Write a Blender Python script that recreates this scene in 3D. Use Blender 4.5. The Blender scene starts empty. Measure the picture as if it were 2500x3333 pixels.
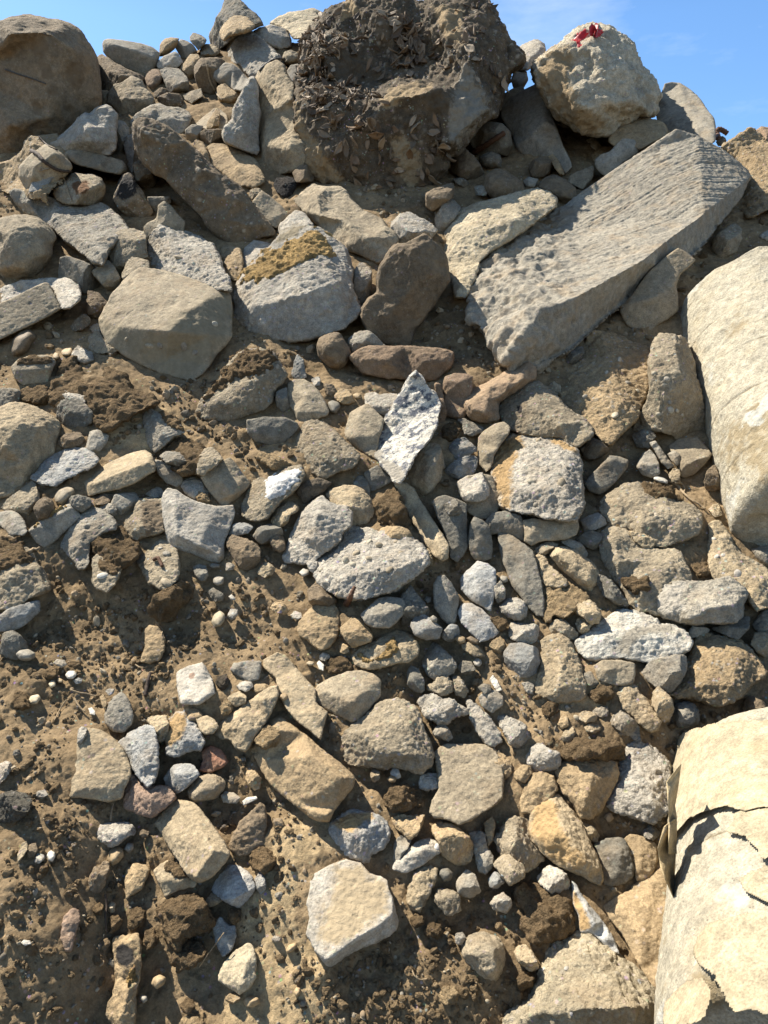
import bpy, bmesh, math, random
import numpy as np
from mathutils import Vector, Matrix, geometry

random.seed(7)
RNG = np.random.default_rng(7)
S = bpy.context.scene
COL = S.collection
W, H = 2500.0, 3333.0
FPX = 2300.0
CAM = np.array([0.0, 0.0, 1.6])
PITCH = math.radians(9.0)
FWD = np.array([0, math.cos(PITCH), -math.sin(PITCH)])
UP = np.array([0, math.sin(PITCH), math.cos(PITCH)])
RT = np.array([1.0, 0, 0])
SLOPE = math.radians(38.0)
HN = np.array([0, -math.sin(SLOPE), math.cos(SLOPE)])
HS = np.array([0, math.cos(SLOPE), math.sin(SLOPE)])
DPL = 1.745
P_BASE = CAM - HN * DPL          # foot of the perpendicular from the eye height to the slope


def ray(u, v):
    u = np.asarray(u, float); v = np.asarray(v, float)
    return ((u - W / 2) / FPX)[..., None] * RT + (-(v - H / 2) / FPX)[..., None] * UP + FWD


def plane_z(u, v):
    d = ray(u, v) @ HN
    return -DPL / np.minimum(d, -0.12)


def project(p):
    q = p - CAM
    z = q @ FWD
    return W / 2 + FPX * (q @ RT) / z, H / 2 - FPX * (q @ UP) / z, z


# ---------------------------------------------------------------- noise
_perm = np.arange(256); np.random.default_rng(3).shuffle(_perm)
_perm = np.concatenate([_perm, _perm]).astype(np.int32)
_g = np.random.default_rng(5).normal(size=(256, 3)); _g /= np.linalg.norm(_g, axis=1)[:, None]
_g = _g.astype(np.float32)
_f = np.random.default_rng(9).random((256, 3)).astype(np.float32)


def _hash(i, j, k):
    return _perm[_perm[_perm[i & 255] + (j & 255)] + (k & 255)]


def perlin(p):
    p = np.asarray(p, np.float32)
    b = np.floor(p).astype(np.int32); f = p - b
    w = f * f * f * (f * (f * 6 - 15) + 10)
    out = 0
    for dx in (0, 1):
        wx = w[:, 0] if dx else 1 - w[:, 0]
        for dy in (0, 1):
            wy = w[:, 1] if dy else 1 - w[:, 1]
            for dz in (0, 1):
                wz = w[:, 2] if dz else 1 - w[:, 2]
                g = _g[_hash(b[:, 0] + dx, b[:, 1] + dy, b[:, 2] + dz)]
                out = out + wx * wy * wz * (g[:, 0] * (f[:, 0] - dx) + g[:, 1] * (f[:, 1] - dy) + g[:, 2] * (f[:, 2] - dz))
    return out * 1.5


def fbm(p, n=3, gain=.5):
    o = 0; a = 1.0
    for _ in range(n):
        o = o + a * perlin(p); a *= gain; p = p * 2.03 + 11.7
    return o


def ridged(p, n=2):
    o = 0; a = 1.0
    for _ in range(n):
        o = o + a * (1 - 2 * np.abs(perlin(p))); a *= .5; p = p * 2.1 + 5.3
    return o


def worley(p):
    p = np.asarray(p, np.float32)
    b = np.floor(p).astype(np.int32); f = p - b
    best = np.full(len(p), 9.0, np.float32); cid = np.zeros(len(p), np.int32)
    for dx in (-1, 0, 1):
        for dy in (-1, 0, 1):
            for dz in (-1, 0, 1):
                h = _hash(b[:, 0] + dx, b[:, 1] + dy, b[:, 2] + dz)
                q = _f[h]
                d = (q[:, 0] + dx - f[:, 0]) ** 2 + (q[:, 1] + dy - f[:, 1]) ** 2 + (q[:, 2] + dz - f[:, 2]) ** 2
                m = d < best
                best = np.where(m, d, best); cid = np.where(m, h, cid)
    return np.sqrt(best), cid


# ---------------------------------------------------------------- colours (real surface albedos)
C = dict(lg=(.40, .375, .33), mg=(.29, .27, .23), dg=(.18, .17, .145), bg=(.255, .258, .25), lb=(.35, .355, .35), tn=(.36, .275, .17),
         wt=(.37, .305, .21), wb=(.31, .265, .195), bn=(.185, .145, .10), dt=(.20, .158, .11), dk=(.12, .098, .072), bk=(.03, .028, .027),
         wh=(.62, .60, .55), cr=(.47, .41, .30), rb=(.235, .17, .118), rt=(.34, .25, .17), rd=(.33, .17, .115), pk=(.31, .225, .175),
         so=(.19, .138, .083), bt=(.24, .195, .14), rs=(.16, .085, .04), cg=(.26, .225, .16), pl=(.47, .46, .42), cl=(.56, .51, .41), yl=(.44, .31, .145), ol=(.4, .3, .1),
         rp=(.42, .05, .05), wp=(.66, .66, .66), **{'or': (.42, .295, .155)})

# ---------------------------------------------------------------- node helpers


class NT:
    def __init__(self, mat):
        mat.use_nodes = True
        self.t = mat.node_tree; self.t.nodes.clear()

    def n(self, kind, ins=None, **kw):
        nd = self.t.nodes.new(kind)
        for k, v in kw.items():
            setattr(nd, k, v)
        for k, v in (ins or {}).items():
            self.put(nd.inputs[k], v)
        return nd

    def put(self, sock, v):
        if isinstance(v, bpy.types.NodeSocket):
            self.t.links.new(v, sock)
        elif hasattr(v, 'outputs'):
            self.t.links.new(v.outputs[0], sock)
        else:
            sock.default_value = v

    def math(self, op, a, b=0.0, clamp=False):
        nd = self.n('ShaderNodeMath', {0: a, 1: b}, operation=op); nd.use_clamp = clamp
        return nd.outputs[0]

    def ramp(self, fac, lo, hi, a=0.0, b=1.0):
        nd = self.n('ShaderNodeMapRange', {'Value': fac, 'From Min': lo, 'From Max': hi, 'To Min': a, 'To Max': b})
        return nd.outputs[0]

    def mix(self, fac, a, b, mode='MIX'):
        nd = self.n('ShaderNodeMix', data_type='RGBA', blend_type=mode)
        self.put(nd.inputs[0], fac); self.put(nd.inputs[6], a); self.put(nd.inputs[7], b)
        return nd.outputs[2]

    def noise(self, vec, scale, detail=4.0, rough=.55):
        return self.n('ShaderNodeTexNoise', {'Vector': vec, 'Scale': scale, 'Detail': detail, 'Roughness': rough}).outputs[0]


_AL = .9
for _k in C:
    C[_k] = tuple(x * _AL * w for x, w in zip(C[_k], (1.05, 1.0, .91)))


def rgba(c):
    return (c[0], c[1], c[2], 1.0)


def stone_material(name, warm=.35, speck=.35, pits=.35, bump=.5, bscale=170.0, rough=.92, low=.72, high=1.22, dust=(.33, .235, .135), flakes=None, spec=.25):
    m = bpy.data.materials.new(name); t = NT(m)
    pos = t.n('ShaderNodeNewGeometry').outputs['Position']
    info = t.n('ShaderNodeObjectInfo')
    base = info.outputs['Color']
    n1 = t.noise(pos, 5.0, 6.0); n2 = t.noise(pos, 38.0, 5.0, .65); n3 = t.noise(pos, 9.0, 5.0, .6); nf = t.noise(pos, 210.0, 3.0, .7)
    v = t.math('MULTIPLY', t.ramp(n1, .3, .7, low, high), t.ramp(n2, .28, .72, .66, 1.34))
    v = t.math('MULTIPLY', v, t.ramp(nf, .25, .75, .62, 1.4))
    col = t.mix(1.0, base, t.n('ShaderNodeCombineColor', {0: v, 1: v, 2: v}).outputs[0], 'MULTIPLY')
    col = t.mix(t.math('MULTIPLY', t.ramp(n3, .5, .68), warm, True), col, rgba(dust))
    # stones and sand grains that show in the broken face
    vo = t.n('ShaderNodeTexVoronoi', {'Vector': pos, 'Scale': 62.0})
    grey = t.mix(.72, vo.outputs['Color'], rgba((.42, .39, .34)))
    grain = t.math('MULTIPLY', t.ramp(vo.outputs['Distance'], .34, .22), t.ramp(t.noise(pos, 30.0, 2.0), .5, .62), True)
    col = t.mix(t.math('MULTIPLY', grain, speck, True), col, grey)
    at = t.n('ShaderNodeAttribute', attribute_name='peb')
    pc = t.n('ShaderNodeAttribute', attribute_name='pebc')
    col = t.mix(t.math('MULTIPLY', at.outputs['Fac'], .75, True), col, pc.outputs['Color'])
    vp = t.n('ShaderNodeTexVoronoi', {'Vector': pos, 'Scale': 95.0})
    pit = t.math('MULTIPLY', t.ramp(vp.outputs['Distance'], .2, .12), t.ramp(t.noise(pos, 14.0, 2.0), .52, .6), True)
    col = t.mix(t.math('MULTIPLY', pit, pits, True), col, rgba((.06, .05, .04)))
    if flakes:
        nk = t.noise(pos, flakes[1], 8.0, .72)
        col = t.mix(t.ramp(nk, .5, .56), col, rgba(flakes[0]))
    pa = t.n('ShaderNodeAttribute', attribute_name='patch')
    edge = t.math('ADD', pa.outputs['Alpha'], t.math('MULTIPLY', t.math('SUBTRACT', t.noise(pos, 22.0, 8.0, .72), .5), 1.9))
    pm = t.math('MULTIPLY', t.ramp(edge, .36, .7), t.math('GREATER_THAN', pa.outputs['Alpha'], .02))
    pcol = t.mix(1.0, pa.outputs['Color'], t.n('ShaderNodeCombineColor', {0: t.ramp(n2, .28, .72, .8, 1.2), 1: t.ramp(n2, .28, .72, .8, 1.2), 2: t.ramp(n2, .28, .72, .8, 1.2)}).outputs[0], 'MULTIPLY')
    col = t.mix(pm, col, pcol)
    hb = t.math('ADD', t.math('ADD', t.noise(pos, bscale, 5.0, .7), t.math('MULTIPLY', t.noise(pos, bscale * .33, 3.0, .6), 1.6)), t.math('MULTIPLY', pit, -.5))
    bp = t.n('ShaderNodeBump', {'Strength': min(1.0, bump * 1.5), 'Distance': .022, 'Height': hb})
    bs = t.n('ShaderNodeBsdfPrincipled', {'Base Color': col, 'Roughness': rough, 'Normal': bp.outputs[0], 'Specular IOR Level': spec})
    t.n('ShaderNodeOutputMaterial', {'Surface': bs.outputs[0]})
    return m


MAT = dict(
    c=stone_material('broken_concrete', bump=.36, speck=.5, pits=.3),
    x=stone_material('crumbly_concrete', bump=.45, speck=.6, pits=.3),
    k=stone_material('cast_concrete', warm=.4, speck=.25, pits=.3, bump=.22, bscale=260.0, low=.8, high=1.15),
    s=stone_material('worn_stone', warm=.3, speck=.15, pits=.2, bump=.3, bscale=200.0),
    d=stone_material('soil_lumps', warm=.2, speck=.12, pits=.15, bump=.6, bscale=190.0, rough=1.0, low=.75, high=1.2, dust=(.27, .18, .095), spec=.1),
    p=stone_material('river_pebble', warm=.1, speck=.0, pits=.08, bump=.1, bscale=120.0, rough=.72),
    b=stone_material('asphalt', warm=.1, speck=.3, pits=.5, bump=.7, bscale=150.0, low=.6, high=1.3),
    m=stone_material('grooved_concrete', warm=.45, speck=.2, pits=.3, bump=.25, bscale=220.0, low=.82, high=1.15),
    w=stone_material('flaked_white_paint', warm=.08, speck=.1, pits=.2, bump=.5, bscale=160.0, low=.9, high=1.1, flakes=((.15, .155, .17), 26.0)),
    col=stone_material('pale_column_concrete', warm=.25, speck=.1, pits=.55, bump=.3, bscale=150.0, low=.84, high=1.12, dust=(.46, .36, .21)),
    paper=stone_material('tan_paper', warm=.3, speck=.0, pits=.1, bump=.2, bscale=120.0, low=.8, high=1.15, dust=(.38, .29, .15)),
)


def plain_material(name, c, rough=.8, var=.3, scale=40.0, bump=.2, spec=.3):
    m = bpy.data.materials.new(name); t = NT(m)
    pos = t.n('ShaderNodeNewGeometry').outputs['Position']
    n = t.noise(pos, scale, 5.0, .6)
    v = t.ramp(n, .3, .7, 1 - var, 1 + var)
    col = t.mix(1.0, rgba(c), t.n('ShaderNodeCombineColor', {0: v, 1: v, 2: v}).outputs[0], 'MULTIPLY')
    pa = t.n('ShaderNodeAttribute', attribute_name='patch')
    col = t.mix(pa.outputs['Alpha'], col, pa.outputs['Color'])
    bp = t.n('ShaderNodeBump', {'Strength': bump, 'Distance': .01, 'Height': n})
    bs = t.n('ShaderNodeBsdfPrincipled', {'Base Color': col, 'Roughness': rough, 'Normal': bp.outputs[0], 'Specular IOR Level': spec})
    t.n('ShaderNodeOutputMaterial', {'Surface': bs.outputs[0]})
    return m


MAT['leaf'] = plain_material('dead_leaf', (.17, .115, .07), .75, .45, 60.0)
MAT['wood'] = plain_material('dark_twig', (.06, .042, .03), .85, .4, 80.0)
MAT['straw'] = plain_material('dry_root_fibre', (.30, .22, .13), .85, .3, 80.0)
MAT['rust'] = plain_material('rusty_iron', (.11, .055, .03), .8, .4, 120.0)
MAT['red'] = plain_material('red_plastic', (.42, .03, .035), .45, .2, 30.0, .05)
MAT['wire'] = plain_material('dark_wire', (.07, .065, .06), .6, .2, 50.0)
MAT['gravel'] = plain_material('gravel_grains', (.3, .26, .2), .9, .25, 150.0, .3, .2)


# ---------------------------------------------------------------- object helpers
CATEGORY = dict(boulder='boulder', stone='stone', concrete_chunk='concrete chunk', concrete_slab='concrete slab', paving_block='paving block',
                concrete_beam='concrete beam', brick='brick', pebble='pebble', soil_clod='soil clod', asphalt_lump='asphalt lump', root_mass='earth clump')
GROUP = dict(boulder='boulders of the rubble heap', stone='loose stones of the rubble heap', concrete_chunk='chunks of broken concrete',
             concrete_slab='broken concrete slabs', paving_block='broken paving blocks', brick='broken bricks', pebble='round pebbles in the dirt',
             soil_clod='clods of earth', asphalt_lump='black asphalt lumps')


def tag(o, label, cat, group=None):
    o['label'] = label; o['category'] = cat; o['kind'] = 'thing'
    if group:
        o['group'] = group


def mesh_object(name, verts, faces, mat, parent=None, smooth=True):
    me = bpy.data.meshes.new(name)
    me.from_pydata([tuple(v) for v in verts], [], faces)
    if smooth:
        me.polygons.foreach_set('use_smooth', [True] * len(me.polygons))
    me.update()
    if mat:
        me.materials.append(mat)
    set_attr(me, 'patch', np.zeros((len(me.vertices), 4)))
    o = bpy.data.objects.new(name, me); COL.objects.link(o)
    if parent is not None:
        o.parent = parent
        o.location = -parent.location
    return o


def fast_mesh(name, V, F, mat, smooth=True):
    """V (n,3) and F (m,3|4) arrays to a mesh datablock."""
    me = bpy.data.meshes.new(name)
    me.vertices.add(len(V)); me.vertices.foreach_set('co', np.ascontiguousarray(V, np.float32).ravel())
    k = F.shape[1]
    me.loops.add(F.size); me.loops.foreach_set('vertex_index', np.ascontiguousarray(F, np.int32).ravel())
    me.polygons.add(len(F)); me.polygons.foreach_set('loop_start', np.arange(0, F.size, k, dtype=np.int32))
    me.polygons.foreach_set('use_smooth', np.ones(len(F), bool) if smooth else np.zeros(len(F), bool))
    me.update(calc_edges=True)
    if mat:
        me.materials.append(mat)
        set_attr(me, 'patch', np.zeros((len(V), 4)))
    return me


def set_attr(me, name, arr):
    if arr.ndim == 1:
        a = me.attributes.new(name, 'FLOAT', 'POINT'); a.data.foreach_set('value', arr.astype(np.float32))
    else:
        a = me.attributes.get(name) or me.attributes.new(name, 'FLOAT_COLOR', 'POINT'); a.data.foreach_set('color', arr.astype(np.float32).ravel())


TILE = dict(A=(0, 0), B=(800, 0), C=(1600, 0), D=(0, 800), E=(800, 800), F=(1600, 800), G=(0, 1600), H=(800, 1600), I=(1600, 1600),
            J=(0, 2433), K=(800, 2433), L=(1600, 2433))
TS = 900 / 1659.0


def pts_of(tile, s):
    o = []
    for w in s.split():
        a = [float(x) for x in w.split(',')]
        if tile == 'P':
            o.append(a)
        else:
            o.append([TILE[tile][0] + a[0] * TS, TILE[tile][1] + a[1] * TS] + a[2:])
    return o


def inside(poly, u, v):
    """signed pixel distance to a polygon, positive inside"""
    x = np.asarray(u, float); y = np.asarray(v, float)
    c = np.zeros(x.shape, bool); d = np.full(x.shape, 1e9)
    n = len(poly)
    for i in range(n):
        x1, y1 = poly[i][:2]; x2, y2 = poly[(i + 1) % n][:2]
        if y1 != y2:
            c ^= ((y1 > y) != (y2 > y)) & (x < (x2 - x1) * (y - y1) / (y2 - y1) + x1)
        L = (x2 - x1) ** 2 + (y2 - y1) ** 2 + 1e-9
        t = np.clip(((x - x1) * (x2 - x1) + (y - y1) * (y2 - y1)) / L, 0, 1)
        d = np.minimum(d, np.hypot(x - x1 - t * (x2 - x1), y - y1 - t * (y2 - y1)))
    return np.where(c, d, -d)
# ---------------------------------------------------------------- the earth slope under the rubble
# humps and hollows of the slope: photo column, photo row, radii in pixels, height in metres
HUMPS = [(60, 2950, 230, 420, .10), (420, 2980, 120, 420, -.05), (300, 2350, 330, 220, -.03), (560, 2060, 420, 160, -.03), (1000, 3000, 150, 330, .02),
         (1420, 3230, 260, 170, .03), (330, 1330, 200, 150, .03), (1830, 2980, 130, 150, .03), (1150, 950, 300, 150, -.05), (1900, 1500, 300, 180, -.03),
         (1300, 1130, 300, 110, -.05), (700, 2230, 250, 150, .03), (200, 2450, 170, 120, .03), (1500, 1750, 120, 250, -.03)]
SAND = [[(1000, 2600), (900, 2700), (840, 2830), (790, 3000), (740, 3150), (720, 3333), (1080, 3360), (1060, 3150), (960, 3000), (990, 2830), (1110, 2740), (1130, 2660)],
        [(330, 1370), (520, 1330), (620, 1400), (560, 1480), (380, 1470)], [(1750, 2240), (1900, 2220), (2000, 2260), (1960, 2320), (1780, 2320)]]


_CR = [(-1500, 300), (0, 330), (340, 300), (480, 215), (620, 160), (760, 110), (1000, 130), (1400, 300), (1700, 300), (1850, 330), (2100, 380), (2250, 450), (2360, 490), (2600, 480), (3600, 500)]
_cz = plane_z(np.array([a for a, _ in _CR]), np.array([b for _, b in _CR]))
_cp = CAM + ray([a for a, _ in _CR], [b for _, b in _CR]) * _cz[:, None]
_cx = _cp[:, 0]; _cs = (_cp - P_BASE) @ HS


def crest(x):
    return np.interp(x, _cx, _cs)



def slope_point(x, s, fine=True):
    """earth surface at x across and s up the slope (metres from the foot of the eye's perpendicular)"""
    x = np.asarray(x, float); s = np.asarray(s, float)
    c = crest(x)
    over = np.maximum(s - c, 0)
    base = P_BASE + x[:, None] * RT + s[:, None] * HS
    base[:, 2] -= over * .62 + np.minimum(over, 1.2) ** 2 * .55
    side = np.maximum(np.abs(x) - 5.0, 0)
    base[:, 2] -= side ** 1.5 * .5
    u, v, z = project(base)
    h = np.zeros(len(x))
    vis = z > .3
    for (a, b, ra, rb, hh) in HUMPS:
        h += np.where(vis, hh * np.exp(-((u - a) / ra) ** 2 - ((v - b) / rb) ** 2), 0)
    q = base.astype(np.float32)
    h += .04 * fbm(q * 2.2, 3)
    if fine:
        m = np.clip(perlin(q * 3.1 + 3) * 2.2 + .55, 0, 1)
        h += .013 * fbm(q * 11, 3)
        f, _ = worley(q * 24); h += m * .014 * np.clip(.62 - f, 0, 1)
        f, _ = worley(q * 60 + 7); h += (.25 + m) * .007 * np.clip(.6 - f, 0, 1)
        h += .0025 * fbm(q * 120, 2)
    return base + h[:, None] * HN, u, v


GS = 4.0                                   # cells of the packing map, photo pixels
GW, GH = int(W / GS) + 120, int(H / GS) + 120
GOFF = 60


def packing_map():
    jj, ii = np.meshgrid(np.arange(GH), np.arange(GW), indexing='ij')
    u = (ii - GOFF + .5) * GS; v = (jj - GOFF + .5) * GS
    z = plane_z(u.ravel(), v.ravel()).reshape(GH, GW)
    z[z > 6.8] = 6.8
    return z


ZB = packing_map()


def build_slope():
    zs = []
    s = -1.15
    while s < 12:
        zz = DPL / max(.20, .731 - .682 * (s * .682 / (DPL * .731 + s * .731 + 1e-6)))  # rough distance ahead
        d = math.hypot(DPL, s)
        st = d / 706 * 1.5 if -.85 < s < 6.6 else .06
        zs.append((s, d)); s += st
    sv = np.array([a for a, _ in zs]); dv = np.array([b for _, b in zs])
    inner = np.linspace(-.66, .66, 760)
    outer = .66 + np.array([.03, .07, .12, .2, .3, .45, .65, .9, 1.3, 1.9, 2.6, 3.6])
    xi = np.concatenate([-outer[::-1], inner, outer])
    X = np.clip(xi[None, :] * np.maximum(dv, 1.6)[:, None], -9, 9); SS = np.repeat(sv[:, None], len(xi), 1)
    P, u, v = slope_point(X.ravel(), SS.ravel())
    ns, nx = X.shape
    i = np.arange(ns * nx).reshape(ns, nx)
    F = np.stack([i[:-1, :-1], i[:-1, 1:], i[1:, 1:], i[1:, :-1]], -1).reshape(-1, 4)
    me = fast_mesh('soil_slope', P, F, None)
    uu, vv2, zz = project(P)
    ii = np.round(uu / GS + GOFF - .5).astype(int); jj = np.round(vv2 / GS + GOFF - .5).astype(int)
    ok = (ii >= 0) & (ii < GW) & (jj >= 0) & (jj < GH) & (zz > .3)
    np.minimum.at(ZB, (jj[ok], ii[ok]), zz[ok])
    sand = np.zeros(len(P))
    for poly in SAND:
        sand = np.maximum(sand, np.clip(.5 + inside(poly, u, v) / 120, 0, 1))
    set_attr(me, 'sand', sand)
    o = bpy.data.objects.new('soil_slope', me); COL.objects.link(o)
    o['kind'] = 'structure'; o['label'] = 'brown earth slope of the rubble heap'
    m = bpy.data.materials.new('heap_soil'); t = NT(m)
    pos = t.n('ShaderNodeNewGeometry').outputs['Position']
    n1 = t.noise(pos, 4.0, 6.0); n2 = t.noise(pos, 45.0, 5.0, .65); n3 = t.noise(pos, 200.0, 3.0, .7)
    col = t.mix(t.ramp(n1, .38, .62), rgba((.20, .142, .08)), rgba((.30, .215, .122)))
    at = t.n('ShaderNodeAttribute', attribute_name='sand')
    sm = t.ramp(t.math('ADD', at.outputs['Fac'], t.math('MULTIPLY', t.math('SUBTRACT', n2, .5), .5)), .35, .65)
    col = t.mix(sm, col, rgba((.40, .295, .165)))
    vv = t.math('MULTIPLY', t.ramp(n2, .28, .72, .7, 1.3), t.ramp(n3, .25, .75, .75, 1.25))
    col = t.mix(1.0, col, t.n('ShaderNodeCombineColor', {0: vv, 1: vv, 2: vv}).outputs[0], 'MULTIPLY')
    vo = t.n('ShaderNodeTexVoronoi', {'Vector': pos, 'Scale': 75.0})
    gm = t.math('MULTIPLY', t.ramp(vo.outputs['Distance'], .3, .2), t.ramp(t.noise(pos, 20.0, 2.0), .56, .62), True)
    col = t.mix(t.math('MULTIPLY', gm, .7), col, t.mix(.7, vo.outputs['Color'], rgba((.34, .29, .22))))
    bp = t.n('ShaderNodeBump', {'Strength': .7, 'Distance': .012, 'Height': t.noise(pos, 160.0, 6.0, .75)})
    bs = t.n('ShaderNodeBsdfPrincipled', {'Base Color': col, 'Roughness': 1.0, 'Normal': bp.outputs[0], 'Specular IOR Level': .1})
    t.n('ShaderNodeOutputMaterial', {'Surface': bs.outputs[0]})
    me.materials.append(m)
    return o


# ---------------------------------------------------------------- traced rubble
def raster(P2, Z, T):
    """front depth of triangles on the packing map: (j0,i0,map)"""
    g = P2 / GS + GOFF
    i0, j0 = np.floor(g.min(0)).astype(int); i1, j1 = np.ceil(g.max(0)).astype(int)
    i0 = max(i0, 0); j0 = max(j0, 0); i1 = min(i1, GW - 1); j1 = min(j1, GH - 1)
    if i1 <= i0 or j1 <= j0:
        return None
    M = np.full((j1 - j0, i1 - i0), np.inf)
    for a, b, c in T:
        A, B, D = g[a], g[b], g[c]
        x0 = max(int(min(A[0], B[0], D[0])), i0); x1 = min(int(max(A[0], B[0], D[0])) + 1, i1 - 1)
        y0 = max(int(min(A[1], B[1], D[1])), j0); y1 = min(int(max(A[1], B[1], D[1])) + 1, j1 - 1)
        if x1 < x0 or y1 < y0:
            continue
        yy, xx = np.mgrid[y0:y1 + 1, x0:x1 + 1] + .5
        den = (B[1] - D[1]) * (A[0] - D[0]) + (D[0] - B[0]) * (A[1] - D[1])
        if abs(den) < 1e-9:
            continue
        w0 = ((B[1] - D[1]) * (xx - D[0]) + (D[0] - B[0]) * (yy - D[1])) / den
        w1 = ((D[1] - A[1]) * (xx - D[0]) + (A[0] - D[0]) * (yy - D[1])) / den
        w2 = 1 - w0 - w1
        ok = (w0 >= -.02) & (w1 >= -.02) & (w2 >= -.02)
        z = w0 * Z[a] + w1 * Z[b] + w2 * Z[c]
        s = M[y0 - j0:y1 + 1 - j0, x0 - i0:x1 + 1 - i0]
        s[ok] = np.minimum(s[ok], z[ok])
    return j0, i0, M


ROCKS = []


def make_rock(line, idx):
    f = line.split('|')
    tile, name, mat, colr, style, par, label, outl = f[:8]
    inner = f[8] if len(f) > 8 else ''
    if style == 'i' and not inner.strip():
        style = 'a'
    patch = f[9] if len(f) > 9 else ''
    par = [float(x) for x in par.split(',')]
    tilt, yaw = par[0] * (1.3 if style == 'a' else 1.55) - .05, par[1] * 1.5
    lift0 = par[2] if len(par) > 2 else 0.0
    th = par[3] if len(par) > 3 else .6
    rnd = random.Random(idx * 77 + 5)
    OO = pts_of(tile, outl)
    O = np.array([p[:2] for p in OO]); OH = np.array([p[2] if len(p) > 2 else 0.0 for p in OO])
    area = abs(np.sum(O[:, 0] * np.roll(O[:, 1], -1) - np.roll(O[:, 0], -1) * O[:, 1])) / 2
    if np.sum(O[:, 0] * np.roll(O[:, 1], -1) - np.roll(O[:, 0], -1) * O[:, 1]) < 0:
        O = O[::-1]; OH = OH[::-1]
    cen = O.mean(0); vmax = O[:, 1].max()
    spx = math.sqrt(area)
    anch = np.array([cen[0], cen[1] + .6 * (vmax - cen[1])])
    Z0 = float(min(plane_z(anch[0], anch[1]), 5.9))
    size = spx * Z0 / FPX
    # traced corners become a ragged outline: extra points along the long sides
    pts = []; hs = []
    jit = {'k': .006, 'p': .0, 's': .012, 'm': .008, 'w': .008}.get(mat, .022) * spx
    step = max(spx * .16, 9.0)
    for a, b, ha, hb in zip(O, np.roll(O, -1, 0), OH, np.roll(OH, -1)):
        L = np.linalg.norm(b - a); k = max(1, int(L / step))
        nrm = np.array([b[1] - a[1], a[0] - b[0]]) / (L + 1e-9)
        for q in range(k):
            t = q / k
            hs.append(ha + (hb - ha) * t)
            pts.append(a + (b - a) * t + (nrm * rnd.uniform(-jit, jit) if q else 0))
    O = np.array(pts); n = len(O)
    I = []
    if inner.strip():
        if np.abs(OH).max() == 0 and mat != 'p':
            hm = .35 * np.mean([float(w.split(',')[2]) for w in inner.replace(';', ' ').split()])
            hs = [hm] * n
        for w in inner.replace(';', ' ').split():
            I.append(pts_of(tile, w)[0])
    elif style == 'a':
        # a fractured block: a few flat faces that meet in crisp ridges
        lo, hi = O.min(0), O.max(0)
        pk = cen + np.array([rnd.uniform(-.16, .2), rnd.uniform(-.08, .26)]) * spx
        planes = [(pk, rnd.uniform(.26, .36), rnd.uniform(-.3, .3), rnd.uniform(-.35, .1))]
        dirs = [(-95, .55, 1.35), (178, .5, 1.2), (62, .5, 1.3)]
        if rnd.random() < .5:
            dirs.append((rnd.choice((-30, 115)), .6, 1.4))
        for ang, s0, s1 in dirs:
            aa = math.radians(ang + rnd.uniform(-28, 28)); sl = rnd.uniform(s0, s1)
            off = pk + np.array([math.cos(aa), math.sin(aa)]) * spx * rnd.uniform(-.02, .16)
            planes.append((off, planes[0][1], sl * math.cos(aa), sl * math.sin(aa)))

        def hgt(p):
            return max(-.30, min(c - ((p[0] - o[0]) * gx + (p[1] - o[1]) * gy) / spx for o, c, gx, gy in planes))
        hs = [hgt(p) for p in O]
        st = max(spx / 9.0, 5.0)
        for yy in np.arange(lo[1], hi[1], st):
            for xx in np.arange(lo[0], hi[0], st):
                p = (xx + rnd.uniform(-.2, .2) * st, yy + rnd.uniform(-.2, .2) * st)
                if float(inside(O, p[0], p[1])) > .35 * st:
                    I.append([p[0], p[1], hgt(p)])
        if not I:
            I.append([cen[0], cen[1], hgt(cen)])
    else:
        sd_need = {'a': .12, 'f': .16, 'r': .08}.get(style)
        want = {'a': rnd.choice((3, 4, 4, 5)), 'f': 6, 'r': 16}.get(style)
        lo, hi = O.min(0), O.max(0)
        tries = 0; dmin = spx * {'a': .24, 'f': .22, 'r': .14}.get(style)
        while len(I) < want and tries < 500:
            tries += 1
            p = np.array([rnd.uniform(lo[0], hi[0]), rnd.uniform(lo[1], hi[1])])
            d = float(inside(O, p[0], p[1]))
            if d < sd_need * spx or any(math.hypot(p[0] - q[0], p[1] - q[1]) < dmin for q in I):
                continue
            if style == 'a':
                h = rnd.uniform(.16, .40)
            elif style == 'f':
                h = .09
            else:
                h = .36 * (1 - (1 - min(1, d / (.45 * spx))) ** 2) ** .5
            I.append([p[0], p[1], h])
        if not I:
            I.append([cen[0], cen[1], .2])
    V2 = np.array([list(p) for p in O] + [[p[0], p[1]] for p in I])
    hs = np.array(hs + [p[2] for p in I]) * (1.15 if style == 'a' else 1.6)
    sc = 1.0 / spx
    vv, ee, ff, ov, oe, of = geometry.delaunay_2d_cdt([Vector(((p[0] - cen[0]) * sc, (p[1] - cen[1]) * sc)) for p in V2],
                                                      [(i, (i + 1) % n) for i in range(n)], [], 1, 1e-5)
    hv = []
    rim = [False] * len(vv)
    for k, src in enumerate(ov):
        hv.append(max((hs[i] for i in src), default=0.0))
        if any(i < n for i in src) or not src:
            rim[k] = True
    V2 = np.array([[p.x / sc + cen[0], p.y / sc + cen[1]] for p in vv]); hv = np.array(hv)
    T = [tuple(t) for t in ff if len(t) == 3]
    # how the stone leans: between facing the viewer's side and lying on the slope
    view = -ray(anch[0], anch[1]); view /= np.linalg.norm(view)
    N = (1 - min(tilt, 1)) * view + min(tilt, 1) * HN + max(tilt - 1, 0) * np.array([0, 0, 1.3]) + yaw * np.array([-1.0, 0, 0]); N /= np.linalg.norm(N)
    P0 = CAM + ray(anch[0], anch[1]) * Z0
    den = ray(V2[:, 0], V2[:, 1]) @ N
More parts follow.
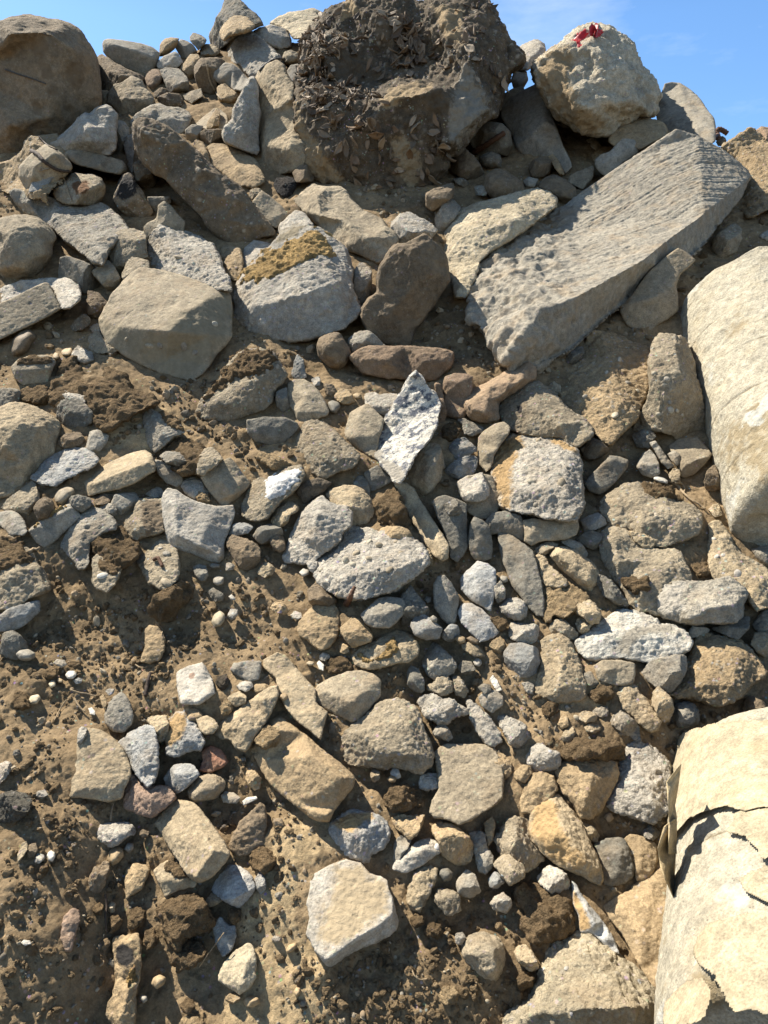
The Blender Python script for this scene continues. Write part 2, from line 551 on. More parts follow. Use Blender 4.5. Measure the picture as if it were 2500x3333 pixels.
    Zr = ((P0 - CAM) @ N) / np.minimum(den, -.18)
    Zr = np.clip(Zr, Z0 - 1.3 * size, Z0 + 1.3 * size)
    zf = Zr - hv * size - lift0
    # packing: settle in front of what already lies there
    r = raster(V2, zf, T)
    lift = 0.0; thick = th * size
    if r is not None:
        j0, i0, M = r
        sub = ZB[j0:j0 + M.shape[0], i0:i0 + M.shape[1]]
        ok = np.isfinite(M)
        if ok.any():
            gap = (M - sub)[ok]
            need = np.percentile(gap, 94) + .008 + .03 * size
            lift = float(np.clip(need, -.25 * size, 1.5 * size + .12))
            back = np.percentile(-(gap - lift), 70)
            thick = float(np.clip(max(thick, back + .1 * size), thick, 2.2 * size))
            sub[ok] = np.minimum(sub[ok], M[ok] - lift)
    zf = zf - lift; Zr = Zr - lift - lift0
    front = CAM + ray(V2[:, 0], V2[:, 1]) * zf[:, None]
    ring = [k for k in range(len(V2)) if rim[k]]
    # boundary loop of the front
    cnt = {}
    for t in T:
        for a, b in ((t[0], t[1]), (t[1], t[2]), (t[2], t[0])):
            cnt[(a, b)] = 1
    loop = {a: b for (a, b) in cnt if (b, a) not in cnt}
    st = next(iter(loop)); order = [st]
    while loop.get(order[-1]) is not None and loop[order[-1]] != st and len(order) <= len(loop):
        order.append(loop[order[-1]])
    c2 = V2[order].mean(0)
    verts = list(front); faces = list(T)
    prev = order
    for (k, dz) in ((1.0, .38), (.93, .75), (.6, 1.0)):
        p2 = c2 + (V2[order] - c2) * k
        zz = Zr[order] + dz * thick
        q = CAM + ray(p2[:, 0], p2[:, 1]) * zz[:, None]
        b0 = len(verts); verts += list(q); cur = list(range(b0, b0 + len(order)))
        for a in range(len(order)):
            b = (a + 1) % len(order)
            faces.append((prev[b], prev[a], cur[a], cur[b]))
        prev = cur
    verts.append(np.mean([verts[k] for k in prev], 0)); tip = len(verts) - 1
    for a in range(len(order)):
        faces.append((prev[(a + 1) % len(order)], prev[a], tip))
    verts = np.array(verts)
    org = verts.mean(0)
    org = org - HN * (.5 * size)
    me = bpy.data.meshes.new(name)
    me.from_pydata([tuple(v - org) for v in verts], [], faces)
    bm = bmesh.new(); bm.from_mesh(me); bmesh.ops.recalc_face_normals(bm, faces=bm.faces); bm.to_mesh(me); bm.free()
    o = bpy.data.objects.new(name, me); COL.objects.link(o); o.location = org
    zc = Z0 - lift
    px = zc / 706.0
    ps = spx * .3072
    rm = o.modifiers.new('r', 'REMESH'); rm.mode = 'VOXEL'
    rm.voxel_size = float(min(max(1.55 * px, size / 130), size / 15)) * DETAIL
    sm = o.modifiers.new('s', 'SMOOTH'); sm.factor = .5
    sm.iterations = {'p': 14, 's': 3, 'd': 4}.get(mat, 0) + (6 if style == 'r' else 0)
    tag(o, label, CATEGORY[name], GROUP.get(name))
    c = np.array(C[colr]) * rnd.uniform(.9, 1.1)
    o.color = (c[0], c[1], c[2], 1)
    ROCKS.append(dict(o=o, mat=mat, size=size, px=px, patch=patch, style=style, name=name, tile=tile, idx=idx, N=N, org=org))
    return o


CRUST = dict(yl=('sand_layer', 'd', .012), so=('earth_crust', 'd', .016), wp=('paint_layer', 'k', .004), rp=('red_film', 'red', .006))


def finish_rocks():
    bpy.context.view_layer.update()
    dg = bpy.context.evaluated_depsgraph_get()
    for R in ROCKS:
        o = R['o']; ev = o.evaluated_get(dg); me = ev.to_mesh()
        nv = len(me.vertices)
        V = np.empty(nv * 3, np.float32); me.vertices.foreach_get('co', V); V = V.reshape(-1, 3)
        Nn = np.empty(nv * 3, np.float32); me.vertex_normals.foreach_get('vector', Nn); Nn = Nn.reshape(-1, 3)
        nl = len(me.loops); lv = np.empty(nl, np.int32); me.loops.foreach_get('vertex_index', lv)
        npoly = len(me.polygons)
        ls = np.empty(npoly, np.int32); me.polygons.foreach_get('loop_start', ls)
        quads = nl == npoly * 4
        if quads:
            F = lv.reshape(-1, 4)
        else:
            lt = np.empty(npoly, np.int32); me.polygons.foreach_get('loop_total', lt)
            F = np.array([lv[[a, a + 1, a + 2, a + (3 if n == 4 else 2)]] for a, n in zip(ls, lt)])
        ev.to_mesh_clear()
        s = R['size']; mat = R['mat']
        wp = V + R['org'].astype(np.float32)
        q = V + np.float32(R['idx'] * 3.17 % 50)
        peb = np.zeros(nv, np.float32); pebc = np.zeros((nv, 4), np.float32); pebc[:, 3] = 1
        u, v, z = project(wp.astype(float))
        crusts = {}
        pm = np.zeros(nv); pcol = np.zeros((nv, 4))
        for ni, item in enumerate([x for x in R['patch'].split(';') if x.strip()]):
            cc, poly = item.split(':')
            poly = pts_of(R['tile'], poly)
            psz = math.sqrt(abs(sum(a[0] * b[1] - b[0] * a[1] for a, b in zip(poly, poly[1:] + poly[:1]))) / 2)
            k = np.clip(.5 + inside(poly, u, v) / (4 if cc == 'rp' else max(10, .4 * psz)), 0, 1)
            rep = k > pm
            if cc in CRUST:
                kk = k + (.04 if cc == 'rp' else .30) * fbm(q / max(.02, s * .10), 4)
                ck = cc + '#%d' % ni if cc == 'rp' else cc
                crusts[ck] = np.maximum(crusts.get(ck, -9), kk)
                continue
            pcol[rep, :3] = C[cc]; pm = np.maximum(pm, k)
        pcol[:, 3] = pm
        if mat in 'cbx':
            d = s * (.026 * fbm(q * (2.0 / s), 3) + .012 * ridged(q * (6.5 / s), 2))
            f1, cid = worley(q * (4.2 / s)); d += s * .03 * (f1 - .5)
            L = float(np.clip(s * .075, .010, .030))
            f, cid = worley(q / L)
            msk = np.clip(perlin(q * (3.0 / s) + 9) * 3 + .5, 0, 1) * (cid % 3 != 0)
            bump = np.clip(.48 - f, 0, .3)
            d += L * .55 * bump * msk
            f, c2 = worley(q / (L * .45) + 5); d += L * .22 * np.clip(.5 - f, 0, 1) * np.clip(perlin(q * (2.5 / s) + 44) * 2 + .6, 0, 1)
            d += .0034 * fbm(q / .010, 3)
            if mat == 'x':
                g = float(np.clip(s * .034, .008, .022)); f, _ = worley(q / g + 3)
                g *= 1.5 - 1.0 * ((R['idx'] * 37 % 11) / 11.0)
                d += g * .5 * np.clip(.55 - f, -.15, 1) * (.2 + np.clip(perlin(q * (2.2 / s) + 30) * 2 + .5, 0, 1))
                d += g * .55 * fbm(q / (g * 2.2), 3)
            if mat in 'cx':
                peb = np.clip((.42 - f * 0 - worley(q / L)[0]) * 7, 0, 1) * msk * (cid % 2 == 0)
                tone = (.75 + .5 * (cid % 17) / 17.0)[:, None]
                pebc[:, :3] = np.array([.40, .345, .26]) * tone
        elif mat in 'kw':
            d = s * (.012 * fbm(q * (2.2 / s), 3))
            n = fbm(q * (4.0 / s) + 3, 3); d -= s * .035 * np.clip(n - .28, 0, .5)
            d += .0019 * fbm(q / .009, 3)
            if mat == 'w':
                d += .006 * np.clip(fbm(q * 26, 3) * 2, -.2, .6)
        elif mat == 'm':
            D = (CAM + ray(2199, 417) * 1.0) - (CAM + ray(1841, 667) * 1.0)
            D = D - R['N'] * (D @ R['N']); D /= np.linalg.norm(D)
            E = np.cross(R['N'], D)
            st = np.stack([wp @ D * .7, wp @ E * 40, wp @ R['N'] * 3], 1)
            st2 = np.stack([wp @ D * 2.2, wp @ E * 110, wp @ R['N'] * 4], 1)
            top = np.clip((u - 1760) / 160, 0, 1)
            d = top * (.0012 * np.clip(perlin(st) * 1.6, -.6, .5) + .0042 * perlin(st2) + .004 * fbm(q * 30, 3) - .012 * np.clip(perlin(st * np.array([1, .55, 1]) + 20) - .35, 0, .4))
            d += (1 - top) * (.022 * fbm(q * 6, 4) + .02 * ridged(q * 9, 2) + .016 * np.clip(.5 - worley(q * 38)[0], 0, 1) - .012 * np.clip(fbm(q * 16, 2) - .2, 0, .5))
            d += .005 * fbm(q * 2.5, 2) + .0016 * fbm(q / .012, 2)
            d -= .03 * np.clip(fbm(q * 5 + 2, 3) - .45, 0, .5)
        elif mat == 's':
            d = s * (.026 * fbm(q * (2.2 / s), 3) + .010 * ridged(q * (7 / s), 2)) + .0026 * fbm(q / .010, 3)
            n = fbm(q * (5.0 / s) + 3, 3); d -= s * .03 * np.clip(n - .25, 0, .5)
        elif mat == 'd':
            big = 1.0 if s < .5 else .5
            d = s * .08 * big * fbm(q * (2.6 / s), 3)
            f, _ = worley(q / float(np.clip(s * .22, .012, .06))); d += float(np.clip(s * .22, .012, .06)) * .5 * np.clip(.62 - f, -.2, 1)
            f, _ = worley(q / .016); d += .008 * np.clip(.6 - f, 0, 1)
            if R['name'] == 'root_mass':
                d += .035 * ridged(q * 2.6, 3) + .035 * fbm(q * 9, 3) - .03 * np.clip(fbm(q * 5, 3), 0, 1) + .02 * np.clip(.6 - worley(q * 14)[0], 0, 1)
            d += .003 * fbm(q / .012, 2)
        else:
            d = s * .03 * fbm(q * (1.5 / s), 2)
        if pm.any() and mat not in 'kw':
            d = d + pm * .004 * np.clip(.6 - worley(q / .014)[0], 0, 1) * 1.5
        amp = min(1.0, s / .05)
        d = d - np.mean(d)
        if (mat in 'cbkx' and R['style'] == 'a') or (mat == 's' and R['style'] == 'a'):
            rg = np.random.default_rng(R['idx'] + 900)
            for _ in range(7):
                nn = rg.normal(size=3) + np.array([-.1, -.75, .55]); nn /= np.linalg.norm(nn)
                pr = V @ nn
                cut = np.quantile(pr, rg.uniform(.80, .985))
                cut = max(cut, pr.max() - .16 * s)
                over = np.maximum(pr - cut, 0)
                V = V - (nn * (over * .93)[:, None]).astype(np.float32)
        V = V + Nn * (d * amp)[:, None]
        me2 = fast_mesh(o.name, V, F, MAT[mat])
        set_attr(me2, 'patch', pcol)
        if mat in 'cx':
            set_attr(me2, 'peb', peb); set_attr(me2, 'pebc', pebc)
        old = o.data
        o.modifiers.clear(); o.data = me2
        bpy.data.meshes.remove(old)
        for cc, kk in crusts.items():
            cc = cc[:2]
            nm, cm, tk = CRUST[cc]
            fok = ((kk > .5)[F]).all(1) & (v[F].min(1) > -200)
            # only the side that was looked at: faces whose normals turn to the viewer or the sky
            fn = Nn[F].mean(1); vw = CAM - wp[F].mean(1); vw /= np.linalg.norm(vw, axis=1)[:, None]
            fok &= ((fn * vw).sum(1) > -.05)
            if fok.sum() < 12:
                continue
            Fs = F[fok]; used = np.unique(Fs); mp = np.full(nv, -1); mp[used] = np.arange(len(used))
            cnt = np.zeros(nv); np.add.at(cnt, Fs.ravel(), 1); full = np.zeros(nv); np.add.at(full, F.ravel(), 1)
            inner_ = (cnt == full)
            tt = np.clip((kk - .5) * 3.5, .15, 1) * min(tk, .05 * s + .002)
            if cc in ('yl', 'so'):
                tt = tt * (.6 + .9 * np.clip(fbm(q / .03, 3) + .4, 0, 1.2)) + .006 * np.clip(.6 - worley(q / .013)[0], 0, 1)
            else:
                tt = tt * (.8 + .3 * fbm(q / .02, 2))
            tt = np.where(inner_, tt, -.0025)
            Vc = (V + Nn * tt[:, None])[used]
            e = bpy.data.objects.new(nm, fast_mesh(nm, Vc, mp[Fs], MAT[cm])); COL.objects.link(e); e.parent = o
            e.color = (*C[cc], 1)
# ---------------------------------------------------------------- thin things: twigs, roots, wires
def front_depth(u, v, win=3):
    i = int(u / GS) + GOFF; j = int(v / GS) + GOFF
    return float(ZB[max(j - win, 0):j + win + 1, max(i - win, 0):i + win + 1].min())


def tube_mesh(P, R, sides=7):
    P = [Vector(p) for p in P]
    V = []; F = []
    for k, p in enumerate(P):
        t = (P[min(k + 1, len(P) - 1)] - P[max(k - 1, 0)]).normalized()
        a = t.orthogonal().normalized() if k == 0 else (a - t * a.dot(t)).normalized()
        b = t.cross(a)
        r = R[k]
        for q in range(sides):
            w = 2 * math.pi * q / sides
            V.append(p + (a * math.cos(w) + b * math.sin(w)) * r)
        if k:
            o = (k - 1) * sides
            for q in range(sides):
                q2 = (q + 1) % sides
                F.append((o + q, o + q2, o + sides + q2, o + sides + q))
    F.append(tuple(range(sides))[::-1]); F.append(tuple(range(len(V) - sides, len(V))))
    return V, F


def smooth_path(pts, k=6):
    out = []
    n = len(pts)
    for i in range(n - 1):
        p0 = np.array(pts[max(i - 1, 0)]); p1 = np.array(pts[i]); p2 = np.array(pts[i + 1]); p3 = np.array(pts[min(i + 2, n - 1)])
        for q in range(k):
            t = q / k
            out.append(.5 * (2 * p1 + (p2 - p0) * t + (2 * p0 - 5 * p1 + 4 * p2 - p3) * t * t + (3 * p1 - p0 - 3 * p2 + p3) * t ** 3))
    out.append(np.array(pts[-1]))
    return out


def stick(name, label, cat, tile, path, wpx, mat, off=.012, taper=.5, group=None, parent=None):
    pts = [p[:2] for p in pts_of(tile, path)]
    pts = smooth_path(pts)
    zs = [front_depth(p[0], p[1]) - off for p in pts]
    k = np.ones(5) / 5
    zs = np.convolve(np.pad(zs, 2, mode='edge'), k, 'valid')
    zs = np.minimum(zs, np.array([front_depth(p[0], p[1]) for p in pts]) - .003)
    P = []; R = []
    for i, p in enumerate(pts):
        P.append(CAM + ray(p[0], p[1]) * zs[i])
        t = i / (len(pts) - 1)
        R.append(wpx * .5 * zs[i] / FPX * (1 - taper * t) * (1 + .15 * math.sin(i * 2.3)))
    V, F = tube_mesh(P, R)
    if parent is not None:
        return mesh_object(name, V, F, MAT[mat], parent)
    org = Vector(P[0])
    o = mesh_object(name, [v - org for v in V], F, MAT[mat])
    o.location = org
    tag(o, label, cat, group)
    return o


def leaf_cloud(target, regions, count, name, label):
    """dead leaves lying on a clump: one loose mass nobody could count"""
    me = target.data
    nv = len(me.vertices)
    V = np.empty(nv * 3, np.float32); me.vertices.foreach_get('co', V); V = V.reshape(-1, 3) + np.array(target.location)
    Nn = np.empty(nv * 3, np.float32); me.vertex_normals.foreach_get('vector', Nn); Nn = Nn.reshape(-1, 3)
    u, v, z = project(V)
    view = CAM - V; view /= np.linalg.norm(view, axis=1)[:, None]
    face = (view * Nn).sum(1) > .15
    vs = []; fs = []; cs = []
    for (tile, poly, share, sz) in regions:
        pp = pts_of(tile, poly)
        ok = np.where((inside(pp, u, v) > 0) & face)[0]
        if not len(ok):
            continue
        for _ in range(int(count * share)):
            i = random.choice(ok)
            p = Vector(V[i]); n = (Vector(Nn[i]) + Vector((random.uniform(-.9, .9), random.uniform(-.9, .9), random.uniform(-.5, .9)))).normalized()
            a = n.orthogonal().normalized(); a.rotate(Matrix.Rotation(random.uniform(0, 6.28), 3, n)); b = n.cross(a)
            L = sz * random.uniform(.5, 1.25); w = L * random.uniform(.35, .6); cu = random.uniform(-.5, .9)
            p = p + Vector(Nn[i]) * L * .18
            k0 = len(vs)
            rows = [(0, .12), (.25, .75), (.5, 1.0), (.75, .7), (1.0, .06)]
            for (t, ww) in rows:
                lift = cu * (t - .5) ** 2 * L
                for sd in (-1, -.5, 0, .5, 1):
                    jag = random.uniform(.7, 1.15) if abs(sd) == 1 else 1
                    vs.append(p + a * ((t - .5) * L) + b * (sd * ww * w * .5 * jag) + n * (lift + abs(sd) * w * .22 * random.uniform(.4, 1.3)))
            for r in range(4):
                for c in range(4):
                    q = k0 + r * 5 + c
                    fs.append((q, q + 1, q + 6, q + 5))
            tone = random.choice(((.14, .105, .07), (.24, .18, .12), (.33, .26, .18), (.09, .065, .045), (.2, .13, .075)))
            cs += [(*tone, .85)] * 25
    o = mesh_object(name, vs, fs, MAT['leaf'])
    set_attr(o.data, 'patch', np.array(cs))
    so = o.modifiers.new('thickness', 'SOLIDIFY'); so.thickness = .0012
    o['kind'] = 'stuff'; o['label'] = label
    return o


def ico(sub):
    bm = bmesh.new(); bmesh.ops.create_icosphere(bm, subdivisions=sub, radius=1.0)
    V = np.array([v.co[:] for v in bm.verts]); F = np.array([[v.index for v in f.verts] for f in bm.faces]); bm.free()
    return V, F


def scatter(name, label, count, smin, smax, tones, mat, ugly, seed, weight=None, flat=.7):
    """loose grains on the earth: one mass nobody could count"""
    rng = np.random.default_rng(seed)
    bv, bf = ico(2 if ugly < .15 else 2)
    n = 0
    uu = rng.uniform(-60, W + 60, count * 3); vv = rng.uniform(560, H + 120, count * 3)
    z = plane_z(uu, vv)
    P = CAM + ray(uu, vv) * z[:, None]
    x = P[:, 0]; s = (P - P_BASE) @ HS
    keep = s < crest(x) - .02
    dens = np.clip(perlin(np.stack([x * 2.3, s * 2.3, x * 0 + seed], 1)) * 1.6 + .55, .05, 1)
    if weight is not None:
        dens = dens * weight(uu, vv)
    keep &= rng.random(len(x)) < dens
    gi = np.clip((uu / GS + GOFF).astype(int), 0, GW - 1); gj = np.clip((vv / GS + GOFF).astype(int), 0, GH - 1)
    D = ZB0 - ZB
    for ax_ in (0, 1):
        D = np.max([np.roll(D, k, ax_) for k in (-3, -2, -1, 0, 1, 2, 3)], 0)
    keep &= D[gj, gi] < .012
    ids = np.where(keep)[0][:count]
    Q, _, _ = slope_point(x[ids], s[ids])
    m = len(ids)
    r = smin * (smax / smin) ** (rng.random(m) ** 2.2)
    r = r * np.clip(z[ids] / 2.2, .75, 1.8)
    A = rng.normal(size=(m, 3, 3)); Qm, _ = np.linalg.qr(A)
    sc = np.stack([rng.uniform(.8, 1.3, m), rng.uniform(.7, 1.1, m), rng.uniform(.45, .85, m)], 1)
    jit = 1 + rng.normal(size=(m, len(bv), 1)) * ugly
    V = bv[None] * jit * (sc * r[:, None])[:, None, :]
    V = np.einsum('mvi,mij->mvj', V, Qm) + (Q + HN * (r * .25)[:, None])[:, None, :]
    F = (bf[None] + (np.arange(m) * len(bv))[:, None, None]).reshape(-1, 3)
    me = fast_mesh(name, V.reshape(-1, 3), F, MAT[mat], smooth=ugly < .1)
    tn = np.array(tones)[rng.integers(0, len(tones), m)] * rng.uniform(.75, 1.25, (m, 1))
    pc = np.concatenate([np.repeat(tn, len(bv), 0), np.full((m * len(bv), 1), .9)], 1)
    set_attr(me, 'patch', pc)
    o = bpy.data.objects.new(name, me); COL.objects.link(o)
    o['kind'] = 'stuff'; o['label'] = label
    return o


# ---------------------------------------------------------------- the two pale columns
def column(label, a, b, r, seed, top_rag, bot_rag):
    """a, b: (photo column, row, distance) of the axis ends"""
    A = CAM + ray(a[0], a[1]) * a[2]; B = CAM + ray(b[0], b[1]) * b[2]
    ax = B - A; L = np.linalg.norm(ax); ax /= L
    e1 = np.cross(ax, FWD); e1 /= np.linalg.norm(e1); e2 = np.cross(ax, e1)
    nt, nl = 620, int(L / .0042)
    th = np.linspace(0, 2 * math.pi, nt, endpoint=False); tl = np.linspace(0, 1, nl)
    TH, TL = np.meshgrid(th, tl)
    rag0 = top_rag * (np.sin(TH * 2 + seed) * .5 + np.sin(TH * 5 + 1.3 * seed) * .22 + np.sin(TH * 11 + seed) * .1)
    rag1 = bot_rag * (np.sin(TH * 1 + 2.1 + seed) * .6 + np.sin(TH * 4 + seed) * .2)
    l = TL * L + rag0 * (1 - TL) ** 3 + rag1 * TL ** 3
    c = A + l[..., None] * ax
    dirv = np.cos(TH)[..., None] * e1 + np.sin(TH)[..., None] * e2
    p = (c + dirv * r).reshape(-1, 3).astype(np.float32) + seed
    hel = (l / .27 + TH / (2 * math.pi) * 1.0)
    fr = np.abs(hel - np.round(hel)) * .27
    seam = np.exp(-(fr / .0035) ** 2) * np.clip(perlin(p * 5).reshape(TH.shape) * 3 + .6, 0, 1)
    d = .006 * fbm(p * 3.2, 3) + .0028 * fbm(p * 22, 3) + .0012 * fbm(p * 110, 2)
    n = fbm(p * 7 + 4, 3)
    f, _ = worley(p * 55)
    d -= .016 * np.clip(n - .52, 0, .4) + .010 * np.clip(.33 - f, 0, 1) * (perlin(p * 6 + 8) > .12)
    d = d.reshape(TH.shape) - .004 * seam
    edge = np.minimum(TL, 1 - TL) * L
    d -= .03 * np.clip(1 - edge / .035, 0, 1) ** 2
    V = (c + dirv * (r + d)[..., None]).reshape(-1, 3)
    i = np.arange(nt * nl).reshape(nl, nt); j = np.roll(i, -1, 1)
    F = np.stack([i[:-1], j[:-1], j[1:], i[1:]], -1).reshape(-1, 4)
    # broken ends
    caps = []; CF = []
    base = len(V)
    for row, sgn in ((0, -1), (nl - 1, 1)):
        ring = V[i[row]]; cc = ring.mean(0); prev = i[row]
        for q, k in enumerate((.85, .68, .5, .32, .15, .02)):
            qv = cc + (ring - cc) * k
            rr = fbm(qv.astype(np.float32) * 9, 3) * .02
            qv = qv + ax * (sgn * (.012 * q) + rr)[:, None]
            cur = np.arange(base, base + nt); base += nt
            caps.append(qv)
            a2, b2 = (prev, cur) if sgn > 0 else (cur, prev)
            CF.append(np.stack([a2, np.roll(a2, -1), np.roll(b2, -1), b2], -1)); prev = cur
    V = np.concatenate([V] + caps); F = np.concatenate([F] + CF)
    org = (A + B) / 2 - HN * r
    me = fast_mesh('concrete_column', V - org, F, MAT['col'])
    pc = np.zeros((len(V), 4)); pc[:, :3] = (.20, .16, .10); pc[:nt * nl, 3] = (seam * .75).ravel()
    white = np.clip(fbm(p * 3.4 + 31, 4) * 2.0 - .35, 0, 1)
    k = white > pc[:nt * nl, 3]
    sub = pc[:nt * nl]; sub[k, :3] = (.43, .41, .345); sub[k, 3] = white[k] * .8
    stain = np.clip(fbm(p * 2.3 + 71, 5) * 2.2 - .25, 0, 1)
    k = stain * .7 > pc[:nt * nl, 3]
    sub[k, :3] = (.27, .215, .13); sub[k, 3] = stain[k] * .7
    set_attr(me, 'patch', pc)
    o = bpy.data.objects.new('concrete_column', me); COL.objects.link(o); o.location = org
    o.color = (.37, .33, .245, 1)
    tag(o, label, 'column', 'pale round concrete columns')
    # packing map
    ring = np.concatenate([V[i[0]][::20], V[i[nl // 2]][::20], V[i[-1]][::20]])
    return dict(o=o, A=A, ax=ax, e1=e1, e2=e2, r=r, L=L, org=org)


def wrap_patch(colm, poly, seed, lift=.0015, curl=.003, name='paper_wrap', tint=(.37, .31, .205), label=None, amp=1.0):
    """torn paper on a column; poly in (degrees round, metres along)"""
    P = np.array(poly, float)
    deg = 180 / math.pi / colm['r']           # degrees per metre of arc
    S0 = P.copy(); S0[:, 0] = S0[:, 0] / deg
    lo, hi = S0.min(0) - .01, S0.max(0) + .01
    st = .0026
    nx = int((hi[0] - lo[0]) / st); ny = int((hi[1] - lo[1]) / st)
    X, Y = np.meshgrid(np.linspace(lo[0], hi[0], nx), np.linspace(lo[1], hi[1], ny))
    q = np.stack([X.ravel() * 14, Y.ravel() * 14, X.ravel() * 0 + seed], 1)
    d = inside([tuple(p) for p in S0], X.ravel(), Y.ravel()) + .009 * fbm(q * 1.8, 5)
    keep = (d > 0).reshape(ny, nx)
    h = lift + amp * (.0025 * np.abs(fbm(q * .8 + 5, 3)) + curl * np.clip(1 - d / .03, 0, 1) ** 2 * np.clip(perlin(q * .5 + 9) * 2 + .35, 0, 1))
    a = X.ravel() / colm['r']
    V = colm['A'] + Y.ravel()[:, None] * colm['ax'] + (colm['r'] + h + .007)[:, None] * (np.cos(a)[:, None] * colm['e1'] + np.sin(a)[:, None] * colm['e2'])
    i = np.arange(nx * ny).reshape(ny, nx)
    ok = keep[:-1, :-1] & keep[:-1, 1:] & keep[1:, 1:] & keep[1:, :-1]
    F = np.stack([i[:-1, :-1], i[:-1, 1:], i[1:, 1:], i[1:, :-1]], -1)[ok]
    used = np.unique(F); mp = np.full(nx * ny, -1); mp[used] = np.arange(len(used))
    o = bpy.data.objects.new(name, fast_mesh(name, V[used] - colm['org'], mp[F], MAT['paper'])); COL.objects.link(o)
    o.parent = colm['o']; o.color = (*tint, 1)
    so = o.modifiers.new('thickness', 'SOLIDIFY'); so.thickness = .001; so.offset = 0
    if label:
        o['label'] = label
    return o
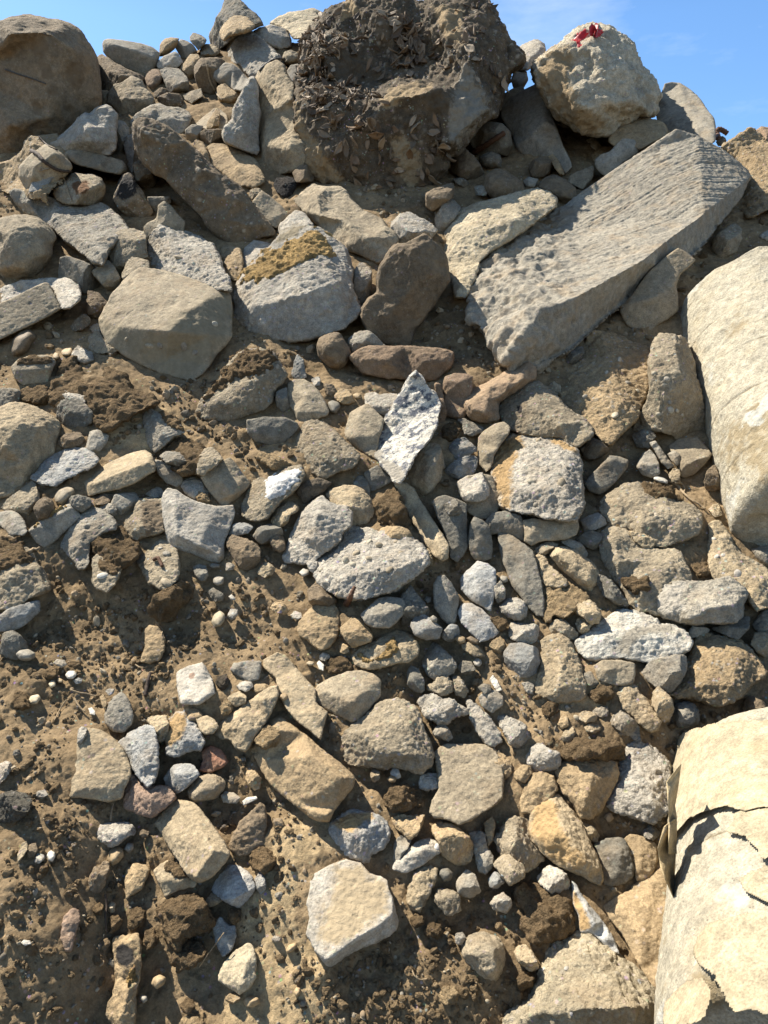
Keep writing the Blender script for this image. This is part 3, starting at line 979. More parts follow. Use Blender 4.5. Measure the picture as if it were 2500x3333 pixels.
DATA = """
A|boulder|s|bt|i|.12,.0,.0,.5|huge brown stained boulder face rising to a rounded rim against the sky|-60,140 0,140 60,125 120,112 190,100 250,108 300,125 350,122 410,140 450,165 480,195 510,240 540,280 560,320 585,370 595,430 600,500 605,560 610,610 590,660 540,700 480,760 380,840 250,920 150,980 60,1010 -80,1010|60,200,.2;300,190,.2;450,300,.18;520,560,.12;300,700,.18;60,750,.18|bn:440,370 480,390 520,440 500,540 430,520 400,440;bn:180,240 260,230 300,300 250,350 180,320;bn:230,370 300,380 330,480 260,470;bn:180,580 240,600 260,700 200,680;bn:300,500 350,520 340,580 280,560
A|boulder|c|bn|a|.5,.2|brown pebbly boulder wedged between the stained giant and the dark cut slab|575,340 610,325 650,345 700,385 760,415 820,440 870,460 860,490 740,530 700,560 640,555 600,540 580,440
A|stone|c|tn|a|.6,.1|small tan stone tucked behind the half shaded lump at the giant boulder's rim|610,540 650,545 660,600 640,640 612,620
A|concrete_slab|k|mg|i|.3,0|dark cut slab with pale top lying on the skyline beside the giant boulder|615,260 625,240 650,232 720,240 850,262 920,285 960,320 955,345 940,400 900,440 850,445 780,425 700,390 650,350 620,310|690,268,.26;800,300,.3;925,345,.22
A|stone|s|tn|r|.7,.2|rounded tan stone on the skyline at the end of the dark cut slab|958,340 960,270 985,235 1030,224 1075,230 1065,260 1050,290 1000,335
A|concrete_chunk|k|mg|a|.4,-.1|grey smooth sided chunk leaning on the rounded tan skyline stone|1045,275 1085,235 1120,245 1160,270 1185,310 1150,330 1110,375 1090,350 1065,310
A|concrete_chunk|c|mg|a|.4,0|small dark spiky chunk poking up on the skyline left of the tall point|1140,220 1165,187 1190,195 1240,240 1225,270 1190,300 1160,265 1140,245
A|concrete_chunk|c|dg|a|.3,.2|tall pointed dark grey chunk whose tip is cut by the picture's top edge|1345,-15 1400,-20 1440,0 1480,45 1530,80 1560,110 1580,150 1530,170 1450,200 1400,250 1340,300 1300,330 1265,270 1255,225 1260,195 1300,110 1335,50
A|stone|c|tn|r|.6,.2|tan rounded lump sitting in the lap of the tall pointed chunk|1315,190 1340,150 1370,110 1410,88 1480,100 1535,150 1500,190 1440,205 1380,220 1345,250 1325,240
A|stone|c|wb|a|.7,.1|small knobbly chunk below the tall pointed one with a bump on top|1190,320 1215,275 1250,265 1300,280 1325,310 1290,340 1200,335
B|concrete_chunk|c|cr|i|.7,.1|pale broad chunk with sunlit sloping top beside the dark leafy mass|140,140 200,100 260,75 350,62 410,50 440,65 480,95 470,120 420,140 385,190 370,230 290,235 250,185 200,160|250,135,.2;330,130,.25;430,110,.2;380,180,.12
A|concrete_chunk|x|lg|a|.7,.2|grey lumpy conglomerate sloping down from the skyline, pitted all over|1345,260 1375,215 1440,205 1500,190 1560,215 1600,270 1640,300 1680,340 1690,360 1640,385 1570,420 1530,465 1500,470 1440,390 1350,360|1450,260,.1;1560,320,.12;1500,400,.1
B|concrete_chunk|c|lg|a|.6,0|grey knobbly block lying on top of the pitted conglomerate slope|40,190 85,165 150,150 215,165 255,190 275,250 270,285 200,300 160,270 90,240 45,215
A|concrete_chunk|k|lg|i|.9,.3|white topped chunk with a clean bright facet below the rounded tan skyline stone|940,400 945,370 985,335 1050,308 1070,320 1100,375 1060,410 990,420 950,412|1045,345,.2;1000,395,.22
A|stone|c|tn|a|.5,-.1|tan pointed stone between the white topped chunk and the shaded brown block|1070,405 1110,375 1140,325 1185,320 1200,345 1170,400 1165,470 1130,500 1120,440
A|boulder|s|bn|a|.1,-.1|dark brown square boulder in shade under the pitted conglomerate|1165,400 1200,350 1300,345 1350,360 1360,420 1310,440 1300,490 1310,540 1310,580 1260,570 1200,545 1170,470
A|stone|s|rb|r|.5,.1|reddish brown round stone beside the half shaded lump|865,480 875,440 920,412 960,420 985,460 955,510 915,545 880,520
A|concrete_chunk|c|mg|a|.5,0|mid grey pebbly chunk next to the reddish brown round stone|960,420 1000,405 1070,410 1110,425 1130,490 1130,550 1080,575 1010,565 985,500
A|stone|c|bn|a|.6,0|small brown rough stone under the mid grey pebbly chunk|910,560 930,530 980,522 1015,540 990,565 950,592 920,585
A|stone|c|bn|a|.5,0|flat brown stone above the long ridge shaped chunk|940,590 1000,557 1080,565 1105,590 1090,635 1050,655 990,640 950,615
A|stone|k|wb|i|.5,.2|squarish small grey stone with a clean edge behind the dirt pocket|1095,570 1150,545 1210,530 1218,580 1190,595 1150,625 1110,600|1150,570,.2
A|paving_block|k|mg|i|.7,.3|grey paving block lodged on edge below the pitted conglomerate|1280,465 1290,420 1350,375 1400,385 1440,415 1500,485 1480,520 1460,555 1400,540 1310,500|1395,420,.2;1330,475,.22;1440,540,.15
A|stone|s|tn|a|.4,0|tan lump under the paving block lodged on edge|1300,520 1350,500 1390,535 1450,560 1420,625 1360,640 1310,600
A|concrete_chunk|k|mg|a|.2,-.1|grey wedge in shadow at the end of the long ridge shaped chunk|1110,780 1150,745 1220,755 1195,800 1195,850 1150,860 1115,820
A|paving_block|k|wb|a|.8,.1|broken paving block lying in the dirt pocket near the summit|1160,745 1250,680 1290,640 1320,655 1365,690 1370,730 1350,775 1240,780 1190,775
A|stone|c|tn|a|.6,.2|upright tan fragment standing against the block in the dirt pocket|1240,775 1245,735 1275,690 1300,645 1320,655 1315,720 1310,770
A|stone|s|bn|a|.2,0|low brown stone in shade beneath the broken block of the dirt pocket|1180,805 1230,778 1340,775 1350,825 1330,870 1240,865 1190,835
A|boulder|c|wb|i|.4,.2|half shaded lump with a sandy cap beside the giant stained boulder|645,620 650,560 690,515 740,495 790,458 850,480 870,520 905,560 930,600 920,630 860,660 790,690 770,720 720,690 690,650|790,500,.15;740,590,.28;840,600,.25
A|concrete_chunk|c|mg|i|.5,0|long ridge shaped chunk lying across the top of the leaning brown slab|785,740 800,700 830,670 880,650 910,630 960,622 1010,645 1080,650 1130,670 1155,700 1140,740 1100,800 1060,810 1000,770 930,730 850,720 810,750 795,780|900,690,.14;1010,700,.2;1100,730,.18
A|boulder|c|tn|a|.9,.2|rubbly tan mass sloping down from the foot of the giant boulder|-60,1000 60,960 110,930 140,895 150,850 180,815 260,808 340,805 380,850 420,950 380,1080 250,1180 130,1180 40,1160 -60,1120||
A|stone|c|mg|a|.3,0|narrow upright grey stone in the crack above the leaning brown slab|695,800 705,710 740,725 775,770 775,820 745,870 735,930 700,935
A|concrete_chunk|c|lg|i|.8,.2|bright wedge with one white sunlit facet and a pebbly shaded side|300,860 350,830 390,800 440,750 510,675 540,690 590,645 640,632 680,660 705,690 700,740 695,800 695,895 660,935 600,930 520,910 440,900 390,915 340,920|515,770,.3;560,850,.25;420,850,.18;640,760,.15
A|stone|c|lg|i|.6,.3|slender pale splinter standing beside the end of the leaning brown slab|740,870 760,815 800,803 805,900 800,1000 795,1055 770,1000 755,930|785,930,.2
A|stone|c|bn|a|.1,0|brown shaded stone hidden under the upper end of the leaning slab|795,985 850,950 900,1010 950,1060 930,1120 870,1150 820,1090
A|concrete_chunk|c|wb|a|.5,0|pebbly stained chunk with a rust coloured patch below the fallen twig|285,1150 310,1090 360,1060 390,1035 470,1035 560,1050 610,1075 630,1120 620,1175 580,1225 500,1235 420,1230 340,1200||rs:430,1090 520,1080 545,1130 500,1170 440,1160
A|paving_block|k|wb|i|.7,.4|worn angular block with sunlit top and brown underside beneath the fallen twig|118,1000 170,940 270,865 320,880 370,920 425,980 435,1005 390,1060 300,1110 165,1145 130,1090 112,1060|205,1000,.26;330,920,.3;200,1060,.24;390,1000,.16|
A|paving_block|k|bg|i|.5,.0|small slanted paving block with a faint moulded ring mark on its face|240,962 300,985 370,1045 350,1070 310,1085 270,1150 240,1160 170,1152 200,1060|250,1060,.12;320,1065,.16
A|concrete_slab|k|wb|i|.5,0|long narrow kerb piece lying level just right of the fallen twig|385,915 430,887 500,900 620,930 740,965 755,990 765,1030 720,1050 640,1035 520,1005 460,990 420,960|440,935,.2;600,985,.22;740,1010,.2
A|boulder|c|bt|a|.3,.1|egg shaped dark boulder with a soot black upper half|655,1200 655,1160 680,1100 720,1050 770,1040 800,1060 815,1105 850,1140 870,1180 905,1240 915,1270 880,1310 830,1332 790,1320 730,1270 670,1230||bk:655,1160 680,1100 720,1045 775,1035 815,1070 840,1140 740,1190
A|stone|k|mg|f|.2,0|flat grey shard in shadow beside the soot topped boulder|885,1180 1020,1180 1030,1215 960,1260 930,1270 890,1230
A|boulder|c|dt|i|.25,.1|great leaning brown slab like a whale back slanting down from the summit|800,760 805,730 830,708 865,705 940,730 990,755 1060,800 1120,850 1200,920 1260,990 1340,1060 1430,1110 1480,1160 1510,1230 1560,1290 1620,1345 1650,1390 1640,1410 1560,1425 1530,1450 1480,1490 1440,1495 1400,1475 1330,1435 1270,1380 1200,1300 1130,1220 1060,1150 1000,1070 930,1040 880,990 850,950 820,900 805,830|850,790,.14;1000,870,.15;1200,1020,.15;1400,1200,.15;1540,1350,.12;950,950,.13;1150,1130,.13;1350,1320,.13
A|boulder|s|tn|i|.6,.1|tan angular block with a clean grey notch behind the leaning brown slab|1235,880 1270,860 1330,865 1400,890 1480,920 1540,960 1560,1000 1595,1070 1590,1100 1520,1130 1440,1120 1380,1080 1320,1030 1265,990 1260,940|1330,920,.2;1420,1000,.22;1540,1050,.2
A|stone|c|tn|a|.7,.1|small tan flake between the leaning slab and the tan angular block|1145,855 1185,835 1220,855 1240,890 1255,940 1270,990 1210,940
A|concrete_chunk|x|lg|i|.9,.1|long grey conglomerate tongue running down beside the upright tan block|1500,470 1525,460 1545,500 1550,600 1560,680 1550,760 1555,850 1560,910 1540,935 1480,910 1410,885 1350,850 1335,810 1350,760 1395,720 1400,650 1430,600|1470,650,.1;1440,790,.13;1500,800,.1
A|concrete_slab|c|mg|i|.7,.1|long tilted slab with an earthy pebbled top and a smooth shaded edge|60,1150 90,1130 150,1145 240,1160 330,1190 430,1215 500,1225 600,1220 650,1240 720,1300 770,1360 775,1380 720,1420 660,1490 645,1550 615,1595 560,1575 480,1515 400,1455 330,1385 240,1315 150,1275 95,1215|170,1215,.2;330,1305,.22;500,1435,.22;610,1520,.2
A|boulder|s|wb|r|.3,.1|rounded beige boulder at the edge under the tilted pebbled slab|-60,1330 0,1310 80,1290 160,1290 240,1310 290,1350 320,1390 335,1430 310,1470 315,1530 290,1590 250,1640 200,1690 100,1705 20,1670 -60,1600
D|stone|k|dg|a|.2,0|dim grey stone in the hollow between beige boulder and fan of chunks|330,75 400,60 460,80 560,115 610,200 600,280 500,290 440,230 330,200
A|paving_block|k|wb|f|.3,0|upright broken paver with a jagged tooth standing behind the bright conglomerate|865,1360 890,1335 940,1315 950,1230 985,1205 1020,1230 1070,1290 1110,1330 1105,1390 1050,1420 960,1420 920,1480 890,1540 868,1520
A|boulder|c|wb|a|.4,.1|beige knobbly chunk leaning against the upright jagged paver|640,1520 670,1460 690,1400 740,1375 790,1372 870,1390 875,1460 890,1550 830,1560 780,1580 770,1620 775,1660 730,1680 680,1610
D|stone|k|wb|a|.4,-.1|small beige angular stone below the knobbly chunk, beside the flat topped boulder|545,155 600,110 650,80 690,130 725,200 720,250 665,290 620,275 600,225
D|stone|c|wb|a|.8,.1|small sunlit fragment caught between knobbly chunk and bright conglomerate|760,100 790,65 850,70 890,75 900,150 840,150 790,170 740,205 730,180
A|concrete_chunk|x|lg|i|.7,.15|bright grey conglomerate with white pebbles right behind the flat topped boulder|890,1450 915,1390 960,1350 1010,1365 1080,1385 1150,1400 1220,1430 1280,1470 1310,1530 1340,1600 1380,1690 1395,1750 1300,1740 1180,1700 1060,1670 960,1660 895,1640 888,1530|960,1440,.2;1080,1460,.2;1200,1510,.18;1100,1590,.15;1290,1640,.1
A|stone|c|tn|a|.8,.2|tan stone peeping out between bright conglomerate and the pale pebbly lump|1295,1480 1330,1440 1370,1432 1420,1460 1450,1510 1460,1600 1455,1670 1400,1690 1370,1660 1340,1580
A|stone|c|lg|a|.9,.1|pale pebbly lump left of the boulder with the sand covered top|1450,1540 1470,1490 1520,1440 1580,1412 1640,1430 1670,1450 1630,1510 1570,1550 1530,1590 1490,1635 1452,1645
B|stone|c|wb|r|.8,.2|small rounded stone perched by the wire left of the leafy mass|220,345 235,310 270,300 315,320 328,350 310,375 260,392 235,380
B|stone|k|mg|a|.5,0|grey flat stone beneath the perched rounded one, against the leafy mass|245,430 270,390 310,383 345,400 355,460 340,510 290,510 260,470
B|concrete_slab|s|wt|i|.38,.4,.12|upright tan kerb block standing below the summit with rough broken upper end|60,480 80,420 130,380 190,370 230,400 250,460 290,500 295,560 290,640 300,720 330,790 360,860 362,950 350,1000 300,1030 260,1040 220,1050 190,1065 140,1030 100,980 85,900 80,830 65,790 62,700 75,620 60,540|130,880,.24;260,890,.24;270,600,.16;120,480,.12;110,700,.14|
B|asphalt_lump|b|bk|a|.5,.1|black asphalt lump at the foot of the upright tan kerb block|165,1110 190,1060 240,1030 275,1050 305,1090 300,1130 270,1180 230,1190 190,1160
B|stone|s|bn|a|.4,0|brown stone between the black asphalt lump and the dark leafy mass|280,1040 310,990 350,965 375,1000 410,1060 405,1090 350,1095 300,1095
B|stone|c|wb|a|.5,0|broken small stones heaped left of the black asphalt lump|20,1140 60,1125 100,1130 90,1165 40,1200 20,1185
B|paving_block|k|wb|i|.5,-.1|small slanted beige paver leaning on the foot of the brown whale back slab|38,1210 95,1142 150,1180 220,1240 255,1290 230,1325 185,1370 150,1355 90,1290|95,1165,.05;215,1285,.12
B|root_mass|x|dk|i|.3,.1,.0,.4|huge dark clump of earth and concrete covered in dead leaves against the sky|300,520,.1 330,440,.05 345,350,.05 370,280 390,200 430,140 490,85 540,60 600,40 640,0 660,-40 800,-60 950,-60 1000,20 1030,30 1110,20 1160,-30 1420,-40 1440,20 1490,90 1500,150 1530,190 1560,240 1600,290 1640,320 1655,360 1620,400 1570,420 1565,480 1540,540 1530,600 1500,690,.05 1430,730,.1 1380,770,.12 1340,820,.14 1310,870,.14 1280,910,.14 1230,940,.14 1200,1020,.14 1120,1080,.12 1080,1150,.12 1040,1170,.12 990,1220,.12 920,1260,.1 880,1290,.1 850,1340,.08 820,1300,.1 760,1280,.1 700,1250,.1 640,1200,.12 600,1120,.14 540,1105,.16 460,1110,.14 420,1060,.16 370,1010,.16 360,950,.18 345,880,.18 320,790,.18 295,720,.18 290,640,.16 300,570,.14|560,500,.1;560,590,.22;700,500,.06;720,600,.22;850,480,.05;850,600,.27;1000,470,.08;1000,570,.28;1110,470,.12;1140,540,.26;450,300,.14;520,200,.08;900,300,.03;700,300,.05;800,120,.08;1000,200,.02;1200,150,.1;1150,330,.06;1300,300,.16;1400,200,.12;1250,520,.2;1320,390,.2;1460,640,.14;1230,860,.22;1370,720,.2;1000,700,.24;700,800,.24;900,1000,.18;500,900,.22;480,680,.22;600,1000,.2;1100,850,.2;1060,1020,.17;820,1150,.14|tn:800,600 860,545 1000,505 1130,500 1150,520 1060,560 950,590 900,640 830,650;tn:295,620 330,660 350,750 440,860 520,1000 590,1080 540,1105 460,1100 370,1010 345,880 300,720;mg:1260,500 1300,380 1370,450 1470,650 1380,740 1290,870 1210,800 1230,640;dk:430,350 700,300 800,480 600,560 420,540;dk:880,150 1080,150 1080,400 880,420;dk:1060,560 1200,520 1230,700 1100,680;tn:1130,60 1300,40 1300,260 1180,220;tn:600,30 640,0 700,80 560,130;wt:860,840 1000,820 1060,1000 1000,1180 900,1000;dk:1060,960 1180,940 1150,1060 1080,1120
B|stone|c|lg|a|.6,.1|pale conglomerate stone tucked under the end of the trough shaped kerb|185,1390 205,1340 260,1290 310,1245 350,1270 410,1350 380,1390 290,1400 200,1420
B|concrete_chunk|c|lg|a|.4,0|pale conglomerate lump in the shaded hollow right of the trough shaped kerb|865,1330 900,1290 980,1268 1060,1290 1100,1330 1150,1380 1110,1440 1050,1460 960,1480 900,1440 870,1380
B|stone|c|mg|a|.3,0|grey stone in the hollow at the tip of the cream slab|1135,1260 1170,1190 1210,1180 1260,1210 1290,1250 1250,1320 1190,1390 1150,1400 1135,1320
B|boulder|s|wb|i|.6,.1|trough shaped kerb stone with a hollow groove along its top|285,1200 330,1160 400,1100 440,1110 500,1120 560,1115 600,1140 640,1200 700,1260 760,1290 820,1320 860,1360 905,1420 910,1450 870,1510 830,1560 790,1580 730,1550 660,1520 580,1480 500,1430 430,1350 390,1310 330,1260|430,1170,.32;530,1215,.1;650,1295,.08;740,1340,.14;600,1330,.34;450,1290,.36;720,1430,.36;850,1420,.3|
C|concrete_chunk|c|lg|a|.6,.1|pale lump on the skyline between the leafy mass and the red marked boulder|140,300 180,270 270,232 320,265 325,300 300,350 260,380 220,420 150,425 150,350
C|stone|k|mg|a|.3,0|grey stone under the pale skyline lump|115,480 130,440 160,412 210,420 220,480 195,525 130,530
C|concrete_slab|k|wb|i|.9,.2|pale flat strip of concrete behind the grey tilted block|60,610 80,560 130,530 190,515 200,550 130,600 90,660 60,690|120,570,.06
C|boulder|x|cl|i|1.05,.25,.0,.5|pale crumbly peaked boulder against the sky with red marks near its tip|250,430 260,390 300,350 370,300 430,265 470,220 520,185 580,155 640,160 700,170 740,185 800,230 840,270 860,330 890,390 930,430 970,480 1000,530 1010,570 990,620 990,660 970,690 880,710 800,740 740,780 720,800 640,810 560,790 460,740 390,690 350,640 310,560 270,490|600,300,.16;800,400,.18;850,600,.18;550,650,.2;420,480,.14;480,300,.1;640,480,.18|tn:250,430 270,385 380,300 450,270 500,370 470,520 560,640 680,720 640,800 560,780 450,730 390,680 340,600 290,530;rp:470,240 500,205 570,170 590,200 560,225 530,240 560,270 540,280 510,290 495,260;rp:640,180 670,185 660,205 640,210;rp:600,270 615,275 605,300 590,295
C|concrete_slab|k|mg|f|.7,.3|grey plate standing on edge behind the red marked boulder, half shaded|985,680 1000,620 1015,570 1040,500 1080,492 1130,500 1180,530 1230,570 1270,620 1300,670 1335,710 1345,760 1345,850 1300,870 1200,830 1090,800 1040,800 1000,740
C|stone|c|wb|a|.7,.1|small pebbly stone on the earth at the foot of the red marked boulder|375,730 400,700 430,705 480,745 470,768 420,760
C|boulder|s|tn|i|.6,.1|rounded tan boulder nestling below the red marked boulder|700,850 715,790 750,740 820,710 900,705 980,720 1030,740 1055,780 1045,820 980,850 890,900 850,880 780,850 740,880|800,760,.18;920,750,.2;980,790,.15
C|stone|c|cr|a|.8,.2|cluster like crumbly pale stone left of the rounded tan boulder|565,840 610,820 660,850 670,880 630,900 590,875
C|stone|c|tn|a|.8,.2|knobbly tan stone at the ragged end of the smooth grey panel|600,930 640,890 690,865 730,885 705,930 650,960 610,965
C|concrete_slab|k|mg|f|.3,.0|smooth grey panel with a ragged edge resting behind the big grooved beam|620,960 650,930 710,910 740,875 790,830 860,840 890,880 880,920 800,970 740,1030 690,1065 645,1030 620,990
C|concrete_chunk|k|mg|i|.45,.35|tall grey block leaning by the leafy mass with a clean sandy face|55,700 60,660 110,590 190,540 290,495 320,540 340,620 360,690 400,790 430,870 470,950 485,1000 460,1030 440,1050 410,1000 370,940 330,960 280,940 210,960 150,905 130,830|300,580,.12;325,725,.24;240,810,.24;150,875,.16
C|stone|s|bn|a|.2,-.2|dark brown stone under the tall leaning grey block|200,1045 230,970 290,940 340,930 385,990 355,1040 280,1075
C|stone|s|tn|a|.6,0|slim tan stone touching the foot of the tall leaning grey block|340,935 365,920 400,960 440,1050 420,1065 380,1010
C|stone|s|bn|a|.3,0|brown triangular stone beneath the tall leaning grey block and above the cream slab|280,1120 330,1040 370,1012 420,1050 480,1110 535,1150 490,1200 440,1240 400,1190 330,1140
C|stone|s|wb|a|.5,-.2|smooth stone with one sunlit tip between panel and grooved beam|450,1090 470,1040 540,1015 610,990 622,1020 600,1080 550,1135 500,1120
C|stone|k|mg|a|.2,0|grey stone in shade between the brown pair below the tall leaning block|190,1085 220,1060 285,1075 255,1125 210,1130
B|boulder|s|bn|a|.1,-.1|dark brown diamond shaped slab in shade beside the leafy mass|1220,1000 1250,940 1310,890 1370,940 1410,990 1430,1040 1380,1095 1320,1080 1240,1040
B|concrete_chunk|k|dg|a|.1,0|dim grey lump in shade under the grey tilted block, a stick across it|1330,830 1380,770 1450,730 1540,740 1590,790 1600,870 1570,940 1500,920 1440,940 1400,955 1370,900
B|stone|c|dg|r|.2,0|small rounded dim stone beneath the lump with the stick|1400,940 1470,910 1530,930 1535,1000 1470,1020 1420,1000
B|boulder|s|bn|r|.2,0|brown earthy mound of stone in shade above the cream slab|1420,1140 1440,1050 1500,1010 1570,1030 1660,1090 1680,1150 1640,1200 1500,1220
B|stone|s|bn|a|.2,0|brown stone lying at the foot of the dark leafy mass|1080,1160 1180,1100 1245,1100 1255,1170 1200,1220 1120,1270 1080,1240
B|stone|c|mg|a|.5,0|grey stone among gravel in the hollow above the cream slab|1370,1120 1420,1110 1455,1140 1440,1175 1380,1170
B|stone|c|dg|a|.5,0|flat dark stone among gravel below the dark diamond slab|1240,1070 1300,1070 1345,1095 1320,1130 1260,1100
C|concrete_chunk|x|tn|i|.75,.3|tan crumbly rock mass at the edge beyond the upper end of the grooved beam|1380,880 1420,850 1480,810 1550,765 1590,790 1640,830 1720,900 1720,1250 1600,1290 1540,1310 1500,1270 1440,1280 1400,1300 1460,1200 1520,1110 1550,1060 1520,1010 1460,950 1400,910|1500,880,.15;1600,950,.2;1600,1130,.2
C|boulder|s|rb|a|.6,.1|reddish brown stone on the skyline at the edge above the tan rock mass|1575,790 1620,757 1700,770 1720,880 1660,860 1600,820
C|stone|c|wb|a|.5,.1|tan stone in the gap below the tan rock mass and above the pale column|1310,1510 1340,1420 1400,1370 1470,1325 1500,1360 1500,1440 1470,1510 1380,1560
C|stone|c|lg|a|.8,0|small white stone at the edge in the dark gap above the pale column|1605,1420 1640,1385 1700,1380 1700,1440 1650,1445
C|stone|c|bn|a|.5,0|small dark stone by the rusty bar on the skyline|1345,850 1385,812 1412,840 1395,875 1360,875
C|stone|c|wb|r|.6,0|tiny pale stone between the rusty bar and the tan rock mass|1372,885 1395,852 1425,862 1422,895
E|boulder|s|bn|i|.15,-.1|broad brown slab standing in shade between sandy boulder and cream slab|835,90 860,35 900,-5 960,-15 1000,-35 1070,-75 1110,-45 1150,-5 1190,55 1205,110 1225,210 1170,290 1110,380 1070,440 1010,510 980,615 900,605 830,585 780,565 720,515 690,425 690,380 740,310 790,280 790,190 820,110|1000,20,.16;1000,250,.16;850,420,.12;1120,150,.13
E|concrete_chunk|c|mg|a|.3,.1|narrow pebbly chunk squeezed between the sandy topped boulder and the broad brown slab|645,200 660,120 690,95 745,100 755,160 755,230 750,300 700,355 660,310 640,260
P|concrete_slab|c|cr|i|.75,.2,.14|cream broken slab with sunlit top resting on the end of the grooved beam|1437,754 1467,700 1521,673 1614,645 1690,624 1746,613 1790,624 1814,645 1812,673 1763,711 1700,755 1640,790 1590,825 1565,850 1548,900 1520,970 1483,970 1467,908 1451,854 1445,800|1489,781,.34;1586,745,.36;1676,715,.34;1770,668,.2;1500,900,.2;1620,770,.2|
P|concrete_beam|m|mg|i|.8,.15,.16,.6|massive grooved concrete beam slanting down from the upper edge, broken at its lower end|1516,946,.06 1546,898,.05 1565,833,.04 1614,800,.03 1681,760,.02 1760,715,.01 1841,667,.0 2001,548,.0 2199,417,.0 2273,439,.01 2359,488,.03 2435,553,.06 2447,575,.03 2414,646,-.08 2343,738,-.16 2278,814,-.2 2200,880,-.2 2110,930,-.2 1969,1040,-.2 1860,1140,-.2 1744,1201,-.18 1676,1199,-.08 1646,1180,-.02 1576,1077,.02 1538,1044,.04|2425,592,.07;2294,694,.1;2186,770,.12;2088,850,.14;1970,915,.15;1860,974,.16;1765,1015,.18;1690,900,.11;1640,880,.09;1900,740,.04;1690,1100,.12;2080,720,.06;1880,860,.1|
F|boulder|k|wb|i|.35,-.05|worn block in shadow jammed under the grooved beam beside the pale column|770,390 780,360 840,300 900,210 960,140 1050,60 1120,15 1170,40 1225,85 1180,130 1130,170 1105,240 1120,310 1120,390 1060,440 1000,475 940,525 890,535 830,495 790,445|830,345,.15;1000,300,.18;1090,240,.1
F|concrete_chunk|c|wb|a|.35,-.1|dark pebbly conglomerate in shade along the edge of the upper pale column|960,600 1000,520 1060,450 1110,430 1150,460 1170,560 1210,700 1240,820 1260,920 1290,1000 1280,1100 1220,1150 1120,1180 1040,1120 960,1110 840,1110 900,1000 950,860 950,700
F|stone|c|dg|a|.2,0|dim stone in the black gap under the grooved beam|430,680 470,620 520,600 560,600 550,670 500,710 450,710
F|stone|c|wb|a|.5,0|small beige stone at the gap beside the tan smooth stone and pitted chunk|320,840 370,810 415,840 420,900 380,905
D|stone|c|dg|a|.2,0|dark grey flake of stone beneath the end of the square edged block|395,505 440,460 510,395 545,440 540,475 490,505 420,520
D|stone|c|bn|a|.4,0|brown knobbly stone to the side of the flat topped boulder|520,330 530,265 560,260 600,290 650,345 635,405 590,450 540,440 515,380
D|concrete_chunk|c|lg|i|.8,.2|rough pale chunk lying behind the square edged block at the edge|0,270 20,245 100,225 200,205 300,196 400,195 440,215 470,240 490,290 470,335 420,375 372,378 342,310 300,240 240,262 120,312 20,350 -20,330|120,270,.1;300,250,.2;420,270,.25;450,310,.15|
D|paving_block|k|wb|i|.42,.1,.16|long square edged grey block jutting in from the edge, smooth faced|-60,370 0,345 100,300 200,250 270,222 290,225 330,300 375,375 300,420 200,470 100,515 0,565 -60,590|160,395,.01;60,440,.01|
D|stone|p|bn|r|.4,0|brown smooth cobble under the long square edged block|65,620 80,550 130,510 180,500 215,530 225,545 190,590 160,640 100,665 70,655
D|stone|c|wb|a|.7,.2|beige crumbly stone at the lower corner of the flat topped boulder|525,555 545,530 590,510 620,550 660,600 705,635 660,648 580,642 530,615
D|stone|c|lg|a|.7,.2|little pale stone tucked at the flat topped boulder's left corner|535,500 560,470 600,460 615,510 560,520
D|boulder|k|wb|i|.5,.05|large flat topped grey boulder with a pebbly shaded front|592,440 610,390 640,350 670,290 740,215 790,165 840,135 900,140 980,145 1060,170 1140,190 1220,215 1300,235 1350,250 1385,300 1395,400 1385,470 1390,540 1350,600 1300,650 1260,720 1220,770 1150,815 1080,800 1000,785 900,740 830,710 760,670 700,630 640,590 610,530 595,480|740,488,.22;870,503,.28;1010,510,.34;1110,410,.32;1240,320,.22;1000,680,.14;1250,540,.2;840,300,.2;1000,280,.2|cg:1040,440 1110,400 1250,310 1345,255 1400,320 1390,540 1150,815 830,710 620,540 600,470 740,500 870,512 1010,515
P|boulder|c|lg|i|.5,.1|big boulder with a yellow sand covered top and a rough grey front|754,979 765,925 787,892 814,863 868,819 881,803 914,759 957,738 1001,732 1033,743 1077,776 1120,803 1136,835 1150,884 1153,919 1153,952 1169,990 1175,1009 1163,1028 1120,1071 1060,1093 979,1109 936,1112 870,1098 841,1087 797,1077 765,1028|860,912,.2;960,875,.26;1060,830,.2;830,1000,.22;980,960,.3;1090,920,.24|yl:765,928 790,890 815,865 868,819 900,808 960,780 1010,740 1060,765 1090,800 1082,832 1030,838 1006,854 936,881 854,919 820,915;cg:914,759 957,738 1001,735 960,770 890,800
E|boulder|s|bn|r|.2,0|small dark brown mottled boulder below the sandy topped one|425,600 445,550 500,525 560,520 590,560 620,610 635,660 600,720 560,745 500,730 440,670
E|stone|c|mg|a|.2,0|grey stone in shade behind the long brown kerb shaped stone|610,560 680,510 740,510 800,560 850,610 740,625 680,640 640,660
E|boulder|s|rb|i|.3,0|long reddish brown stone lying level in shade under the broad brown slab|620,665 680,620 740,600 820,605 960,605 1080,605 1200,620 1250,640 1245,700 1220,740 1150,800 1110,810 960,800 860,795 760,780 700,770 650,710|700,680,.14;850,685,.22;1080,690,.22;1190,690,.14
E|stone|c|bg|i|.4,.2|thin blue grey shard standing in the dirt below the dark mottled boulder|275,760 290,700 310,650 350,690 355,750 365,790 320,805 285,800|325,730,.15
E|stone|c|lg|a|.7,0|little pale shard lying next to the ribbed upright chunk|390,800 430,775 450,800 445,835 410,845
E|stone|s|bn|a|.5,0|small brown cubic stone behind the ribbed upright chunk|460,850 475,825 520,828 540,855 515,915 480,890
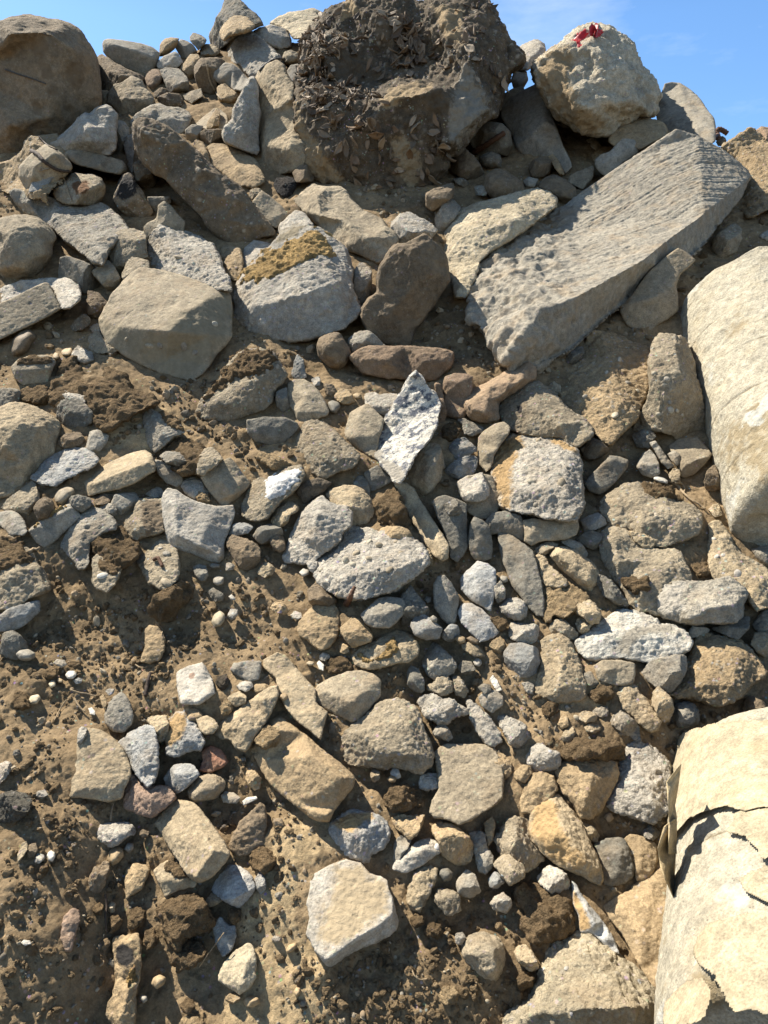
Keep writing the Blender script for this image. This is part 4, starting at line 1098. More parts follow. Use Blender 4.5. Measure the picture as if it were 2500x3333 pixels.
E|stone|c|tn|a|.7,.1|small tan crumbly stone between ribbed chunk and white slab|530,900 560,860 610,850 640,900 660,940 620,955 560,945 530,935
E|pebble|p|tn|r|.7,0|pebble beside the crumbly tan stone uphill of the small beige paver|640,895 665,880 692,890 690,915 660,920
E|stone|k|dg|a|.3,0|dark grey thin stone right beside the earth capped boulder|175,940 185,860 220,838 250,850 250,900 260,950 275,990 220,1000 180,960
D|concrete_slab|k|dg|f|.15,0,-.02|dark grey stone with a pale streak in the hole under the earth capped boulder|1480,1045 1580,1025 1715,1030 1785,1060 1797,1090 1755,1140 1715,1180 1635,1200 1535,1180 1485,1120
D|boulder|c|wb|i|.45,.1|boulder capped with clumped earth, its lower front pale and pebbly|1175,990 1190,955 1240,890 1300,820 1350,740 1380,700 1430,650 1500,620 1560,615 1645,640 1685,700 1720,780 1685,830 1645,860 1640,940 1585,985 1515,1010 1480,1030 1350,1055 1250,1045 1180,1020|1400,840,.24;1560,800,.26;1450,960,.2;1290,950,.2|so:1190,960 1240,890 1300,820 1350,740 1380,700 1430,650 1500,620 1560,615 1645,640 1670,700 1620,760 1500,800 1420,800 1350,850 1260,920
P|concrete_chunk|x|tn|i|.75,.1|large pitted chunk with pebbles under the grooved beam, its upper corner shaded|1817,1229 1839,1201 1871,1180 1887,1158 1904,1125 1909,1098 1925,1077 1958,1079 1996,1088 2045,1109 2083,1120 2118,1136 2115,1180 2113,1223 2115,1245 2104,1288 2094,1321 2077,1364 2056,1386 2018,1418 1985,1451 1958,1435 1931,1408 1925,1391 1904,1370 1860,1337 1828,1304 1820,1266|1980,1180,.18;2010,1320,.22;1930,1270,.2;2080,1230,.1
F|stone|s|bn|a|.2,0|brown stone in shadow under the large pitted chunk|530,1220 600,1150 660,1170 710,1195 695,1245 640,1275 570,1295
F|concrete_chunk|c|dg|a|.3,0|dark grey flat stones' uppermost slab in the shaded pocket by the pale column|840,1130 900,1100 960,1110 990,1140 950,1190 950,1215 870,1210
E|stone|s|rb|a|.3,-.2|narrow reddish stone behind the edge of the white speckled slab|1130,815 1170,830 1185,900 1205,1000 1195,1060 1150,1075 1165,960 1140,880
E|brick|k|rb|i|.3,.1|upright square brown brick with a pale sunlit top|1185,820 1195,785 1250,765 1330,770 1362,785 1360,850 1330,1000 1310,1045 1260,1040 1190,1015|1210,808,.18;1285,818,.26;1280,1030,.2
E|boulder|s|rt|r|.6,.1|smooth reddish tan stone with a wavy top by the upright brown brick|1290,930 1310,890 1360,860 1430,830 1520,780 1580,735 1650,705 1700,695 1740,740 1740,800 1650,860 1580,900 1520,940 1515,1010 1530,1040 1460,1065 1400,1060 1340,1035 1300,980
F|boulder|c|wb|i|.6,.2|wedge shaped beige rock with sooty black specks above the orange sided boulder|25,970 60,930 130,850 180,815 240,803 290,815 340,860 400,910 440,960 500,1010 560,1050 610,1100 605,1140 560,1180 520,1210 470,1195 400,1155 300,1145 200,1135 110,1105 40,1025|150,960,.2;260,960,.26;420,1070,.24|bk:150,960 180,955 190,1010 160,1000
E|soil_clod|d|so|a|.6,.1|brown earth clod with a pebble beside the white speckled slab|1175,1110 1210,1060 1260,1055 1295,1100 1260,1150 1210,1185 1180,1150
E|stone|c|mg|f|.6,0|flat grey flakes' largest piece under the smooth reddish tan stone|1265,1040 1320,1035 1380,1070 1430,1090 1430,1115 1360,1145 1310,1130 1300,1080
E|stone|c|bg|a|.5,.1|bluish shard under the flat flakes right of the white speckled slab|1215,1210 1250,1165 1310,1145 1370,1170 1390,1230 1330,1260 1270,1290 1230,1260
E|stone|c|bg|a|.4,0|grey angular stone below the bluish shard, facing the orange sided boulder|1185,1360 1230,1310 1280,1275 1360,1245 1400,1280 1410,1320 1370,1370 1310,1400 1230,1390
E|concrete_slab|k|wb|i|.5,.4|slim standing stone with one sunlit side left of the orange sided boulder|1395,1150 1430,1110 1490,1070 1550,1055 1590,1090 1580,1130 1530,1190 1490,1260 1470,1340 1440,1360 1400,1310 1390,1240|1500,1120,.2;1450,1250,.22
E|concrete_slab|k|wb|i|.4,-.1|broad paver fragment standing behind the small pale chunk, next to orange sided boulder|1330,1380 1420,1370 1480,1380 1500,1440 1520,1500 1522,1560 1500,1635 1400,1645 1330,1600 1315,1540|1400,1560,.05
F|boulder|x|lg|i|.85,.2|large pale boulder with an orange left side and grey pebbly front|0,1290 20,1240 70,1180 120,1130 190,1110 250,1130 330,1150 420,1170 480,1200 520,1230 545,1320 530,1370 550,1440 555,1560 540,1610 500,1655 400,1650 320,1640 250,1610 180,1610 100,1590 45,1560 50,1500 10,1440 -5,1370|150,1250,.2;300,1250,.24;440,1330,.24;300,1480,.26;130,1480,.2;460,1520,.2|or:0,1290 20,1240 70,1180 120,1130 190,1115 190,1220 140,1310 120,1450 105,1575 45,1560 50,1500 5,1430;or:330,1155 420,1170 480,1205 520,1235 480,1240 400,1200
E|concrete_chunk|c|lg|a|.75,.1|small pale rough chunk lying on top of the broad paver fragment|1255,1430 1290,1400 1350,1375 1420,1360 1430,1400 1460,1440 1465,1490 1430,1530 1360,1535 1290,1520 1260,1490
E|concrete_chunk|c|lg|a|.7,.1|pale pitted chunk behind the small beige paver and left of the white slab|690,930 720,885 780,880 800,900 860,885 920,890 950,925 880,1010 840,1045 790,1030 750,980 700,965
E|stone|p|dg|r|.6,0|dark rounded pebble beside the ribbed upright chunk|490,940 520,925 560,940 570,965 540,1010 505,1000
E|concrete_chunk|k|wb|i|.5,.1|ribbed upright chunk with a fluted left edge and rough right side|245,900 250,830 290,800 350,800 400,830 440,870 480,940 500,990 490,1020 430,1040 375,1050 325,1088 290,1000 250,940|300,860,.16;370,900,.24;400,1000,.22;310,1000,.2
E|paving_block|k|wb|i|.5,.2|small beige paver block on its corner left of the white speckled slab|578,1155 600,1090 625,1000 700,960 730,945 780,990 830,1040 820,1100 800,1150 790,1230 790,1290 720,1250 650,1200|690,985,.2;660,1140,.26;770,1140,.2
E|paving_block|k|dg|i|.3,.1|dark striated paver fragment under the tip of the white speckled slab|705,1365 790,1315 850,1370 885,1410 840,1440 755,1478 730,1420|770,1390,.15
E|stone|k|dg|a|.3,0|dark angular stone beside the striated paver fragment|640,1420 650,1375 690,1365 730,1400 750,1460 745,1505 690,1480 650,1455
E|boulder|s|wb|a|.3,.1|beige boulder with a sandy patch in the shadow of the white speckled slab|970,1330 1010,1265 1075,1195 1110,1165 1150,1180 1200,1210 1235,1270 1220,1320 1180,1340 1170,1400 1120,1470 1060,1500 1010,1475 975,1420
E|concrete_chunk|x|wb|i|.6,.2|crumbly beige chunk full of small holes left of the small beige paver|300,1200 320,1130 350,1060 400,1045 470,1060 540,1110 600,1180 650,1220 685,1260 670,1310 640,1340 560,1350 500,1390 450,1395 400,1370 370,1310 330,1260|400,1150,.2;500,1200,.24;450,1300,.24;600,1270,.18
E|concrete_slab|w|wh|i|1.0,.45,.06|leaning pointed slab with a speckled silvery white face in the middle of the heap|745,1190,-.07 800,1090,-.07 860,990,-.07 920,890,-.07 980,790,-.07 1020,742,-.02 1060,790 1100,850 1150,890 1175,950 1160,1020 1155,1070 1110,1150 1070,1210 1020,1260 980,1340 950,1400 920,1430 880,1410 850,1370 810,1320 780,1270 765,1230,-.04|766,1195,.005;880,990,.005;1000,775,.005;960,1080,.01;1060,1000,.01;850,1250,.01;950,1290,.01|lg:750,1185 780,1170 830,1270 900,1300 960,1350 950,1400 920,1430 850,1370 780,1270
E|stone|s|dk|f|.2,0|dark brown flat piece in shade right of the white washed block|300,1475 360,1410 430,1390 525,1420 470,1475 400,1520 350,1560
D|boulder|s|wt|i|.45,-.1|large round beige boulder cut by the edge, gritty skinned|-60,1000 0,975 60,950 130,945 200,960 270,990 330,1020 365,1070 355,1110 340,1170 330,1230 300,1270 260,1310 200,1370 170,1410 130,1450 60,1510 0,1510 -60,1500|120,1060,.3;240,1080,.28;150,1300,.25;20,1200,.3;0,1080,.26
D|stone|c|dg|a|.2,0|dim grey stone at the edge above the large round beige boulder|-30,860 40,850 100,850 130,880 130,940 60,960 -30,960
D|paving_block|k|wb|i|.4,0|sand dusted paver half sunk in dirt below the smooth cobble|65,730 110,680 180,660 260,655 320,665 335,700 310,760 290,820 210,830 140,840 90,800|90,745,.16;190,745,.22;300,735,.18|so:80,725 110,680 180,660 320,665 330,705 240,720 150,720
D|pebble|p|tn|r|.7,0|round cream pebble next to the tan oval one above the earth mound|315,660 330,640 352,645 356,668 340,683 320,678
D|pebble|p|tn|r|.7,0|tan oval pebble touching the small pale jagged stone|365,635 390,615 430,612 437,640 412,662 375,660
D|stone|c|lg|a|.7,.1|small pale jagged stone in front of the flat topped boulder's corner|425,650 440,610 470,595 520,625 570,650 585,680 570,705 530,715 470,695 430,680
D|soil_clod|d|so|i|.7,.1|root matted earth mound sloping below the flat topped boulder|285,930 290,850 330,780 380,690 440,670 480,740 560,760 640,730 680,740 740,780 800,850 850,890 930,920 960,935 870,980 800,1020 720,1060 660,1105 600,1095 560,1040 500,1000 420,980 340,980|400,780,.1;520,850,.16;680,850,.16;800,920,.1
D|stone|c|lg|f|.8,.1|oblong whitish stone lying on the root matted mound|370,890 390,870 450,885 505,900 515,940 460,925 390,915
D|concrete_chunk|c|dg|a|.5,.1|dark crumbly pebbled chunk at the foot of the root matted mound|295,970 340,900 420,910 500,930 560,1000 555,1060 490,1105 400,1085 340,1045
D|soil_clod|d|so|a|.6,.1|earth lump between the round beige boulder and the root matted mound|125,870 150,850 210,840 280,830 295,900 285,965 200,945 130,930
D|stone|s|bn|a|.6,.1|brown gold stone wedged by the large round beige boulder|335,1165 370,1125 440,1110 490,1120 515,1160 490,1195 430,1215 370,1215 345,1195
D|stone|k|mg|a|.4,0|upright grey stone above the tips of the plate like blue grey rock|515,1180 525,1110 560,1098 620,1110 655,1140 640,1190 610,1225 580,1255 545,1240 515,1215
D|concrete_chunk|c|mg|i|.5,.2|grey broken chunk with earth on its shoulder in the middle of the dirt|855,985 880,970 940,1000 1000,1010 1060,1040 1110,1120 1040,1145 1000,1195 930,1245 890,1205 870,1135 855,1060|930,1060,.18;960,1140,.18|so:940,995 1000,1005 1065,1040 1110,1120 1040,1110 980,1060
D|soil_clod|d|so|a|.8,.1|sandy earth heap on the slope right of the loaf shaped block|920,1270 980,1200 1050,1150 1130,1150 1190,1190 1250,1215 1210,1300 1180,1360 1100,1380 1000,1310
D|stone|c|mg|a|.6,.1|grey chunk half buried in the sandy earth heap|955,1260 1000,1235 1080,1240 1120,1265 1135,1300 1080,1325 1000,1305
D|concrete_chunk|k|mg|i|.4,-.1|grey oblong stone sliding down from the end of the loaf shaped block|920,1285 980,1288 1040,1330 1090,1360 1100,1420 1060,1450 1000,1425 950,1375|1010,1370,.15
D|stone|c|wb|a|.7,.2|beige split stone just behind the dark square paver|1150,1380 1180,1330 1190,1270 1230,1220 1270,1205 1310,1240 1340,1280 1300,1320 1220,1380 1190,1395
D|soil_clod|d|tn|a|.6,0|tan earthy lump above the white washed block|1515,1260 1575,1245 1665,1270 1745,1310 1705,1350 1645,1350 1575,1300
D|concrete_slab|c|lb|i|.8,.1|plate like blue grey rock with a sharp pale front edge|180,1395 220,1350 260,1300 330,1245 400,1215 470,1210 540,1215 580,1260 595,1290 560,1330 480,1360 400,1400 340,1445 270,1435 210,1415|300,1275,.14;450,1265,.2;560,1275,.1;350,1380,.14
D|paving_block|k|wt|i|.7,.2|loaf shaped beige block with a sunlit rounded top|485,1410 500,1390 560,1360 640,1310 720,1270 800,1240 870,1225 910,1250 935,1320 930,1355 880,1380 800,1430 720,1460 620,1480 530,1505 510,1460|530,1440,.26;640,1395,.34;760,1345,.36;890,1300,.3|
D|stone|c|lg|a|.8,.1|pale curved fragment under the dark square paver's left corner|1085,1440 1110,1400 1150,1385 1200,1395 1230,1440 1265,1490 1200,1500 1170,1525 1120,1495
D|soil_clod|d|tn|a|.6,0|sandy crumb of stone below the dark square paver|1175,1510 1195,1475 1240,1490 1268,1530 1230,1555 1190,1545
D|paving_block|k|wb|i|.35,.0|dark gritty square paver standing on its corner with a lit right flank|1200,1385 1250,1340 1310,1300 1380,1270 1410,1300 1460,1370 1505,1420 1490,1450 1440,1500 1350,1578 1300,1530 1250,1470|1270,1325,.1;1400,1490,.26;1330,1410,.18
D|concrete_chunk|c|wb|i|.7,.2|white washed block with peeling paint, pebbly at its broken end|1445,1560 1475,1490 1480,1430 1510,1395 1550,1385 1600,1400 1650,1360 1700,1340 1760,1320 1810,1310 1830,1370 1810,1430 1750,1490 1680,1540 1640,1590 1600,1640 1560,1655 1500,1650 1450,1620|1560,1440,.18;1680,1420,.2;1600,1540,.2;1780,1370,.14|wp:1575,1430 1600,1400 1650,1365 1760,1330 1815,1315 1815,1400 1740,1470 1670,1520 1600,1565 1580,1480
P|stone|c|wb|a|.5,.2|small beige flat stone at the edge beneath the round beige boulder|0,1655 30,1614 65,1573 104,1562 136,1582 130,1620 108,1652 92,1690 76,1684 50,1662 22,1660
G|paving_block|k|mg|i|.5,.3|broken grey block at the edge with one dark sawn side|-20,130 30,115 80,115 120,140 150,180 165,240 140,265 60,265 30,230 -20,190|85,150,.2;90,230,.16
G|paving_block|k|mg|i|.35,.0|dark oblong paver with a stripe of sand along its upper edge|170,235 200,205 270,160 340,105 420,68 450,100 490,145 440,200 380,250 320,310 270,338 220,310|225,212,.2;330,150,.25;430,95,.16|yl:190,220 270,160 340,108 400,78 410,88 340,130 260,185 205,230
G|stone|s|bn|r|.2,0|dark brown round stone above the sand striped paver|200,100 230,50 280,30 320,60 330,120 290,165 230,170
D|pebble|p|wb|r|.5,0|large smooth oval pebble between plate like rock and sand striped paver|325,1510 350,1465 400,1440 440,1450 452,1480 420,1520 380,1557 335,1547
D|stone|c|dg|a|.3,0|dim flat stone right of the large smooth oval pebble|395,1540 430,1500 480,1495 545,1520 545,1565 490,1600 430,1580
D|stone|s|bn|a|.6,0|flat brown stone under the loaf shaped block|555,1525 600,1495 680,1475 695,1500 650,1545 580,1570
D|stone|k|mg|a|.3,0|grey angular stone below the loaf shaped block, behind the broken step block|665,1550 690,1490 740,1455 820,1475 835,1525 800,1590 760,1640 700,1610 665,1570
D|stone|c|lg|a|.6,0|small light grey stone above the corner of the large upright paver|865,1495 910,1460 960,1440 990,1480 975,1520 910,1520
D|stone|c|mg|a|.4,0|grey lump just uphill from the sloping pebbly chunk|595,1570 640,1540 700,1560 710,1620 640,1640 600,1620
G|concrete_chunk|c|mg|i|.6,.2|sloping chunk with a smooth left flank and a pebbly grey end|365,330 390,260 410,220 470,150 510,110 560,95 620,110 670,150 700,190 690,230 620,250 580,280 540,310 535,370 540,430 510,465 470,470 440,420 400,370|510,190,.2;470,330,.22;600,180,.14
G|concrete_chunk|c|wb|i|.5,.2|broken step shaped block with a brown inner face left of the large upright paver|745,220 750,170 800,120 815,60 830,42 900,40 970,42 985,120 985,235 940,260 880,275 820,292 780,280 755,250|840,90,.18;855,210,.25;930,150,.08|bn:835,60 970,45 980,235 880,260 850,200
G|stone|k|bg|a|.5,.1|blue grey stone to the right of the large upright paver|1355,230 1390,195 1440,185 1500,190 1520,215 1490,250 1420,270 1375,260
G|stone|s|bn|a|.5,.1|brown earthy stone standing right of the large upright paver|1350,300 1370,252 1420,265 1490,290 1540,315 1565,350 1560,420 1530,480 1480,480 1420,440 1390,390
G|stone|c|wt|a|.8,.1|small cream stone in the dirt below the brown earthy stone|1530,490 1545,450 1600,425 1650,440 1655,475 1630,500 1590,515
G|soil_clod|d|so|a|.7,.1|crumbly earth bank below the sloping pebbly chunk|540,320 580,270 650,230 740,210 780,280 840,320 830,380 770,445 720,470 660,450 590,410 545,370
G|concrete_chunk|c|wb|i|.7,.1|pebbly lump with an earth cap sticking out of the bank|550,545 560,480 555,400 580,370 620,400 680,440 735,455 710,520 690,560 640,605 580,585|600,500,.15;650,520,.15|so:580,380 620,400 735,455 700,510 640,490 590,470
G|concrete_chunk|c|wb|i|.75,.15|beige pebbly chunk with a rusty nail sticking out of its face|815,420 850,380 910,330 960,290 1010,295 1030,325 1070,350 1075,420 1080,500 1050,550 990,590 950,580 890,550 850,480|930,380,.2;1020,440,.16;960,520,.16
G|paving_block|k|lg|i|.4,.0|large upright paver with a clean shaded face and a lit ragged flank|968,60 980,10 1005,-20 1060,-10 1100,20 1180,60 1300,90 1400,80 1410,130 1380,230 1350,300 1345,400 1310,430 1240,410 1130,370 1040,340 1005,300 985,230 975,130|1045,80,.2;1060,260,.26;1190,320,.28;1320,385,.18;1250,200,.18
G|soil_clod|d|so|a|.3,-.1|large brown earth clod under the chunk with the nail|885,700 920,640 980,590 1050,550 1090,520 1120,540 1160,590 1140,640 1090,690 1050,770 1000,785 930,775 900,750
G|stone|k|dg|a|.5,0|dim grey stone sunk in the shaded dirt right of the large brown clod|1155,450 1190,430 1240,445 1250,500 1230,550 1170,540
G|stone|p|mg|r|.7,0|small grey pebble in shaded dirt, left of the brown earthy stone|1278,525 1300,505 1345,515 1340,555 1305,567 1280,550
G|pebble|p|lg|r|.7,0|pale little pebble lying in shaded dirt below the brown earthy stone|1370,630 1390,615 1415,640 1412,655 1385,652
G|stone|s|dg|a|.4,0|dark worn stone in the shaded dirt above the big cream pebble|1238,590 1270,570 1350,620 1345,655 1280,660
G|stone|p|dg|r|.5,0|small dim pebble at the lower edge of the large upright paver|1255,445 1275,428 1318,435 1318,458 1275,462
G|stone|k|mg|a|.5,0|small bluish stone at the lower corner of the large upright paver|1340,430 1370,420 1412,440 1400,470 1355,475
G|concrete_slab|c|wb|i|.6,.1|thick slab at the edge with earth and straw on its sunny top|-60,290 0,270 60,265 120,290 160,340 210,400 250,470 300,550 300,590 250,620 180,640 110,690 40,710 -60,715|20,500,.22;130,465,.24;230,470,.2;270,580,.16|so:-60,300 0,275 60,270 120,295 180,370 210,430 100,450 0,490 -60,500
G|concrete_slab|k|bg|f|.15,0|dim bluish slab under the thick straw covered slab|-30,760 60,700 160,665 240,650 240,720 155,800 60,845 -30,840
G|boulder|s|dg|a|.15,0|dark stone in shade at the edge below the dim bluish slab|-30,850 40,815 110,850 165,910 155,970 100,1015 40,1000 -30,960
G|pebble|p|mg|r|.5,0|oval grey pebble at the foot of the dark edge stone|92,975 120,950 170,945 215,970 210,1000 170,1018 120,1012
G|pebble|p|cr|r|.8,.1|large cream oval pebble in the shaded dirt with a bright spot|1265,780 1285,735 1320,712 1350,735 1348,775 1320,810 1285,815
G|stone|c|lg|a|.7,.1|small pale stone right beside the large cream oval pebble|1365,730 1390,695 1430,710 1427,750 1390,772 1367,762
G|stone|s|tn|i|.5,.2|tan upright slip of stone half buried in the middle dirt|870,830 900,800 950,810 990,880 985,960 960,1010 900,1035 840,1025 870,930|900,900,.12;890,980,.14
G|pebble|p|wh|r|.8,.1|bright white round pebble among brown clods near the edge|390,1100 410,1075 450,1075 462,1100 440,1125 405,1125
G|pebble|p|cr|r|.8,.1|cream pebble in a row of three below the flat brown clod|290,1155 310,1130 335,1140 335,1168 305,1180
G|pebble|p|tn|r|.8,.1|tan little pebble touching the row's cream one|340,1130 355,1117 378,1128 375,1147 350,1147
G|pebble|p|cr|r|.8,.1|cream oval pebble lower left of the white round one|165,1260 185,1225 230,1215 247,1240 222,1275 180,1280
G|soil_clod|d|so|a|.7,.1|brown clod uphill from the row of three pebbles|255,1110 275,1065 320,1050 342,1070 335,1110 290,1132
G|soil_clod|d|so|a|.7,.1|big crumbly clod beside the cream oval pebble near the edge|70,1270 90,1210 130,1190 165,1230 180,1290 140,1312 100,1302
G|soil_clod|d|so|f|.7,0|flat brown clod just above the white round pebble|400,1040 430,1015 480,1022 487,1045 440,1058
G|stone|k|mg|f|.6,0|flat grey stone uphill of the white round pebble|318,1030 340,1005 390,1012 402,1040 370,1058
G|stone|k|bg|a|.6,0|narrow blue grey chip right of the white round pebble|437,1130 460,1112 497,1125 490,1150 455,1155
G|stone|c|lg|a|.8,.1|small white scrap of stone above the half buried grey brown cobble|630,1195 660,1180 690,1185 680,1212 655,1225
G|stone|k|wh|f|.8,.1|tiny white square chip in dirt left of the half buried cobble|530,1300 552,1295 572,1320 570,1342 540,1335
G|boulder|s|mg|i|.5,.1|half buried grey brown cobble above the pointed bluish chunk|625,1340 650,1270 700,1220 730,1200 780,1260 800,1330 790,1400 740,1450 680,1440 635,1400|700,1300,.16;720,1380,.14
G|stone|s|tn|f|.6,.2|thin tan chip leaning on the half buried cobble|597,1230 620,1212 642,1255 637,1312 612,1290
G|paving_block|k|lg|i|.9,.05|square pale paver with a faint red stain lying flat in the dirt|1058,1080,.1 1130,1045,.1 1215,1025,.1 1250,1075 1280,1140 1292,1210 1240,1250 1190,1285 1085,1275,.05 1065,1180,.1|1225,1075,.1;1245,1220,.11;1190,1262,.1;1095,1255,.1;1160,1150,.1|pk:1130,1090 1160,1080 1175,1100 1155,1125 1130,1120
G|paving_block|k|mg|i|.6,.0|small grey paver piece lying at the top end of the long half buried slab|1380,1070 1400,1030 1480,1015 1570,1018 1568,1070 1550,1130 1500,1145 1430,1110|1420,1060,.16;1550,1060,.1
G|soil_clod|b|dk|a|.5,.1|dark charred clod beside the square pale paver|1292,1150 1310,1110 1360,1088 1372,1140 1352,1187 1320,1202
G|stone|c|lg|a|.8,.1|thin light shard beneath the small grey paver piece|1405,1165 1460,1135 1510,1140 1520,1172 1480,1202 1430,1187
G|stone|c|wt|a|.8,.1|small angular beige stone uphill from the long tan stone|1365,1240 1400,1200 1430,1190 1480,1230 1472,1272 1420,1292 1380,1277
G|soil_clod|d|tn|a|.7,.1|tan clod near the lower right corner of the square pale paver|1318,1300 1340,1260 1390,1258 1402,1300 1372,1342 1330,1337
G|stone|s|tn|r|.8,.1|round topped beige stone at the upper tip of the long tan stone|1505,1190 1530,1155 1590,1150 1622,1172 1582,1212 1540,1222
P|concrete_slab|k|wt|i|.9,.0|long slab half buried under earth, sunlit sandy top, below the hexagonal stone|857,2148 903,2123 930,2134 963,2170 995,2208 1028,2246 1030,2290 1066,2318 1055,2360 1044,2408 1012,2381 968,2349 930,2305 908,2262 898,2208 855,2170|960,2220,.1;1020,2320,.12;1050,2345,.08
G|boulder|s|wt|i|.65,.2|long tan stone pointing up to the small grey paver piece|1285,1460 1310,1400 1380,1340 1450,1290 1540,1220 1620,1175 1665,1165 1675,1220 1645,1290 1605,1370 1545,1450 1500,1530 1470,1560 1420,1540 1380,1490 1330,1490|1450,1345,.22;1580,1255,.2;1470,1440,.2;1370,1420,.16
G|concrete_slab|k|wt|i|.6,.0|dark topped slab leaning in the dirt behind the pointed bluish chunk|460,1500 490,1440 530,1418 600,1430 690,1485 740,1540 785,1640 790,1700 745,1790 735,1840 650,1866 560,1845 415,1835 430,1730 450,1600|500,1500,.1;600,1600,.12;480,1780,.1;680,1780,.1
G|stone|c|lg|a|.7,.2|white flake behind the upper corner of the dark topped slab|460,1440 490,1410 525,1420 515,1465 485,1520 465,1510
G|concrete_chunk|c|wt|a|.8,.2|pale lump between pointed bluish chunk and the orange flanked one|870,1360 920,1338 1000,1345 1012,1400 1005,1480 970,1525 940,1490 925,1425
G|stone|s|tn|a|.8,.1|tan earthy stone behind the orange flanked chunk|1085,1320 1120,1290 1180,1290 1222,1330 1210,1375 1150,1400 1110,1370
G|paving_block|k|wt|i|.8,.1|small beige cut block beside the long tan stone's lower end|1175,1365 1240,1340 1290,1370 1314,1410 1282,1452 1230,1458 1200,1435|1220,1370,.15;1270,1420,.18
G|concrete_chunk|c|lb|i|.6,.15|chunk with an orange flank and white blue broken front|998,1520 1005,1440 1010,1370 1060,1325 1100,1320 1130,1360 1170,1390 1200,1440 1232,1500 1205,1555 1120,1565 1050,1597 1000,1582 990,1550|1070,1400,.2;1100,1500,.22;1170,1480,.16|or:1008,1380 1060,1328 1105,1330 1125,1400 1080,1480 1025,1530 1000,1520
G|concrete_chunk|c|lb|i|.7,.25|pointed bluish white chunk like a tooth pointing downhill|690,1515 740,1480 830,1420 880,1400 930,1415 945,1490 950,1580 950,1660 925,1740 885,1778 850,1740 800,1670 770,1600 720,1555|830,1490,.2;880,1620,.24;780,1540,.14;920,1520,.14
G|brick|s|rd|i|.7,.1|broken red brick fragment below the orange flanked chunk|1210,1545 1260,1525 1310,1540 1350,1580 1370,1625 1340,1650 1260,1690 1195,1680 1215,1620|1270,1590,.2;1300,1640,.16
H|concrete_slab|c|wt|i|.6,.1|narrow pale stone behind the right shoulder of the pebble studded boulder|1040,270 1070,262 1100,340 1135,420 1115,445 1085,400
H|stone|s|tn|a|.8,.1|tan stone showing over the top of the pebble studded boulder|755,250 800,220 850,210 930,205 980,230 1015,295 960,300 850,290
E|soil_clod|d|so|a|.8,.1|sunlit sandy earth left of the diagonal striped kerb piece|770,1560 800,1510 850,1470 900,1450 930,1520 965,1600 1005,1680 940,1710 880,1700 800,1670
E|boulder|s|wt|a|.65,.1|tan cracked boulder behind the tall grey white chunk|475,1490 520,1455 590,1435 660,1440 720,1470 760,1520 785,1580 770,1620 730,1670 640,1690 600,1630 540,1570 500,1530
H|stone|c|wt|a|.8,.2|small beige stone below the white washed block|150,180 170,120 220,80 270,55 325,90 310,120 270,140 240,200 200,225 165,210
H|stone|k|dg|a|.2,0|dim grey stone in the gap left of the tall grey white chunk|40,270 70,220 140,190 220,220 230,270 150,310 90,320
H|stone|s|bn|a|.3,0|brown stone in shade beside the foot of the tall grey white chunk|140,290 170,250 230,265 240,340 210,370 160,340
H|concrete_chunk|c|lg|i|.55,.25|tall grey white chunk with a lit left flank behind the pebble studded boulder|225,390 250,320 270,250 300,180 330,120 370,90 430,40 460,25 500,60 540,85 600,90 640,130 635,210 580,250 570,300 510,340 450,380 410,430 340,440 280,430 230,425|430,130,.3;400,280,.22;560,160,.14;330,300,.14
H|paving_block|k|dg|i|.4,-.1|dark upright paver right of the diagonal striped kerb piece|1115,60 1150,30 1200,22 1280,50 1330,75 1325,150 1338,330 1300,390 1270,425 1225,400 1215,320 1190,240 1150,150 1130,90|1190,80,.12;1270,200,.16;1280,330,.14
H|concrete_slab|k|dg|f|.2,0|dim flat stone right of the dark upright paver|1335,290 1345,200 1370,150 1420,170 1465,210 1478,300 1478,400 1430,420 1370,405 1345,360
H|concrete_slab|k|wt|i|.6,.3|diagonal striped kerb piece running down from the tip of the white slab|905,0 890,-50 960,-55 1010,-20 1040,40 1080,100 1110,150 1150,210 1190,270 1220,320 1215,400 1180,420 1130,390 1080,320 1030,230 980,150 930,60|970,20,.16;1060,160,.18;1150,300,.18;1185,370,.16
I|concrete_slab|k|dg|f|.2,0|dim slab in shadow behind the tall pitted tile|-60,200 0,130 80,115 170,140 205,200 200,300 130,280 60,250 0,260
I|concrete_chunk|k|wb|i|.4,0|layered beige chunk under the orange sided boulder|185,170 250,160 330,175 450,170 515,160 525,210 510,260 440,290 370,295 290,300 240,325 195,300 195,240|260,220,.15;400,230,.18
I|stone|k|bg|a|.3,0|dark blue stone beneath the lower corner of the orange sided boulder|525,185 560,140 640,125 680,160 692,195 640,225 560,250 525,225
I|stone|k|dg|a|.4,0|wedge of grey stone under the dark blue one|490,295 560,240 640,220 685,250 650,305 635,360 570,335
I|stone|k|mg|a|.3,0|thin grey stone at the upper end of the log shaped stone|405,300 460,280 540,310 580,370 570,400 500,355
I|stone|c|wb|a|.5,0|flat stone under the layered beige chunk|240,340 310,305 380,293 407,310 372,355 320,378 270,370
I|boulder|c|dg|a|.2,0|dark stone in shade left under the big triangular slab rock|625,480 690,490 740,560 800,640 845,700 800,715 740,670 650,610 625,545
F|paving_block|k|dg|i|.35,-.1|small brick sized paver with a sunlit end lying in the shaded pocket|553,1430 600,1370 660,1310 710,1258 770,1265 822,1285 815,1330 760,1400 700,1460 650,1497 590,1475|730,1280,.14;800,1312,.16;640,1455,.2;580,1425,.1
F|concrete_chunk|k|mg|a|.6,0|grey cubic chunk right of the brick sized paver|860,1310 890,1250 950,1220 985,1255 1005,1310 1012,1370 970,1395 910,1385 880,1345
F|concrete_slab|k|mg|f|.4,0|slender grey bar shaped shard pointing down at the oval white pebble|945,1180 985,1170 1020,1220 1060,1280 1100,1320 1060,1342 1020,1305 980,1235
